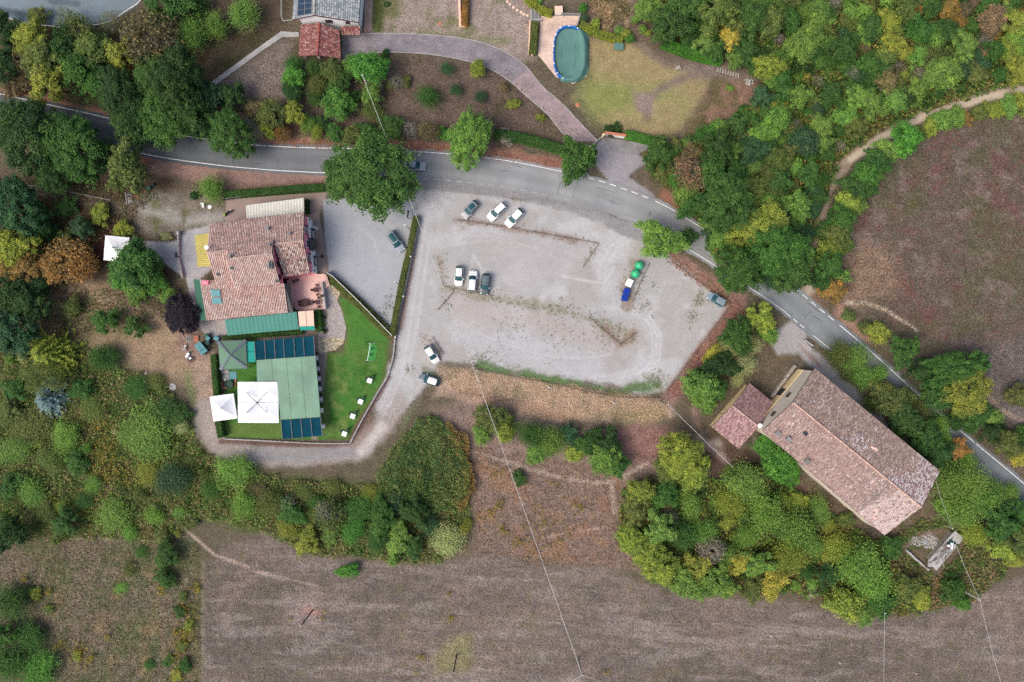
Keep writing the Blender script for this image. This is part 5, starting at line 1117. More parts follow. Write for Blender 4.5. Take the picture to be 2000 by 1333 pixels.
for a in ((1640,690,30,'feather','ol'),(1672,700,34,'feather','lg'),(1690,738,30,'feather','lg'),(1718,762,24,'broad','ol'),(1740,785,36,'broad','ol'),(1762,815,34,'broad','mg'),(1775,780,22,'feather','ol'),(1800,850,36,'broad','mg'),(1835,830,26,'feather','lg'),(1830,885,32,'broad','dg'),(1868,878,24,'broad','or'),(1800,880,24,'broad','mg'),(1862,945,42,'feather','lg'),(1905,940,38,'feather','lg'),(1925,975,38,'feather','lg'),(1885,1000,40,'feather','lg'),(1850,990,20,'bush','lg'),(1950,1020,36,'broad','mg'),(1910,1045,30,'feather','yg'),(1955,1070,28,'broad','yg'),(1985,1050,36,'broad','ol'),(1990,1000,28,'broad','mg'),(1985,1090,22,'bush','yg'),(1660,730,20,'feather','ol'),(1706,790,20,'feather','ol'),(1755,850,22,'feather','mg'),(1720,730,20,'feather','lg'),(1800,800,22,'feather','ol'),(1845,860,22,'feather','lg'),(1790,905,20,'feather','mg'),(1890,905,26,'feather','lg'),(1945,960,26,'feather','lg'),(1860,920,22,'feather','mg'),(1822,925,20,'feather','lg'),(1975,965,22,'feather','lg')): tree(*a, group=G_BR)
G_SH = "trees left of the barn shed"
for a in ((1482,622,32,'broad','yg'),(1440,655,34,'broad','mg'),(1500,650,20,'bush','lg'),(1468,672,22,'feather','pg'),(1425,682,22,'feather','pg'),(1392,690,16,'bush','ye'),(1458,712,26,'feather','pg'),(1410,715,28,'broad','dg'),(1402,728,11,'bush','or'),(1366,752,32,'round','lg'),(1380,730,24,'broad','mg'),(1440,744,15,'feather','pg'),(1400,762,22,'broad','mg'),(1372,785,22,'bush','lg')): tree(*a, group=G_SH)
G_SE = "trees of the wood below the barn"
for a in ((1328,890,46,'oak','yg'),(1305,915,30,'oak','ol'),(1355,925,32,'broad','yg'),(1250,962,28,'broad','yg'),(1300,965,28,'broad','mg'),(1350,985,28,'feather','lg'),(1458,945,44,'feather','lg'),(1430,985,36,'feather','yg'),(1500,1000,42,'feather','lg'),(1560,1040,46,'feather','lg'),(1545,1095,38,'feather','yg'),(1585,1065,26,'feather','lg'),(1605,1000,28,'feather','lg'),(1680,1100,46,'feather','lg'),(1705,1130,46,'feather','lg'),(1640,1070,34,'feather','yg'),(1520,905,34,'round','bt'),(1495,870,22,'round','bt'),(1545,930,20,'bush','bt'),(1232,1050,30,'broad','yg'),(1262,1080,32,'broad','yg'),(1292,1110,34,'broad','yg'),(1340,1140,30,'broad','lg'),(1240,1000,30,'broad','ol'),(1290,1030,34,'broad','lg'),(1340,1050,32,'feather','mg'),(1300,985,14,'bush','or'),(1380,1040,30,'feather','lg'),(1390,1075,30,'sparse','gr'),(1420,1090,30,'feather','lg'),(1360,1110,30,'broad','yg'),(1400,1140,34,'broad','lg'),(1460,1050,28,'feather','lg'),(1480,1100,32,'broad','lg'),(1440,1100,24,'broad','ye'),(1510,1140,28,'bush','ye'),(1470,1150,24,'bush','ol'),(1650,1180,34,'bush','yg'),(1720,1180,26,'bush','mg'),(1690,1200,20,'bush','lg'),(1620,1120,24,'bush','dg'),(1770,1150,26,'bush','ol'),(1800,1165,22,'bush','yg'),(1860,1150,24,'bush','mg'),(1880,1180,14,'bush','bt'),(1740,1070,22,'bush','mg'),(1650,1015,16,'bush','ol'),(1310,1010,18,'bare','gr'),(1375,1045,16,'bare','gr'),(1410,1075,18,'bare','gr')): tree(*a, group=G_SE)
G_SW = "trees and bushes of the lower left scrub"
for a in ((95,690,58,'conifer','yg',8),(88,735,42,'willow','ol',5),(92,778,44,'spruce','bl',6),(208,700,30,'feather','mg',3),(290,845,56,'feather','lg',3.5),(322,805,32,'feather','mg',2.5),(255,850,30,'feather','lg',2.6),(60,832,44,'feather','ol',3),(125,850,32,'feather','lg',3),(25,885,34,'feather','lg',3),(55,960,34,'feather','lg',3),(95,900,28,'feather','ol',2.6),(150,900,24,'bush','mg',2),(332,942,38,'feather','bg',4),(290,925,28,'feather','yg',2.6),(455,918,38,'feather','lg',4.5),(475,985,30,'feather','lg',3.4),(410,960,22,'feather','mg',2.4),(218,1008,38,'feather','lg',3),(130,1020,28,'broad','mg',3),(18,1042,36,'broad','dg',5),(325,1085,24,'broad','mg',3),(322,1128,19,'bush','mg',2.2),(20,1180,38,'feather','mg',4),(52,1245,34,'feather','mg',3.6),(75,1312,42,'feather','bt',4),(12,1300,44,'feather','mg',4.5),(5,1240,28,'broad','mg',4),(355,815,20,'bush','mg',1.6),(262,760,28,'feather','mg',2),(300,745,20,'feather','ol',1.6),(180,800,28,'feather','ol',2),(160,760,22,'bush','mg',2),(30,760,26,'broad','mg',3.4),(15,805,26,'broad','ol',3),(300,1010,20,'feather','lg',2.2),(70,1160,12,'bush','yg',1),(160,980,22,'feather','mg',2),(370,900,16,'feather','ol',1.6),(250,1040,18,'feather','lg',2),(20,950,24,'bush','mg',2.4),(350,1000,15,'feather','lg',1.6),(90,1000,22,'feather','ol',2.2),(180,950,20,'feather','lg',1.8),(358,1165,10,'bush','ol',.8),(352,1195,12,'bush','mg',.9),(368,1222,11,'bush','yg',.8),(355,1262,12,'bush','ol',.8),(362,1300,13,'bush','mg',.9),(345,1318,12,'bush','yg',.8),(330,1290,12,'bush','mg',.8),(250,1110,16,'feather','ol',1),(235,1150,14,'feather','lg',.9),(275,1080,15,'feather','mg',1.1),(290,1300,13,'feather','mg',.8),(60,1158,12,'bush','mg',.9),(95,1190,10,'bush','ol',.7),(150,1280,10,'bush','yg',.6)): tree(*a[:5], *(a[5:]), group=G_SW)
G_CT = "trees of the thicket above the mown field"
for a in ((530,985,30,'feather','ol',3),(568,1000,26,'broad','mg',3),(600,1058,24,'broad','yg',3),(560,1030,24,'feather','yg',2.6),(642,1008,34,'sparse','ol',4.5),(620,985,22,'feather','mg',2.6),(700,995,32,'feather','mg',3.6),(745,1012,30,'broad','mg',4),(780,1055,28,'broad','lg',3.6),(812,1000,30,'broad','dg',4),(740,1058,28,'feather','mg',3),(690,1040,28,'feather','bt',3),(808,1068,22,'broad','mg',3),(868,1055,36,'feather','pg',3.4),(840,1030,22,'feather','bg',3),(650,955,20,'feather','ol',2),(770,985,24,'feather','bg',2.6),(720,965,20,'feather','yg',2),(645,1042,20,'bush','lg',2),(680,1115,17,'bush','bt',1.6),(590,960,20,'feather','ol',2),(770,1090,13,'bush','lg',1.4),(500,960,20,'feather','br',1.6),(560,985,20,'bare','gr',3),(635,1000,22,'bare','gr',5)): tree(*a[:5], *(a[5:]), group=G_CT)
G_CM = "bushes on the rough ground below the gravel lot"
for a in ((958,815,30,'broad','ol'),(985,835,24,'bush','yg'),(940,850,18,'bush','lg'),(1040,850,32,'feather','mg'),(1075,860,32,'feather','lg'),(1050,885,22,'bush','lg'),(1110,850,20,'bush','bg'),(1150,865,26,'broad','mg'),(1185,865,32,'broad','dg'),(1180,895,34,'broad','lg'),(1205,905,24,'broad','mg'),(1130,880,22,'bush','yg'),(1015,935,14,'bush','mg'),(1190,858,14,'bush','or')): tree(*a, group=G_CM)
G_LM = "trees left of the restaurant"
for a in ((30,402,58,'oak','bg'),(75,425,30,'broad','mg'),(35,480,44,'broad','yg'),(60,520,38,'broad','or'),(15,510,34,'broad','or'),(128,508,50,'sparse','or',6),(105,520,34,'broad','or'),(160,520,30,'sparse','or'),(268,520,46,'round','mg'),(245,540,28,'bush','bt'),(300,545,26,'bush','bt'),(265,570,22,'bush','lg'),(160,445,20,'round','bg'),(195,420,20,'bush','yg'),(240,448,17,'bush','yg'),(130,405,20,'bush','mg'),(325,462,10,'bush','pg'),(355,615,38,'oak','pu',5),(208,628,26,'broad','mg'),(266,640,23,'broad','mg'),(20,578,40,'broad','dg'),(62,600,38,'broad','dg'),(30,652,46,'broad','bg'),(70,560,26,'broad','dg'),(100,640,22,'sparse','br'),(190,700,24,'feather','mg'),(140,600,20,'bush','ol'),(10,470,30,'broad','dg'),(330,580,18,'bush','lg'),(95,460,22,'bush','dg'),(125,470,20,'bush','ol'),(380,382,9,'bush','dg')): tree(*a[:5], *(a[5:]), group=G_LM)
G_SM = "small shrubs near the pool"
for a in ((1139,16,9,'round','bt'),(1141,37,8,'round','bg'),(1163,47,10,'round','yg'),(1240,40,8,'round','lg'),(1255,57,8,'round','lg'),(1264,65,7,'round','yg'),(1209,60,9,'round','lg'),(1221,66,10,'round','yg'),(1230,76,9,'round','bt'),(1190,256,12,'bush','dg'),(1205,250,10,'bush','dg'),(1052,2,9,'bush','lg'),(755,8,6,'bush','mg'),(1425,172,7,'bush','lg')): tree(*a, group=G_SM)
# fill of the big wood with further individual trees
def pin(poly, x, y): return sdist(poly, np.array([x]), np.array([y]))[0] < 0
def fill(poly, n, rmin, rmax, pal, group, seed, sep=.75, kinds=('broad','broad','round','bush','feather')):
    r = random.Random(seed); xs_ = [p[0] for p in poly]; ys_ = [p[1] for p in poly]; k = 0; tries = 0
    ex = [(t[1], t[2], t[3]) for t in TREES]
    while k < n and tries < 6000:
        tries += 1; x, y = r.uniform(max(-20, min(xs_)), min(2020, max(xs_))), r.uniform(max(-20, min(ys_)), min(1350, max(ys_))); rad = r.uniform(rmin, rmax)
        if not pin(poly, x, y): continue
        if sdist(TRACK, np.array([x]), np.array([y]), False)[0] < (rad + 18 if y < 350 else rad*.5): continue
        if any((x-a)**2 + (y-b)**2 < (sep*(rad+c)*.75)**2 for a, b, c in ex): continue
        c = pal(x, y, r); kd = r.choice(kinds); tree(x, y, rad, kd, c, group=group); ex.append((x, y, rad)); k += 1
def pal_ne(x, y, r):
    aut = min(1, max(0, (x-1640)/200))*min(1, max(0, (230-y)/120))
    if r.random() < .5*aut + .03: return r.choice(['or','br','ol','yg','ol','rd'])
    return r.choice(['mg','mg','dg','lg','ol','mg','bg','mg','lg','lg'])
fill(WOOD_NE, 235, 12, 30, pal_ne, G_NE, 3, .66)
fill([(1330,285),(1400,255),(1490,195),(1520,190),(1530,320),(1450,340),(1380,330)], 14, 14, 22, lambda x, y, r: r.choice(['mg','bt','mg','dg']), G_NE, 9, .7, ('bush','bush'))
fill(WOOD_SE, 14, 10, 18, lambda x, y, r: r.choice(['mg','lg','lg','yg','ol','mg']), G_SE, 5, .8, ('feather','broad','bush','feather'))
fill(WOOD_SW, 30, 7, 15, lambda x, y, r: r.choice(['lg','ol','lg','yg','ol','pg']), G_SW, 7, .8, ('bush','feather','feather','sparse'))
# unique labels: look, kind, and rank of nearness to a landmark
ORD = ["nearest", "second nearest", "third nearest", "fourth nearest", "fifth nearest", "sixth nearest", "seventh nearest", "eighth nearest", "ninth nearest", "tenth nearest", "eleventh nearest", "twelfth nearest"]
def dirw(dx, dy):
    if abs(dx) > 1.8*abs(dy): return "right of" if dx > 0 else "left of"
    if abs(dy) > 1.8*abs(dx): return "below" if dy > 0 else "above"
    return ("lower" if dy > 0 else "upper") + (" right" if dx > 0 else " left") + " of"
bins_ = {}
for T in TREES:
    t, px, py, r, kind, col = T; lm = min(LM, key=lambda l: (l[1]-px)**2 + (l[2]-py)**2)
    size = "large" if r > 44 else ("small" if r < 15 else "mid-sized" if r > 26 else "")
    if not (0 <= px <= 2000 and 0 <= py <= 1333): size = "edge-cut " + size
    desc = " ".join(f"{size} {TC[col][1]} {KW[kind]}".split()); dw = dirw(px-lm[1], py-lm[2])
    if lm[0].startswith("photo's") or lm[0].startswith("top edge"): dw = "near"
    bins_.setdefault((desc, dw, lm[0]), []).append(((lm[1]-px)**2 + (lm[2]-py)**2, t))
for (desc, dw, l), v in bins_.items():
    v.sort(key=lambda q: q[0])
    for i, (_, t) in enumerate(v):
        t["label"] = f"{desc} {dw} the {l}" + ("" if len(v) == 1 else f", {ORD[i]}")
# ------------------------------------------------------------------ hedges
def hedge(name, label, pl, wd, hgt, col, seed=0, cat="hedge", dens=120, lf=.09, flowers=None, z0=0.0):
    r = np.random.default_rng(seed); pts = [P(x, y, hgt*.7) for x, y in pl]; t = thing(name, label, cat, (pts[0].x, pts[0].y, 0), group=None)
    pos = []; nrm = []; core = MB(); V2 = np.array([(p.x, p.y) for p in pts])
    for a, b in zip(V2[:-1], V2[1:]):
        L = np.linalg.norm(b-a); d = (b-a)/L; q = np.array([-d[1], d[0]])
        n = int(L*wd*dens); s = r.random(n)*1.04-.02; o = (r.random(n)-.5)*wd
        edge = 1 - np.clip((np.abs(o)/(wd/2)-.7)/.3, 0, 1)*.25; bmp = .08*np.sin(s*L*2.2+seed)
        pos.append(np.column_stack([a[None]+np.outer(s*L, d)+np.outer(o, q), hgt*edge + bmp + r.normal(size=n)*.05])); nrm.append(r.normal(size=(n,3))*.5 + np.array([0,0,1]))
        for sd_ in (-1, 1):
            n = int(L*hgt*dens); s = r.random(n); z_ = r.random(n)**.8*hgt*.97; o = sd_*wd/2*(1 + .05*r.normal(size=n))
            pos.append(np.column_stack([a[None]+np.outer(s*L, d)+np.outer(o, q), z_])); nrm.append(r.normal(size=(n,3))*.5 + np.array([q[0]*sd_, q[1]*sd_, .3]))
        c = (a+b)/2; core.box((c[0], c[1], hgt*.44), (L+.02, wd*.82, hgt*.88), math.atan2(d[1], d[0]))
    for e, o_ in ((V2[0], V2[0]-V2[1]), (V2[-1], V2[-1]-V2[-2])):
        o_ = o_/np.linalg.norm(o_); n = int(wd*hgt*dens); q = np.array([-o_[1], o_[0]])
        pos.append(np.column_stack([e[None]+np.outer((r.random(n)-.5)*wd, q)+o_[None]*.05*r.normal(size=(n,1)), r.random(n)*hgt])); nrm.append(r.normal(size=(n,3))*.5 + np.array([o_[0], o_[1], .3]))
    pos = np.concatenate(pos); nrm = np.concatenate(nrm); m = len(pos); V, F = leaves(pos, nrm, lf*(.7+.6*r.random(m)), r)
    patchy = fbm(pos[:,0]*10, pos[:,1]*10, 14, seed+3, 2)
    o = mesh_np("foliage", V, F, M['leaf'], t, shade=np.clip(.5*patchy + .5*r.random(m), 0, 1)); o.color = (*(np.array([lin(x)/LIGHT for x in TC[col][0]])*LEAFK*.92), 1)
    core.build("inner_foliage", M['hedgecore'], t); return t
hedge("clipped_hedge", "long clipped hedge dividing forecourt from gravel lot", [(813,424),(800,490),(790,530),(772,620),(767,655)], 1.1, 1.3, 'ol', 1)
hedge("clipped_hedge", "clipped hedge behind the restaurant along the road bank", [(438,381),(500,376),(560,371),(632,366)], 1.3, 1.6, 'mg', 2)
hedge("clipped_hedge", "straight hedge left of the green pavilion", [(418,694),(421,740),(424,772)], 1.1, 1.7, 'mg', 3)
hedge("clipped_hedge", "short hedge below the white gazebo", [(427,824),(433,854)], 1.2, 1.7, 'mg', 4)
hedge("clipped_hedge", "narrow hedge between teal awning and dark shade panels", [(436,660),(500,656),(590,649)], .8, 1.0, 'mg', 5)
hedge("clipped_hedge", "small square hedge beside the peach awning", [(620,607),(624,647)], 1.3, 1.3, 'mg', 6)
hedge("clipped_hedge", "curved yellowish hedge above the pool steps", [(1028,-5),(1045,12),(1062,22),(1078,26)], 1.3, 1.2, 'yg', 7)
hedge("clipped_hedge", "clipped olive hedge left of the pool deck", [(1044,45),(1043,75),(1040,105)], 1.4, 1.3, 'ol', 8)
hedge("clipped_hedge", "olive hedge running from the pool to the green table", [(1134,48),(1160,62),(1190,72),(1216,78)], 1.3, 1.2, 'yg', 9)
hedge("clipped_hedge", "bright green hedge at the wood edge right of the pool", [(1294,83),(1330,97),(1370,110),(1410,118)], 1.7, 1.6, 'bt', 10)
hedge("clipped_hedge", "green hedge behind the villa gate paving", [(1222,262),(1270,274),(1310,292),(1320,302)], 1.5, 1.5, 'bt', 11)
hedge("clipped_hedge", "roadside hedge between the two round roadside trees", [(965,262),(1010,268),(1060,280),(1095,292)], 1.8, 1.6, 'mg', 12)
hedge("clipped_hedge", "autumn coloured hedge on the pale wall at the top edge", [(910,-5),(907,50)], 1.2, 1.1, 'or', 13)
hedge("border_hedge", "mixed border hedge along the diagonal garden fence", [(648,547),(672,566),(700,592),(735,625),(760,650)], 1.5, .9, 'ol', 14)
hedge("planter_hedge", "dark potted shrubs along the white canopy end", [(599,390),(600,417)], .7, 1.1, 'dg', 15)
# ------------------------------------------------------------------ uncountable growth
def cloud(name, label, cat, poly, n, zfun, size, cols, seed, bias=None, up_=.8, asp=.72, mat_='leafcol', tall=None):
    r = np.random.default_rng(seed); xs_ = [p[0] for p in poly]; ys_ = [p[1] for p in poly]
    x = r.uniform(min(xs_), max(xs_), n*3); y = r.uniform(min(ys_), max(ys_), n*3); k = sdist(poly, x, y) + (fbm(x, y, 16, seed)-.5)*20 < 0
    if bias is not None: k &= bias(x, y, r)
    x, y = x[k][:n], y[k][:n]; m = len(x); hgt = zfun(x, y); z_ = hgt*r.random(m)**.6
    pos = np.column_stack([(x-1000)/10, (666.5-y)/10, z_ + .05]); nrm = r.normal(size=(m,3))*.6 + np.array([0,0,up_])
    V, F = leaves(pos, nrm, size*(.6+.8*r.random(m)), r, asp)
    cl = np.array([np.array([lin(a) for a in c])/LIGHT*1.5 for c in cols]); w_ = fbm(x, y, 22, seed+9, 3); i = np.clip((w_*1.7-.35)*len(cols) + r.normal(size=m)*.8, 0, len(cols)-1).astype(int)
    c = cl[i]*(.65+.7*r.random((m,1)))
    o = mesh_np(name, V, F, M[mat_], fcol=c); return props(o, label, cat, kind="stuff")
cloud("wood_undergrowth", "tangled green and brown undergrowth between the trees of the wood", "undergrowth", WOOD_NE, 42000, lambda x, y: .4+2.2*fbm(x,y,30,61), .27, [(66,96,44),(84,114,50),(100,116,56),(122,122,62),(116,100,62),(90,120,54)], 31)
cloud("ivy_slope", "dark green creeper covering the slope below the yellow lawn", "creeper", [(1335,285),(1400,252),(1490,192),(1540,200),(1540,330),(1440,345),(1370,315)], 9000, lambda x, y: .3+1.2*fbm(x,y,24,62), .24, [(52,96,44),(64,116,48),(80,126,52)], 32)
cloud("barn_undergrowth", "dark undergrowth between the trees below the barn", "undergrowth", WOOD_SE, 14000, lambda x, y: .3+1.6*fbm(x,y,30,63), .25, [(70,100,46),(88,122,50),(108,128,56),(132,132,62),(122,104,70)], 33)
cloud("scrub_growth", "low mixed scrub of the lower left slope", "scrub", WOOD_SW, 46000, lambda x, y: .2+1.3*fbm(x,y,30,64), .2, [(80,108,52),(102,120,60),(122,124,70),(138,124,86),(90,118,56),(112,132,64)], 34)
cloud("slab_scrub", "green and brown scrub round the concrete slab below the barn", "scrub", [(1640,1060),(1740,1050),(1800,1010),(1900,1050),(1970,1110),(1890,1180),(1760,1205),(1690,1205)], 9000, lambda x, y: .15+.9*fbm(x,y,26,71), .19, [(78,106,50),(104,118,60),(128,118,78),(90,118,54),(150,124,92)], 46, bias=lambda x, y, r: sdist([(1862,1030),(1888,1052),(1830,1122),(1762,1070),(1790,1045)], x, y) > 4)
cloud("slope_scrub", "patchy low scrub on the slope left of the service yard", "scrub", [(60,350),(250,360),(300,380),(250,450),(200,470),(140,560),(330,570),(330,620),(120,660),(0,660),(0,380)], 9000, lambda x, y: .1+.6*fbm(x,y,26,72), .17, [(84,100,54),(104,104,66),(120,98,78),(96,82,66),(90,112,56)], 47)
cloud("reed_bed", "dense bed of tall green reeds below the lane", "reeds", [(832,808),(870,825),(905,870),(922,940),(895,985),(830,1000),(770,1000),(735,975),(735,930),(770,870)], 20000, lambda x, y: .5+3.4*fbm(x,y,22,65)**1.5, .23, [(78,110,60),(96,126,70),(116,136,78),(136,142,86),(86,118,64)], 35, asp=.26, up_=.4)
cloud("reed_fringe", "brownish dried stalks along the right of the reed bed", "reeds", [(870,820),(910,850),(930,940),(900,1000),(880,980),(905,930)], 4200, lambda x, y: 1.0+1.0*fbm(x,y,18,66), .2, [(140,116,72),(160,136,70),(120,104,66)], 36, asp=.3)
cloud("meadow_growth", "rough dry meadow growth in the lower left corner", "meadow", [(-20,1050),(390,1060),(392,1340),(-20,1340)], 26000, lambda x, y: .05+1.3*np.maximum(fbm(x,y,34,67)-.4, 0)*2, .17, [(104,112,70),(88,104,58),(136,122,94),(158,138,108),(112,108,84)], 37, asp=.4)
cloud("dry_bank_grass", "straw coloured dry grass on the bank below the gravel lot", "grass", [(850,715),(1060,742),(1310,785),(1300,820),(1090,822),(900,775)], 16000, lambda x, y: .1+.3*fbm(x,y,20,68), .13, [(200,174,146),(184,154,128),(208,186,158),(160,138,116),(150,140,104)], 38, asp=.25, up_=1.4)
cloud("rough_grass", "rough dry grass with flower heads on the central waste ground", "grass", [(905,870),(1215,920),(1205,1040),(1260,1110),(1100,1110),(930,1090)], 9000, lambda x, y: .1+.3*fbm(x,y,20,69), .16, [(134,108,94),(150,118,94),(118,104,80),(160,136,110)], 39, asp=.35)
cloud("field_stubble", "short mauve grey stubble of the mown field", "stubble", [(400,1095),(930,1090),(1310,1170),(1750,1210),(2010,1130),(2010,1340),(396,1340)], 22000, lambda x, y: np.full(x.shape, .07), .13, [(118,106,102),(150,136,132),(134,118,114),(108,102,92),(164,150,146)], 40, asp=.4, up_=1.6)
cloud("field_weeds", "low reddish and grey weeds of the right hand field", "weeds", [(1650,580),(1660,460),(1700,360),(1800,290),(2010,215),(2010,800),(1900,690),(1760,650)], 16000, lambda x, y: np.full(x.shape, .1), .15, [(98,96,76),(118,84,80),(104,96,88),(134,120,114),(126,78,76)], 41, asp=.45, up_=1.4)
cloud("garden_litter", "sparse grass and leaf litter in the villa garden", "litter", [(430,170),(590,80),(720,110),(1000,135),(1150,275),(1080,290),(560,255)], 6000, lambda x, y: np.full(x.shape, .06), .11, [(110,96,84),(92,86,62),(140,122,104),(84,70,60)], 42, asp=.5, up_=1.4)
cloud("ornamental_grass", "pale tufted ornamental grass above the pool", "grass", [(1140,-10),(1225,-10),(1228,40),(1180,60),(1165,30)], 2600, lambda x, y: .2+.5*fbm(x,y,12,70), .2, [(196,168,128),(170,150,108),(120,108,80),(104,104,66)], 43, asp=.22)
cloud("road_litter", "reddish fallen leaves along the road verge", "leaf litter", [(520,270),(870,284),(1095,318),(1090,328),(870,300),(520,285)], 2600, lambda x, y: np.full(x.shape, .05), .1, [(164,116,98),(140,100,86),(180,134,112)], 44, up_=1.6)
cloud("bank_litter", "reddish fallen leaves on the bank round the gravel lot", "leaf litter", [(1305,495),(1440,585),(1455,610),(1330,775),(1300,770),(1425,600),(1300,510)], 4200, lambda x, y: np.full(x.shape, .06), .11, [(164,112,98),(140,98,86),(176,132,112),(120,110,80)], 45, up_=1.6)
# weeds growing through the gravel
r = np.random.default_rng(77); pos = []; cl = []
for pl, wd, c, al in LOTWEED:
    L = sum(math.dist(a, b) for a, b in zip(pl[:-1], pl[1:])); pl_ = resample(np.array(pl, float), max(2, int(L)))
    for k in range(int(L*wd*.03)):
        p = pl_[r.integers(len(pl_))] + r.normal(size=2)*wd*.42; n = int(r.integers(4, 12)); g_ = r.random() < .55
        pos.append(np.column_stack([(p[0]-1000)/10 + r.normal(size=n)*.13, (666.5-p[1])/10 + r.normal(size=n)*.13, .03 + r.random(n)*.16]))
        cc = np.array([lin(v) for v in ((126,134,102) if g_ else (160,140,124))])/LIGHT*1.3; cl.append(cc[None]*(.6+.8*r.random((n,1))))
for x, y, s, n0 in ((757,598,9,34),(745,615,12,50),(762,580,6,16),(1352,620,10,40),(1365,590,8,34),(1275,560,3,4),(1275,618,4,5),(1095,586,4,4),(870,590,14,36),(1000,640,30,50),(1100,650,40,60),(1180,655,30,60),(960,705,18,40),(1280,745,16,90),(930,700,14,30),(1255,600,14,30),(800,720,8,20),(1260,560,20,20)):
    for k in range(n0):
        p = np.array([x, y]) + r.normal(size=2)*s*.7; n = int(r.integers(3, 8))
        pos.append(np.column_stack([(p[0]-1000)/10 + r.normal(size=n)*.1, (666.5-p[1])/10 + r.normal(size=n)*.1, .04 + r.random(n)*.12])); cl.append((np.array([lin(v) for v in (124,132,104)])/LIGHT*1.2)[None]*(.6+.8*r.random((n,1))))
pos = np.concatenate(pos); cl = np.concatenate(cl); m = len(pos); V, F = leaves(pos, r.normal(size=(m,3))*.4 + np.array([0,0,1.2]), .07*(.6+.8*r.random(m)), r, .6)
props(mesh_np("gravel_weeds", V, F, M['leafcol'], fcol=cl), "low weeds growing through the gravel lot", "weeds", kind="stuff")
# goldenrod and ragwort: yellow flowered clumps
r = np.random.default_rng(78); pos = []; cl = []
for x, y, s, n0 in ((205,830,22,60),(215,880,26,90),(190,890,20,60),(235,930,22,70),(205,925,20,60),(160,985,20,46),(100,985,16,36),(360,1240,14,60),(370,1190,14,40),(350,1275,16,50),(120,1258,8,20),(155,1275,14,44),(175,1290,8,20),(320,1150,7,26),(212,1243,4,8),(100,1155,5,10),(50,1128,6,12),(385,1145,8,20),(345,1330,14,30),(985,1035,8,20),(1045,1020,20,30),(1100,1050,26,24),(1010,1058,8,18),(955,1005,14,20),(960,920,18,16),(1130,990,12,18),(1040,1075,16,12),(1090,960,24,12),(878,1156,4,6),(880,1205,7,16),(823,1282,6,12),(812,1313,4,6),(633,1195,3,4),(632,1207,3,4),(566,1208,3,3),(1183,1313,4,6),(1735,405,4,5),(1780,400,4,5),(1215,1060,10,14),(975,985,10,14),(1540,1100,10,20),(1635,1045,10,24),(1955,1062,12,20)):
    for k in range(n0):
        p = np.array([x, y]) + r.normal(size=2)*s*.75; n = 9; hgt = .5+.4*r.random(); fl_ = r.random(n) < .5
        pos.append(np.column_stack([(p[0]-1000)/10 + r.normal(size=n)*.2, (666.5-p[1])/10 + r.normal(size=n)*.2, np.where(fl_, hgt, hgt*.7*r.random(n)+.1)]))
        a_, b_ = np.array([lin(v) for v in (178,152,62)])/LIGHT*1.15, np.array([lin(v) for v in (98,112,50)])/LIGHT*1.4; cl.append(np.where(fl_[:, None], a_, b_)*(.6+.7*r.random((n,1))))
pos = np.concatenate(pos); cl = np.concatenate(cl); m = len(pos); V, F = leaves(pos, r.normal(size=(m,3))*.5 + np.array([0,0,1]), .11*(.6+.8*r.random(m)), r, .7)
props(mesh_np("goldenrod", V, F, M['leafcol'], fcol=cl), "scattered yellow flowering weeds of the scrub and fields", "wildflowers", kind="stuff")
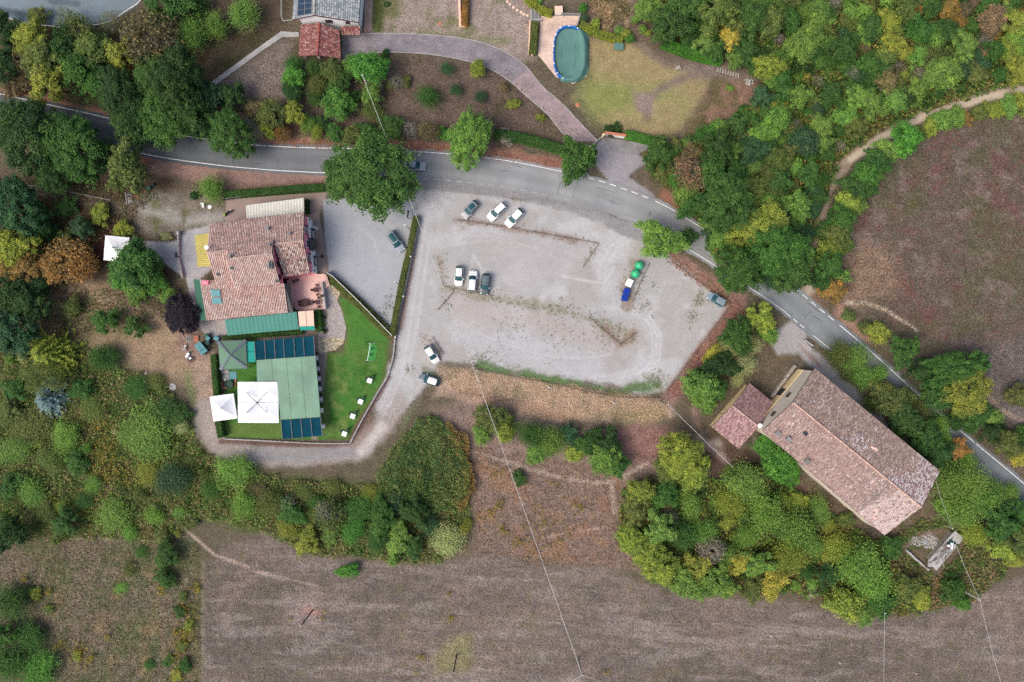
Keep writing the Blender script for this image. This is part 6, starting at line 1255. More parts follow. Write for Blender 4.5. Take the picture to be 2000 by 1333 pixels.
# ------------------------------------------------------------------ vehicles
def car(label, front, rear, W=1.78, hgt=1.5, style='hatch', paint=(.6,.62,.64), roof=None, rails=False, name="parked_car", mirror=None, hoodlamp=True, rack=False):
    f, b = P(*front, .7), P(*rear, .7); d = f - b; d.z = 0; L = d.length; c = (f + b)/2; c.z = 0.03; rz = math.atan2(d.y, d.x)
    t = thing(name, label, "car", c, rz); pm_ = mat("car_paint", paint, .32, .03, .8, 20, .02, spec=.5, coat=.6); rm = pm_ if roof is None else (M['autoglass'] if roof == 'glass' else mat("roof_paint", roof, .35, .03, .8, spec=.5, coat=.5))
    hl = L/2; zb = .95 if hgt < 1.6 else 1.05; w_ = W/2
    st = [(-hl,.80,.62),(-hl+.08,.9,.86),(-hl+.35,.97,zb),(-hl*.45,1,zb),(0,1,zb),(hl*.35,1,zb-.01),(hl*.5,.99,zb-.06),(hl*.72,.965,zb-.13),(hl-.22,.9,zb-.2),(hl-.06,.78,zb-.3),(hl,.62,zb-.42)]
    if style == 'sedan': st[2] = (-hl+.3,.95,zb-.04)
    V = []; F = []; prof = ((.9,.0),(.99,.25),(1,.55),(.985,.8),(.9,.95),(.6,1.0),(0,1.02)); n = 13
    for x, kw, zt in st:
        row = [(x, k*w_*kw, .24 + (zt-.24)*q) for k, q in prof]; V += row + [(x, -y, z_) for _, y, z_ in row[-2::-1]]
    for i in range(len(st)-1):
        for j in range(n-1): F.append((i*n+j, (i+1)*n+j, (i+1)*n+j+1, i*n+j+1))
    F4 = F
    body = MB(); body.v = V; body.f = list(F4) + [tuple(range(n)), tuple(range((len(st)-1)*n+n-1, (len(st)-1)*n-1, -1))] + [tuple([0] + [i*n for i in range(1, len(st))] + [i*n+n-1 for i in range(len(st)-1, -1, -1)])]
    body.build("body", pm_, t, local=True, smooth=False)
    xf = hl*.44; xr = -hl+.10 if style != 'sedan' else -hl*.62; ft = xf - .78; rt = xr + (.42 if style == 'hatch' else .22 if style == 'suv' else .55)
    wb, wr = w_*.91, w_*.70; z0 = zb - .02
    def sheet4(p00, p10, p11, p01, bulge, ax, m, name, nn=4):
        """curved panel; p00-p10 lower edge (left to right), p01-p11 upper; bulge along ax in the middle"""
        VV = []
        for j in range(nn+1):
            for i in range(nn+1):
                u, v = i/nn, j/nn; p = (Vector(p00).lerp(Vector(p10), u)).lerp(Vector(p01).lerp(Vector(p11), u), v); VV.append(p + Vector(ax)*bulge*(4*u*(1-u)))
        mb = MB(); mb.v = [tuple(p) for p in VV]; mb.f = [(j*(nn+1)+i, j*(nn+1)+i+1, (j+1)*(nn+1)+i+1, (j+1)*(nn+1)+i) for j in range(nn) for i in range(nn)]
        return mb.build(name, m, t, local=True, smooth=True)
    sheet4((xf,wb,z0),(xf,-wb,z0),(ft,-wr,hgt-.02),(ft,wr,hgt-.02), .16, (1,0,.1), M['autoglass'], "windscreen")
    sheet4((xr,-wb*.95,z0+.02),(xr,wb*.95,z0+.02),(rt,wr*.95,hgt-.03),(rt,-wr*.95,hgt-.03), .1, (-1,0,.05), M['autoglass'], "rear_window")
    for s in (1, -1): sheet4((xr,s*wb*.95,z0),(xf,s*wb,z0),(ft,s*wr,hgt-.03),(rt,s*wr*.95,hgt-.04), .03, (0,s,0), M['autoglass'], "side_window")
    # roof panel with a crowned section
    VV = []; nn = 6
    for j in range(nn+1):
        for i in range(nn+1):
            u, v = i/nn, j/nn; x = rt + (ft-rt)*u + (.14*(4*v*(1-v)) if u == 1 else 0) - (.08*(4*v*(1-v)) if u == 0 else 0); y = (v*2-1)*wr*(1.02 if 0 < u < 1 else .97); VV.append((x, y, hgt - .015 + .05*(4*v*(1-v)) + .03*(4*u*(1-u))))
    rf = MB(); rf.v = VV; rf.f = [(j*(nn+1)+i, j*(nn+1)+i+1, (j+1)*(nn+1)+i+1, (j+1)*(nn+1)+i) for j in range(nn) for i in range(nn)]; ro_ = rf.build("roof", pm_, t, local=True, smooth=True)
    if roof is not None:
        VV = [(x*.0 + rt+.5*(ft-rt)+(x-(rt+.5*(ft-rt)))*(.96 if roof != 'glass' else .8) + (.06 if roof == 'glass' else 0), y*(.98 if roof != 'glass' else .84), z_+(.012 if roof != 'glass' else .03)) for x, y, z_ in VV]; g = MB(); g.v = VV; g.f = rf.f; g.build("roof_panel" if roof != 'glass' else "glass_roof", rm, t, local=True, smooth=True)
    for s in (1, -1):
        MB().tube((xf,s*wb,z0),(ft,s*wr,hgt),.045,n=5).build("pillar", pm_, t, local=True); MB().tube((xr,s*wb*.95,z0),(rt,s*wr*.95,hgt),.06,n=5).build("pillar", pm_, t, local=True)
        xm = (xf+xr)/2-.1; MB().tube((xm,s*wb*.99,z0),((ft+rt)/2-.05,s*wr*1.03,hgt),.035,n=4).build("pillar", M['blackplastic'], t, local=True)
        MB().bevbox((xf-.22, s*(w_+.09), zb+.04), (.14,.2,.14), .03).build("mirror", pm_ if mirror is None else M[mirror], t, local=True)
        MB().bevbox((hl-.2, s*w_*.62, zb-.3), (.24,.34,.14), .03, -s*.35).build("headlight", M['lampglass'], t, local=True)
        MB().bevbox((-hl+.1, s*w_*.78, zb-.12), (.12,.26,.22), .02).build("tail_light", M['taillamp'], t, local=True)
        if rails: MB().tube((ft-.05,s*wr*.97,hgt+.05),(rt+.15,s*wr*.97,hgt+.05),.028,n=5).build("roof_rail", M['darkmetal'], t, local=True)
    MB().bevbox((hl-.03,0,.42),(.14,W*.7,.26),.05).build("front_bumper", pm_, t, local=True); MB().bevbox((-hl+.02,0,.45),(.14,W*.84,.28),.05).build("rear_bumper", M['blackplastic'] if style == 'suv' else pm_, t, local=True)
    MB().bevbox((hl+.045,0,.5),(.02,.5,.12),.005).build("number_plate", M['white'], t, local=True)
    for x in (hl*.64, -hl*.62):
        for s in (1, -1):
            y = s*(w_-.1); tr_ = MB().tube((x,y-.1,.31),(x,y+.1,.31),.31,n=16).build("wheel", M['tyre'], t, local=True)
            MB().tube((x,y+s*.085,.31),(x,y+s*.112,.31),.2,n=12).build("rim", M['rim'], tr_, local=True)
    if rack: MB().box((-hl-.05,0,1.0),(.1,1.0,.5)).build("spare_cover", M['blackplastic'], t, local=True); MB().box((rt+.1,0,hgt+.06),(.08,W*.9,.05)).build("roof_bar", M['darkmetal'], t, local=True); MB().box((ft-.3,0,hgt+.06),(.08,W*.9,.05)).build("roof_bar", M['darkmetal'], t, local=True)
    return t
car("silver car with dark glass roof, leftmost of three angled by the road", (904.5,424.5), (931.5,395.5), paint=(.3,.31,.33), roof='glass')
car("white estate car with roof rails, middle of three by the road", (955,428.5), (985,400), 1.85, 1.6, 'suv', (.8,.8,.8), rails=True)
car("plain white car, rightmost of three angled by the road", (990,441), (1019,411), 1.82, 1.5, 'hatch', (.8,.8,.8))
car("pale blue-grey car with glass roof alone in the forecourt", (786,491), (760,454), 1.82, 1.55, 'suv', (.26,.3,.35), roof='glass')
car("small white car, leftmost of three in the middle of the lot", (895.5,558.5), (897.3,520.5), 1.7, 1.48, 'hatch', (.72,.72,.7))
car("white car facing away, between small white car and dark jeep", (924.5,529), (921.3,570), 1.8, 1.55, 'suv', (.72,.72,.72))
car("dark grey jeep, rightmost of three in the middle of the lot", (945,576), (950.5,536), 1.75, 1.7, 'suv', (.04,.065,.07), roof=(.09,.13,.14), rack=True, mirror='lampglass')
car("cream car parked on the grass at the lot's lower left", (853.5,709), (833,676.5), 1.7, 1.5, 'hatch', (.68,.68,.64))
car("dark blue car with white roof on the grass beside the lane", (819,735.5), (858,748.5), 1.76, 1.55, 'hatch', (.05,.09,.12), roof=(.68,.67,.65), mirror='lampglass')
car("silver blue estate car beside the red-brown bank", (1382.5,576.5), (1415.5,594.5), 1.78, 1.5, 'suv', (.2,.26,.31))
car("grey car driving on the road beside the big oak", (831.5,325.5), (788,321), 1.8, 1.45, 'sedan', (.3,.33,.35), name="moving_car")
# motorcycle behind the restaurant
mc = thing("motorcycle", "small black and lime motorcycle in the yard behind the restaurant", "motorcycle", P(448, 417, 0), math.atan2(1.0, 1.35))
for x in (-.62, .68): MB().tube((x,-.06,.31),(x,.06,.31),.31,n=16).build("wheel", M['tyre'], mc, local=True)
MB().bevbox((.0,0,.62),(.7,.28,.5),.08).build("engine_body", M['blackplastic'], mc, local=True); MB().bevbox((-.4,0,.88),(.7,.26,.14),.05).build("seat", M['tyre'], mc, local=True)
MB().bevbox((.2,0,.95),(.5,.3,.22),.08).build("tank", M['blackplastic'], mc, local=True); MB().bevbox((-.75,0,.85),(.4,.34,.24),.06).build("tail_fairing", M['lime'], mc, local=True)
MB().tube((.5,-.38,1.08),(.5,.38,1.08),.03).build("handlebar", M['darkmetal'], mc, local=True)
for s in (-.08,.08): MB().tube((.45,s,1.05),(.68,s,.31),.03).build("fork", M['metalgrey'], mc, local=True)
MB().lathe([(.02,0),(.12,.03),(.1,.12)], (.66,0,.85), 10).build("headlamp", M['lampglass'], mc, local=True)
# ------------------------------------------------------------------ bins
def bell(label, px, py, ang):
    t = thing("glass_bank", label, "recycling bin", P(px, py, .9) * 1.0, ang); t.location.z = 0; WL[t.name] = Vector(t.location)
    MB().lathe([(.7,0),(.86,.1),(.88,.7),(.84,1.05),(.68,1.4),(.42,1.62),(.12,1.7),(.02,1.7)], (0,0,0), 22).build("bell_body", M['bottlegreen'], t, local=True, smooth=True)
    for s in (-1, 1): MB().lathe([(.01,0),(.12,0),(.13,.05),(.1,.07)], (s*.5,.28,1.48), 12).build("bottle_hole", M['blackplastic'], t, local=True)
    MB().tube((-.12,0,1.7),(.12,0,1.78),.035).build("lifting_hook", M['metalgrey'], t, local=True); MB().lathe([(.885,0),(.9,.02),(.9,.12),(.885,.14)], (0,0,.62), 22).build("rim_band", M['teal'], t, local=True)
bell("green bell shaped glass bank farther from the blue bins", 1249, 518.5, -.6); bell("green bell shaped glass bank beside the white container", 1241.7, 534.6, -.2)
def wbin(name, label, px, py, sx, sy, hgt, rz, body, lid, cat="bin", lids=1, z=None):
    t = thing(name, label, cat, P(px, py, hgt), rz); t.location.z = 0; WL[t.name] = Vector(t.location)
    b = MB(); k = .86; q0, q1 = (sx*k/2, sy*k/2), (sx/2, sy/2)
    b.add([(-q0[0],-q0[1],.12),(q0[0],-q0[1],.12),(q0[0],q0[1],.12),(-q0[0],q0[1],.12),(-q1[0],-q1[1],hgt),(q1[0],-q1[1],hgt),(q1[0],q1[1],hgt),(-q1[0],q1[1],hgt)], [(0,3,2,1),(4,5,6,7),(0,1,5,4),(1,2,6,5),(2,3,7,6),(3,0,4,7)]); b.build("container", M[body], t, local=True)
    for i in range(lids):
        w_ = sx/lids; x = -sx/2 + w_*(i+.5); MB().bevbox((x, .02, hgt+.06), (w_-.03, sy+.06, .1), .03).build("lid", M[lid], t, local=True)
    for rx in (-.28, 0, .28): MB().bevbox((sx*rx, 0, hgt+.125), (.05, sy*.7, .03), .01).build("lid_rib", M[lid], t, local=True)
    for x in (-1, 1):
        for y in (-1, 1): MB().tube((x*q0[0]*.85-.03, y*q0[1]*.85, .08),(x*q0[0]*.85+.03, y*q0[1]*.85, .08),.08,n=8).build("castor", M['tyre'], t, local=True)
        MB().tube((x*sx*.51,-.2,hgt-.15),(x*sx*.51,.2,hgt-.15),.03).build("handle", M['metalgrey'], t, local=True)
    return t
wbin("waste_container", "white lidded container between glass bank and blue bins", 1229, 553, 1.25, 1.45, 1.2, -.45, 'white', 'white')
wbin("waste_container", "blue wheeled container next to the white container", 1224, 570, 1.25, 1.15, 1.15, -.42, 'blue', 'blue')
wbin("waste_container", "blue wheeled container at the end of the row", 1220.3, 582.5, 1.2, 1.15, 1.15, -.2, 'blue', 'blue')
for i, (x, y) in enumerate(((387.5,674.5),(392.5,680.5),(398,687))):
    wbin("waste_container", ["dark green double lidded container farthest from the pavilion hedge", "middle dark green double lidded container by the service yard", "dark green double lidded container beside the pavilion hedge"][i], x, y, 1.45, .72, 1.25, math.radians(38), 'bindark', 'binlid', lids=2)
wbin("waste_container", "small dark bin with pale blue lid behind the green containers", 406, 661.5, .75, .75, 1.0, -.6, 'bindark', 'binlid'); wbin("waste_container", "small green bin with green lid behind the blue lidded bin", 403, 656, .75, .7, .95, -.6, 'bindark', 'greencanopy')
wbin("waste_container", "dark green bin close beside the double lidded containers", 405, 670, .8, .7, 1.0, -.6, 'bindark', 'bindark'); wbin("waste_container", "pale blue lidded bin by the pavilion corner", 422.5, 661.5, 1.0, .75, 1.0, -.5, 'bindark', 'binlid')
def junk(name, label, cat, px, py, parts):
    t = thing(name, label, cat, P(px, py, 0))
    for nm, x, y, z, d, rz, m in parts: p = P(x, y); MB().bevbox((p.x, p.y, z), d, min(d)*.15, rz).build(nm, M[m], t)
junk("pallet", "grey wooden pallet lying below the junk pile", "pallet", 374, 702, [("slat", 370+i*1.9, 705-i*1.4, .14, (.14,1.2,.05), -.7+1.57, 'rail') for i in range(5)] + [("bearer", 371.5, 703, .06, (1.2,.1,.1), .65, 'rail'), ("bearer", 376, 700, .06, (1.2,.1,.1), .65, 'rail')])
junk("junk_pile", "pile of white and pale junk beside the pallet", "junk", 366, 690, [("panel", 368,694,.3,(1.1,.5,.4),1.1,'white'),("tub", 361.5,682,.25,(.8,.7,.5),.4,'stone'),("box", 373,700,.25,(.5,.4,.4),.8,'white'),("crate", 363,677,.2,(.6,.4,.35),1.0,'cream'),("board", 372,690,.12,(.9,.3,.1),.9,'greencanopy')])
junk("pallet", "pinkish wooden pallet stack at the yard edge", "pallet", 384, 662, [("slat", 381.5+i*1.7, 662, .32, (.13,1.1,.04), .05, 'orange') for i in range(5)] + [("bearer", 385, 659.5, .15, (1.0,.1,.28), .05, 'rail'), ("bearer", 385, 665, .15, (1.0,.1,.28), .05, 'rail')])
junk("metal_grate", "square grey metal grate lying left of the pallets", "grate", 369, 662, [("bar", 365+i*1.5, 662, .06, (.05,1.0,.05), .03, 'metalgrey') for i in range(7)] + [("bar", 369.5, 657.5, .06, (1.0,.06,.07), .03, 'metalgrey'), ("bar", 369.5, 667, .06, (1.0,.06,.07), .03, 'metalgrey')])
junk("concrete_beam", "longer of two concrete beams beside the barn drive", "beam", 1576, 675, [("beam", 1576, 674.5, .2, (2.4,.4,.4), -.84, 'concrete')]); junk("concrete_beam", "shorter of two concrete beams, nearer the road", "beam", 1579, 670, [("beam", 1578.6, 670, .2, (2.0,.38,.4), -.64, 'concrete')])
# ------------------------------------------------------------------ pool
pool = thing("swimming_pool", "oval blue pool under a sagging dark green cover", "pool", P(1112, 103, 0))
def stad(cx, cy, a, b, n=40, sq=2.6):
    out = []
    for k in range(n):
        th = 2*math.pi*k/n; c, s = math.cos(th), math.sin(th); out.append((cx + a*math.copysign(abs(c)**(2/sq), c), cy + b*math.copysign(abs(s)**(2/sq), s)))
    return out
ov = stad(1111.5, 103, 30.5, 52.5); hp = 1.15
mb = MB(); n = len(ov); A_ = [P(x, y, hp) for x, y in ov]; C_ = sum(A_, Vector())/n
B_ = [C_ + (p - C_)*.94 for p in A_]
mb.add([(p.x,p.y,.06) for p in A_] + [(p.x,p.y,hp) for p in A_] + [(p.x,p.y,hp) for p in B_] + [(p.x,p.y,.5) for p in B_], [f for i in range(n) for f in ((i,(i+1)%n,n+(i+1)%n,n+i),(n+i,n+(i+1)%n,2*n+(i+1)%n,2*n+i),(2*n+i,2*n+(i+1)%n,3*n+(i+1)%n,3*n+i))]); mb.build("pool_wall", M['poolblue'], pool)
# cover: sags inside the rim, hangs over the right side to the deck
nu, nv = 44, 30; V = []; ctr_ = np.array([1111.5, 103.0])
for i in range(nu):
    th = 2*math.pi*i/nu; e = np.array(stad(0, 0, 30.5, 52.5, nu)[i])
    right = max(0, math.cos(th))**.6; over = 1.0 + (.04 if right < .05 else .2*right) - (.16 if math.cos(th) < -.35 else 0)
    if math.sin(th) < -.5 and math.cos(th) < .5: over = .89
    if math.sin(th) > .55: over = max(over, 1.13) if math.cos(th) > -.5 else over
    for j in range(nv):
        s = j/(nv-1)*over; x, y = ctr_ + e*s
        if math.cos(th) > 0 and s > 1: x = min(x + (s-1)*26, 1149.5)
        if s < .9: z_ = .62 + .5*s**6 + s*(.05*math.sin(x*.35+y*.12)*math.sin(y*.22) + .03*math.sin(th*9+s*5))
        elif s < 1.03: z_ = hp + .05
        else: z_ = max(.16, hp - (s-1.03)*11*(.8+.3*math.sin(th*13)))
        p = P(x, y, z_); V.append((p.x, p.y, z_))
F = [(i*nv+j, ((i+1)%nu)*nv+j, ((i+1)%nu)*nv+j+1, i*nv+j+1) for i in range(nu) for j in range(nv-1)]
mesh_np("pool_cover", V, F, M['poolcover'], pool, smooth=True)
for k in range(len(ov)):
    x, y = ov[k]
    if x < 1106 or y < 58: q = P(x, y, hp); MB().bevbox((q.x, q.y, hp+.03), (.24,.24,.1), .03, k).build("rim_clip", M['white' if k % 3 == 0 else 'poolblue'], pool)
for i, (x0, y0, x1, y1) in enumerate(((1096,92,1101,140),(1124,80,1117,148),(1132,95,1120,150),(1090,85,1098,110),(1136,110,1128,150))):
    a, b = P(x0, y0, .63), P(x1, y1, .63); m_ = a.lerp(b, .5) + Vector((.35 if i % 2 else -.35, 0, .0)); MB().tube(a, m_, .02, .07, n=5).tube(m_, b, .07, .02, n=5).build("cover_fold", M['poolcover'], pool)
st_ = thing("pool_steps", "grey concrete steps leading down to the pool deck", "steps", P(1046, 32, 0))
for k in range(6): p = P(1037.5+k*3.3, 32.5); MB().box((p.x, p.y, .5-.075*k), (.31, 1.75, 1.0-.15*k)).build("step", M['darkconc' if k % 2 else 'concrete'], st_)
for y in (42, 23): p, q = P(1035, y), P(1058, y); MB().box(((p.x+q.x)/2, p.y, .4), (q.x-p.x, .22, .8)).build("side_wall", M['concrete'], st_)
junk("planter_wall", "low pale wall along the hedge left of the pool deck", "wall", 1033, 75, [("wall_run", 1034.5, 75, .3, (.35,6.6,.6), -.03, 'peach'), ("wall_end", 1037, 107, .3, (1.0,.35,.6), -.3, 'peach')])
junk("pump_house", "small pale box shaped pump house at the pool deck", "hut", 1090.5, 24, [("wall", 1090.5, 24, .5, (1.4,1.2,1.0), .03, 'whitewall'), ("roof", 1090.5, 24, 1.06, (1.55,1.35,.12), .03, 'peach')])
junk("deck_wall", "grey wall along the top of the pool deck", "wall", 1115, 29, [("wall_run", 1115.5, 30, .35, (3.6,.3,.7), -.02, 'darkconc'), ("wall_end", 1130, 42, .35, (.28,2.2,.7), -.3, 'darkconc')])
junk("planter_wall", "pale wall below the autumn hedge at the top edge", "wall", 898, 25, [("wall_run", 898.5, 24, .35, (.45,5.6,.7), .03, 'peach'), ("wall_end", 903, 52, .3, (1.2,.5,.6), 0, 'peach')])
gt = thing("garden_table", "green plastic table on the yellow lawn right of the pool", "table", P(1208.5, 91, .7), -.1); gt.location.z = 0; WL[gt.name] = Vector(gt.location)
MB().bevbox((0,0,.72),(1.85,1.35,.06),.03).build("table_top", M['poolcover'], gt, local=True); MB().box((.1,0,.757),(.03,1.3,.012)).build("top_joint", M['greenmetal'], gt, local=True)
for x in (-.75,.75):
    for y in (-.5,.5): MB().tube((x,y,0),(x,y,.7),.04).build("leg", M['greenmetal'], gt, local=True)
for i, (x, y) in enumerate(((991,4),(996,9),(1003,15),(1010.5,20.5),(1018,24.5),(1023,28),(1029.5,30.5))):
    o = MB().bevbox(tuple(P(x, y)) [:2] + (.05,), (.5,.5,.08), .02, -.5).build("stepping_stone", M['peach']); props(o, f"cream stepping stone, {ORD[i].replace(' nearest','').replace('nearest','first')} in the row from the top edge to the pool steps", "stepping stone", "stepping stones to the pool steps")
rs = thing("rock_steps", "row of white rock steps at the right of the yellow lawn", "steps", P(1425, 140, 0))
for k in range(9): p = P(1402+k*5, 137+k*1.4); MB().bevbox((p.x, p.y, .12), (.28,.9,.24), .06, -.2).build("rock", M['stone'], rs)
# ------------------------------------------------------------------ gate, fences, rails
gw = thing("villa_gate", "dark sliding gate with pale rail across the villa drive", "gate", P(1165, 278, 0)); a, b = P(1152,290), P(1175,271); rz = math.atan2((b-a).y, (b-a).x); Lg = (b-a).length
MB().box(((a.x+b.x)/2, (a.y+b.y)/2, .12), (Lg, .08, .1), rz).build("bottom_rail", M['darkmetal'], gw); MB().box(((a.x+b.x)/2, (a.y+b.y)/2, 1.4), (Lg, .1, .1), rz).build("top_rail", M['whiterail'], gw)
for k in range(14): p = a.lerp(b, (k+.5)/14); MB().tube((p.x,p.y,.1),(p.x,p.y,1.4),.02,n=5).build("bar", M['darkmetal'], gw)
for p in (P(1150,292), P(1177,268)): MB().bevbox((p.x,p.y,.85),(.45,.45,1.7),.04,rz).build("gate_pillar", M['sand'], gw)
wv = thing("gate_wall", "pale wall with terracotta coping beside the villa gate", "wall", P(1200, 266, 0)); a, b = P(1179,264), P(1220,270); rz = math.atan2((b-a).y, (b-a).x); c = (a+b)/2
MB().box((c.x,c.y,.8),((b-a).length,.3,1.6),rz).build("wall_run", M['whitewall'], wv); MB().bevbox((c.x,c.y,1.64),((b-a).length+.1,.5,.09),.02,rz).build("coping", M['orange'], wv)
def fence(name, label, pl, hgt, post_m, rail_m, n_post, panel=None, cat="fence", rail_w=.08, foot=None):
    pts = resample(np.array(pl, float), n_post); t = thing(name, label, cat, P(*pl[0], 0)); W_ = [P(x, y, 0) for x, y in pts]
    for p in W_: MB().tube((p.x,p.y,-.02),(p.x,p.y,hgt),.05,n=6).build("post", M[post_m], t)
    for a, b in zip(W_[:-1], W_[1:]):
        c = (a+b)/2; rz = math.atan2((b-a).y, (b-a).x); L_ = (b-a).length
        MB().box((c.x,c.y,hgt-.03),(L_,rail_w,.07),rz).build("rail", M[rail_m], t)
        if panel: MB().box((c.x,c.y,hgt*.5),(L_-.1,.03,hgt-.15),rz).build("panel", M[panel], t)
        if foot: MB().box((c.x,c.y,.15),(L_,.28,.34),rz).build("wall_foot", M[foot], t)
fence("garden_fence", "dark green diagonal fence with white top rail beside the lawn", [(641,534),(648,536),(700,586),(768,656)], 1.5, 'greenmetal', 'whiterail', 13, 'greenmetal', rail_w=.14)
fence("boundary_fence", "metal fence on a pale wall beside the long clipped hedge", [(821,428),(808,490),(796,545),(780,620),(772,660),(768,700),(757,737)], 1.0, 'darkmetal', 'metalgrey', 22, None, foot='concrete')
fence("garden_wall_fence", "low fence along the lower right edge of the lawn", [(757,737),(735,772),(705,825),(684,866)], .7, 'greenmetal', 'metalgrey', 12, None, foot='concrete')
fence("garden_edge_fence", "low wall and fence along the lower edge of the garden", [(684,866),(620,866),(540,862),(440,857)], .6, 'rail', 'metalgrey', 14, None, foot='stone')
fence("yard_fence", "dark fence behind the restaurant below the road hedge", [(438,392),(500,384),(570,378),(636,371)], 1.4, 'darkmetal', 'metalgrey', 12, 'darkmetal')
fence("handrail", "thin pale handrail along the slope left of the yard", [(60,364),(110,371),(165,382),(220,393)], .9, 'metalgrey', 'metalgrey', 12)
fence("side_rail", "low pale rail fence left of the villa", [(552,-5),(552,46),(584,42)], .9, 'whiterail', 'whiterail', 7)
fence("parking_rail", "low timber rail below the three cars by the road", [(893,430),(960,440),(1060,457),(1168,476)], .4, 'rail', 'rail', 14, rail_w=.09)
fence("parking_rail", "short timber rail at the right end of the upper island", [(1168,478),(1138,522)], .4, 'rail', 'rail', 4, rail_w=.09)
fence("parking_rail", "timber rail beside the recycling bins", [(1268,515),(1250,552),(1235,590)], .4, 'rail', 'rail', 6, rail_w=.09)
fence("parking_rail", "timber rail along the upper right edge of the lot", [(1312,512),(1360,548),(1425,592)], .4, 'rail', 'rail', 8, rail_w=.09)
fence("parking_rail", "timber rail along the lower right edge of the lot", [(1425,600),(1375,665),(1302,764)], .4, 'rail', 'rail', 10, rail_w=.09)
fence("parking_rail", "timber rail in front of the white cars and jeep", [(868,560),(905,568),(962,578)], .4, 'rail', 'rail', 6, rail_w=.09)
fence("parking_rail", "slanting timber rail below the small white car", [(884,572),(856,605)], .35, 'rail', 'rail', 4, rail_w=.12)
fence("parking_rail", "timber rail running to the lot's inner right corner", [(1150,620),(1210,672)], .4, 'rail', 'rail', 6, rail_w=.12)
fence("parking_rail", "short timber rail forming a V at the lot's inner corner", [(1243,650),(1212,672)], .4, 'rail', 'rail', 4, rail_w=.09)
fence("parking_rail", "short timber rail above the cream car", [(845,660),(866,692)], .4, 'rail', 'rail', 4, rail_w=.12)
fence("parking_rail", "timber rail along the green strip at the lot's lower edge", [(930,722),(1060,746),(1200,776),(1290,778)], .4, 'rail', 'rail', 14, rail_w=.08)
# ------------------------------------------------------------------ restaurant garden furniture
def chair(parent, x, y, rz, m):
    ca, sa = math.cos(rz), math.sin(rz)
    def tr(a, b): return (x + a*ca - b*sa, y + a*sa + b*ca)
    s = MB().bevbox((*tr(0,0),.45),(.46,.46,.05),.02,rz).build("chair_seat", M[m], parent, local=True)
    MB().bevbox((*tr(-.22,0),.7),(.05,.46,.45),.015,rz).build("chair_back", M[m], parent, local=True)
    for a in (-.19,.19):
        for b in (-.19,.19): q = tr(a,b); MB().tube((q[0],q[1],0),(q[0],q[1],.44),.02,n=5).build("chair_leg", M[m], parent, local=True)
def single_chair(label, loc, rz, m, group):
    t = thing("chair", label, "chair", loc, rz, group); chair(t, 0, 0, 0, m)
def table(label, px, py, sx, sy, rz, top, leg, z=0.0, group=None, name="garden_table"):
    p = P(px, py, .74+z); p.z = z; t = thing(name, label, "table", p, rz, group)
    MB().bevbox((0,0,.74),(sx,sy,.05),.02).build("table_top", M[top], t, local=True)
    for x in (-1,1):
        for y in (-1,1): MB().tube((x*sx*.42,y*sy*.42,0),(x*sx*.42,y*sy*.42,.72),.025,n=6).build("leg", M[leg], t, local=True)
    return p
OW = ["first", "second", "third", "fourth", "fifth", "sixth", "seventh"]
for i, (x, y) in enumerate(((721.7,744),(704,785),(688.7,813.5),(672.5,848))):
    p = table(f"white square table on the lawn, {OW[i]} along the fence from the swing", x, y, .95, .95, -.35, 'white', 'white', group="white tables along the lawn fence")
    for k, (dx, dy, a) in enumerate(((.55,.75,4.2),(-.6,.45,5.4))):
        single_chair(f"dark chair at the {OW[i]} lawn table from the swing, on its {'fence' if k == 0 else 'lawn'} side", p + Vector((dx,dy,0)), a, 'bindark', "dark chairs at the lawn tables")
for i, (x, y) in enumerate(((618,700),(620.5,721),(622.5,740.5),(624,760),(626.5,781),(628,802),(631,833))):
    p = table(f"small white table at the marquee edge, {OW[i]} from the crazy paving", x, y, .7, .8, .1, 'white', 'white', group="white tables along the marquee edge")
    if i < 6: single_chair(f"dark chair beside the {OW[i]} marquee edge table from the crazy paving", p + Vector((-.05,.95,0)), 4.7, 'blackplastic', "dark chairs along the marquee edge")
for i, (x, y, sx, sy) in enumerate(((594.7,592,1.1,1.5),(618,566.5,.95,.95),(621,590.5,.85,.95))):
    nm = ["large brown table near the door", "brown table by the terrace steps", "small brown table by the parapet"][i]
    p = table(f"{nm} on the pink terrace", x, y, sx, sy, .08, 'brownwood', 'brownwood', z=.5, name="terrace_table")
    for k, (dx, dy, a) in enumerate(((sx/2+.35,.25,math.pi),(sx/2+.35,-.3,math.pi),(-sx/2-.35,.25,0),(-sx/2-.35,-.35,0)) if i == 0 else ((-sx/2-.35,0,0),(0,sy/2+.4,-1.57),(.1,-sy/2-.4,1.57))):
        single_chair(f"brown chair at the {nm}, {['inner','outer','left','lower'][k]} seat", p + Vector((dx,dy,0)), a + .1, 'brownwood', "brown chairs on the terrace")
for lab, x, y, z_ in (("terracotta pot with plant at the terrace corner by the door", 582, 548, .5), ("dark pot beside the pink doorway", 575.5, 551, .5), ("potted shrub at the lower corner of the terrace", 583, 609, 0.0), ("dark red pot at the end of the small hedge border", 634.5, 650, 0.0), ("potted plant on the terrace parapet", 629.5, 579, 1.3)):
    p = P(x, y, z_); p.z = z_; t = thing("plant_pot", lab, "plant pot", p); MB().lathe([(.16,0),(.24,.3),(.27,.34),(.22,.34),(.2,.3)], (0,0,0), 12).build("pot", M['shutter'], t, local=True)
    rr2 = np.random.default_rng(int(x)); d = unit(rr2.normal(size=(120,3)) + np.array([0,0,.4])); V, F = leaves(d*.3 + np.array([0,0,.58]), d, .07, rr2); o = mesh_np("plant", V, F, M['leaf'], t, shade=rr2.random(120), local=True); o.color = (.12,.13,.05,1)
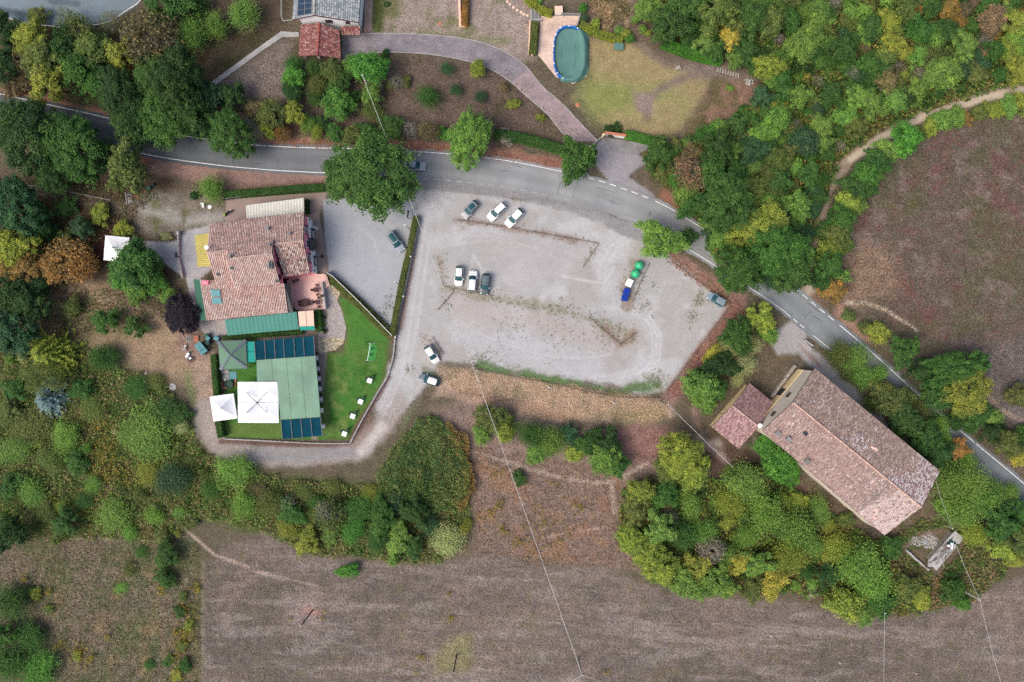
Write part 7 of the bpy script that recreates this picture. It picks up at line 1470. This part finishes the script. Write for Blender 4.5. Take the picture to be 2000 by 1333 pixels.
for lab, x, y, c in (("pale green low plant in the bed by the cobbled path, upper", 633.5, 620, (.09,.11,.05)), ("yellow-green low plant in the bed by the cobbled path, middle", 634, 634, (.28,.3,.05)), ("dark low plant in the bed by the cobbled path, lower", 637, 646, (.07,.09,.05))):
    t = thing("border_plant", lab, "plant", P(x, y, 0)); rr2 = np.random.default_rng(int(y)); d = unit(rr2.normal(size=(180,3)) + np.array([0,0,.3])); V, F = leaves(d*np.array([.42,.42,.3])*(.6+.4*rr2.random((180,1))) + np.array([0,0,.25]), d, .1, rr2, .4); o = mesh_np("foliage", V, F, M['leaf'], t, shade=rr2.random(180), local=True); o.color = (*c, 1)
sw_ = thing("swing_set", "white framed swing set with two seats on the lawn", "swing", P(720.5, 688, 0)); a, b = P(723.7,671,2.1), P(717.5,704.7,2.1)
MB().tube(a, b, .06, n=8).build("top_bar", M['white'], sw_)
for e in (a, b):
    for s in (-1, 1): MB().tube(e, (e.x + s*.75, e.y, 0), .04, n=6).build("leg", M['white'], sw_)
for t_ in (.33, .67):
    p = a.lerp(b, t_); s_ = MB().bevbox((p.x+.1, p.y, .5), (.3,.55,.05), .02).build("swing_seat", M['bindark'], sw_)
    for d in (-.24,.24): MB().tube((p.x, p.y+d, 2.08),(p.x+.1, p.y+d, .5),.012,n=4).build("chain", M['metalgrey'], s_)
o = MB().slab([P(x, y) + Vector((0,0,.05)) for x, y in ((721,672),(737,675),(733,705),(717,704))][::-1], .03).build("swing_mat", mat("mat_green", A(70,150,70), .9)); props(o, "bright green play mat under the swing set", "mat")
tub = thing("garden_tub", "round dark water tub in a brick corner behind the gazebos", "tub", P(450, 751, 0)); c0 = wl(tub)
MB().lathe([(.7,0),(.75,.7),(.82,.75),(.7,.75),(.66,.55),(.02,.55)], tuple(c0), 20).build("tub_body", M['greenmetal'], tub, smooth=False)
junk("brick_kerb", "L shaped terracotta kerb round the water tub", "kerb", 440, 752, [("kerb", 433.5, 752, .15, (.3,1.1,.3), 0, 'orange'), ("kerb", 442, 758, .15, (1.9,.3,.3), .03, 'orange'), ("kerb", 460, 748, .12, (.35,1.4,.24), -.1, 'orange')])
for i, (x, y, sx, sy) in enumerate(((440,727,1.4,.7),(455,734,1.5,1.6),(442,737,1.3,1.1))):
    o = MB().bevbox(tuple(P(x, y))[:2] + (.06,), (sx, sy, .1), .02, .03).build("paving_slab", M['concrete' if i != 1 else 'binlid']); props(o, ["narrow grey slab below the green pavilion", "large bluish slab right of the water tub", "grey slab between pavilion and water tub"][i], "slab")
o = MB().bevbox((*P(441,742)[:2], .2), (.35,.35,.35), .05).build("white_box", M['white']); props(o, "little white box beside the water tub", "box")
# ------------------------------------------------------------------ small scattered things
mh = MB().lathe([(.68,0),(.7,.1),(.62,.14),(.02,.16)], tuple(P(337.5,756)), 22).build("manhole_cover", M['concrete']); props(mh, "round pale concrete manhole cover in the grass left of the gazebo", "manhole")
o = MB().lathe([(.22,0),(.38,.03),(.38,.1),(.22,.12)], tuple(P(410,405)), 16).build("white_ring", M['white']); props(o, "white ring lying behind the restaurant near the feathery tree", "ring")
junk("white_crate", "white crate on the rough ground behind the restaurant", "crate", 398, 402, [("crate_box", 398, 402, .2, (.45,.8,.4), .05, 'white'), ("crate_lid", 396, 398.5, .2, (.7,.3,.2), .1, 'white')])
o = MB().lathe([(.34,0),(.36,.5),(.3,.55),(.02,.5)], tuple(P(293,369)), 14).build("water_butt", M['greencanopy']); props(o, "green water butt beside the slope left of the yard", "barrel")
o = MB().lathe([(.3,0),(.32,.5),(.26,.55),(.02,.5)], tuple(P(300.5,362)), 14).build("water_butt", M['bindark']); props(o, "darker water butt just above the green one", "barrel")
junk("timber_stack", "small stack of orange timber by the concrete ramp", "timber", 269, 385, [("plank", 267+i*1.6, 384+i*.9, .15+.03*i, (.9,.13,.14), -.35, 'orange') for i in range(4)])
junk("bed_frame", "grey metal bed frame lying on the slope", "frame", 293, 383, [("bar", 290, 388, .2, (3.2,.07,.07), -.14, 'metalgrey'), ("bar", 305, 383, .2, (.07,1.4,.07), .1, 'metalgrey'), ("bar", 299, 382, .2, (.07,1.4,.07), .1, 'metalgrey'), ("bar", 297, 377, .2, (1.4,.06,.06), -.14, 'metalgrey')])
junk("concrete_ramp", "narrow grey concrete ramp on the slope", "ramp", 252, 386, [("ramp_bed", 253, 388, .06, (1.4,2.2,.1), .1, 'darkconc'), ("kerb", 248, 388, .15, (.12,2.4,.3), .1, 'concrete')])
junk("yard_wall", "low concrete wall splitting the service yard", "wall", 352, 480, [("wall_run", 351.5, 478, .4, (.25,4.6,.8), .02, 'concrete'), ("wall_run", 356, 525, .4, (.25,4.0,.8), .2, 'concrete'), ("pillar", 352.5, 457.5, .6, (.7,.9,1.2), .1, 'metalgrey')])
junk("drain_cover", "rusty square drain cover in the service yard", "drain", 347, 498, [("cover", 347, 498.5, .05, (1.1,1.0,.06), .03, 'rust')])
junk("drain_cover", "reddish drain cover on the yellow lawn by the drive", "drain", 1128, 206, [("cover", 1128, 206, .05, (.7,.8,.06), .5, 'orange')]); junk("drain_cover", "reddish drain cover on the villa's bare lawn", "drain", 859, 47, [("cover", 859, 47, .05, (.6,.6,.06), .1, 'orange')])
junk("lawn_stone", "grey boulder on the yellow lawn", "stone", 1324, 134, [("boulder", 1324, 134, .25, (.9,.8,.5), .4, 'stone')])
junk("notice_board", "dark notice board on legs at the forecourt entrance", "sign", 799, 421, [("board", 799, 421.5, 1.5, (.12,1.5,1.1), -.12, 'greenmetal'), ("leg", 799.4, 415, .5, (.08,.08,1.0), 0, 'darkmetal'), ("leg", 799.6, 428, .5, (.08,.08,1.0), 0, 'darkmetal')])
junk("door_planter", "dark square pot on the paving before the restaurant front", "plant pot", 630, 501.5, [("pot", 630, 501.5, .25, (.55,.5,.5), .05, 'blackplastic')])
o = MB().lathe([(.2,0),(.22,.05),(.04,.08),(.04,1.6),(.2,1.65),(.2,1.7)], tuple(P(619.5,446.5)), 12).build("round_lamp", M['white']); props(o, "white round lamp on the path before the restaurant front", "lamp")
for i, (x, y) in enumerate(((802.2,501.5),(787.7,579.3),(772.3,659))):
    p = P(x, y, 1.4); t = thing("fence_lamp", f"white globe lamp on the boundary fence, {OW[i]} from the road", "lamp", (p.x, p.y, 0), group="globe lamps on the boundary fence"); MB().tube((p.x,p.y,0),(p.x,p.y,1.35),.03,n=6).build("stem", M['darkmetal'], t); MB().lathe([(.02,0),(.13,.05),(.16,.15),(.13,.26),(.02,.31)], (p.x,p.y,1.33), 12).build("globe", M['white'], t)
for lab, bx, by, tx, ty, hh in (("lamp post leaning over the forecourt by the notice board", 803.5, 451, 791, 440, 3.2), ("short lamp post by the weeds in the forecourt", 781, 555, 770.5, 551, 2.2)):
    a, b = P(bx, by), P(tx, ty, hh); t = thing("lamp_post", lab, "lamp post", a); MB().tube(a, (b.x,b.y,hh), .05, n=6).build("post", M['darkmetal'], t); MB().bevbox((b.x,b.y,hh+.04),(.4,.3,.14),.03).build("lamp_head", M['whiterail'], t)
# pale stones lying in the fields
rs_ = np.random.default_rng(91)
STN = [(1091,1216,6,"pale stone beside the power line in the mown field"),(1196,1219,5,"pale stone left of the wood in the mown field"),(1045,1295,5,"pale stone near the lower pole in the mown field"),(1506,1243,6,"largest pale stone below the wood in the mown field"),(1640,1295,6,"pale stone pair near the bottom edge at right"),(1789,1316,5,"pale stone at the bottom edge near the wire"),(938,1243,5,"pale stone above the greenish field patch"),(523,1105,4,"pale stone at the upper left of the mown field"),(286,729,6,"pale stone in the scrub left of the manhole"),(712,138+0,3,"pale stone by the utility pole")]
for x, y, s, lab in STN:
    p = P(x, y); o = MB().bevbox((p.x,p.y,.08), (s*.09, s*.07, .2), .05, rs_.random()*3).build("field_stone", M['stone']); props(o, lab, "stone")
# ------------------------------------------------------------------ poles and wires
def pole(label, base, hgt, m='pole', r0=.13, arm=False, name="utility_pole"):
    a = P(*base); t = thing(name, label, "pole", a); MB().tube((a.x,a.y,-.1),(a.x,a.y,hgt),r0,r0*.7,8).build("shaft", M[m], t)
    if arm: MB().box((a.x,a.y,hgt-.3),(1.4,.1,.1),.4).build("cross_arm", M[m], t)
    for s in (-1,1): MB().lathe([(.03,0),(.07,.05),(.05,.16)], (a.x+s*.12,a.y,hgt-.05), 8).build("insulator", M['white'], t)
    return Vector((a.x, a.y, hgt))
def wire(label, a, b, sag=.8, r=.035, n=24, m='wire'):
    t0 = MB(); pts = [a.lerp(b, k/n) - Vector((0,0,sag*4*(k/n)*(1-k/n))) for k in range(n+1)]
    for p, q in zip(pts[:-1], pts[1:]): t0.tube(p, q, r, n=5, caps=False)
    props(t0.build("overhead_wire", M['faintwire' if r < .024 else 'wire']), label, "wire")
p1 = pole("white concrete pole among the garden trees below the villa", (721,171), 6.2, 'whiterail', .15)
p2 = pole("utility pole at the lower edge of the gravel lot", (929,715), 8.0); p3 = pole("utility pole in the mown field near the bottom edge", (1130,1284), 7.2, arm=True)
pole("dark wooden pole on the bare red patch of the mown field", (610,1193), 7.0, 'darkpole', .15); pole("dark wooden pole in the greenish patch of the mown field", (892,1279), 7.2, 'darkpole', .15)
p6 = pole("pale pole at the field corner below the concrete slab", (1877,1152), 5.4, 'whiterail', .13); p7 = pole("short pole at the lower edge of the barn wood", (1712,1186), 3.0, 'pole', .1); p8 = pole("utility pole at the lot's lower right corner", (1289,784), 6.5)
p9 = pole("thin pole beside the upper end of the concrete slab", (1845,1026), 2.4, 'whiterail', .06)
wire("pale wire from the garden pole over the road to the lot pole", p1, p2, .9, .04); wire("pale wire from the lot pole across the waste ground to the field pole", p2, p3, .8, .045)
wire("thin wire crossing the mown field to the field pole", P(-60, 850, 6), p3, 1.2, .012, 40); wire("wire leaving the field pole to the lower left", p3, P(1060, 1380, 7)); wire("wire leaving the field pole to the lower right", p3, P(1330, 1400, 7))
wire("thin wire over the lot to its corner pole", P(1274, 670, 5.5), p8, .3, .016); wire("pale wire from the lot's corner pole towards the barn trees", p8, P(1432, 914, 4), .3, .04)
wire("green wire from the barn corner to the concrete slab", P(1828, 940, 5.5), p9, .3, .025); wire("wire from the concrete slab to the field corner pole", P(1868, 1066, 2.0), p6, .3, .03); wire("wire from the field corner pole to the bottom edge", p6, P(1975, 1400, 5.4), .5, .03)
wire("thin wire from the short wood pole to the bottom edge", p7, P(1727, 1400, 3.5), .2, .025)
for lab, x, y in (("white marker post on the dry bank, left", 1072, 757), ("white marker post on the dry bank, right", 1199, 787), ("pale marker block at the foot of the lot pole", 932, 724)):
    p = P(x, y, .5); t = thing("marker_post", lab, "post", (p.x,p.y,0)); MB().tube((p.x,p.y,0),(p.x,p.y,.9),.12,.1,8).build("shaft", M['white'], t); MB().bevbox((p.x+.45,p.y-.1,.08),(.8,.25,.14),.03,-.4).build("foot_slab", M['binlid'], t)
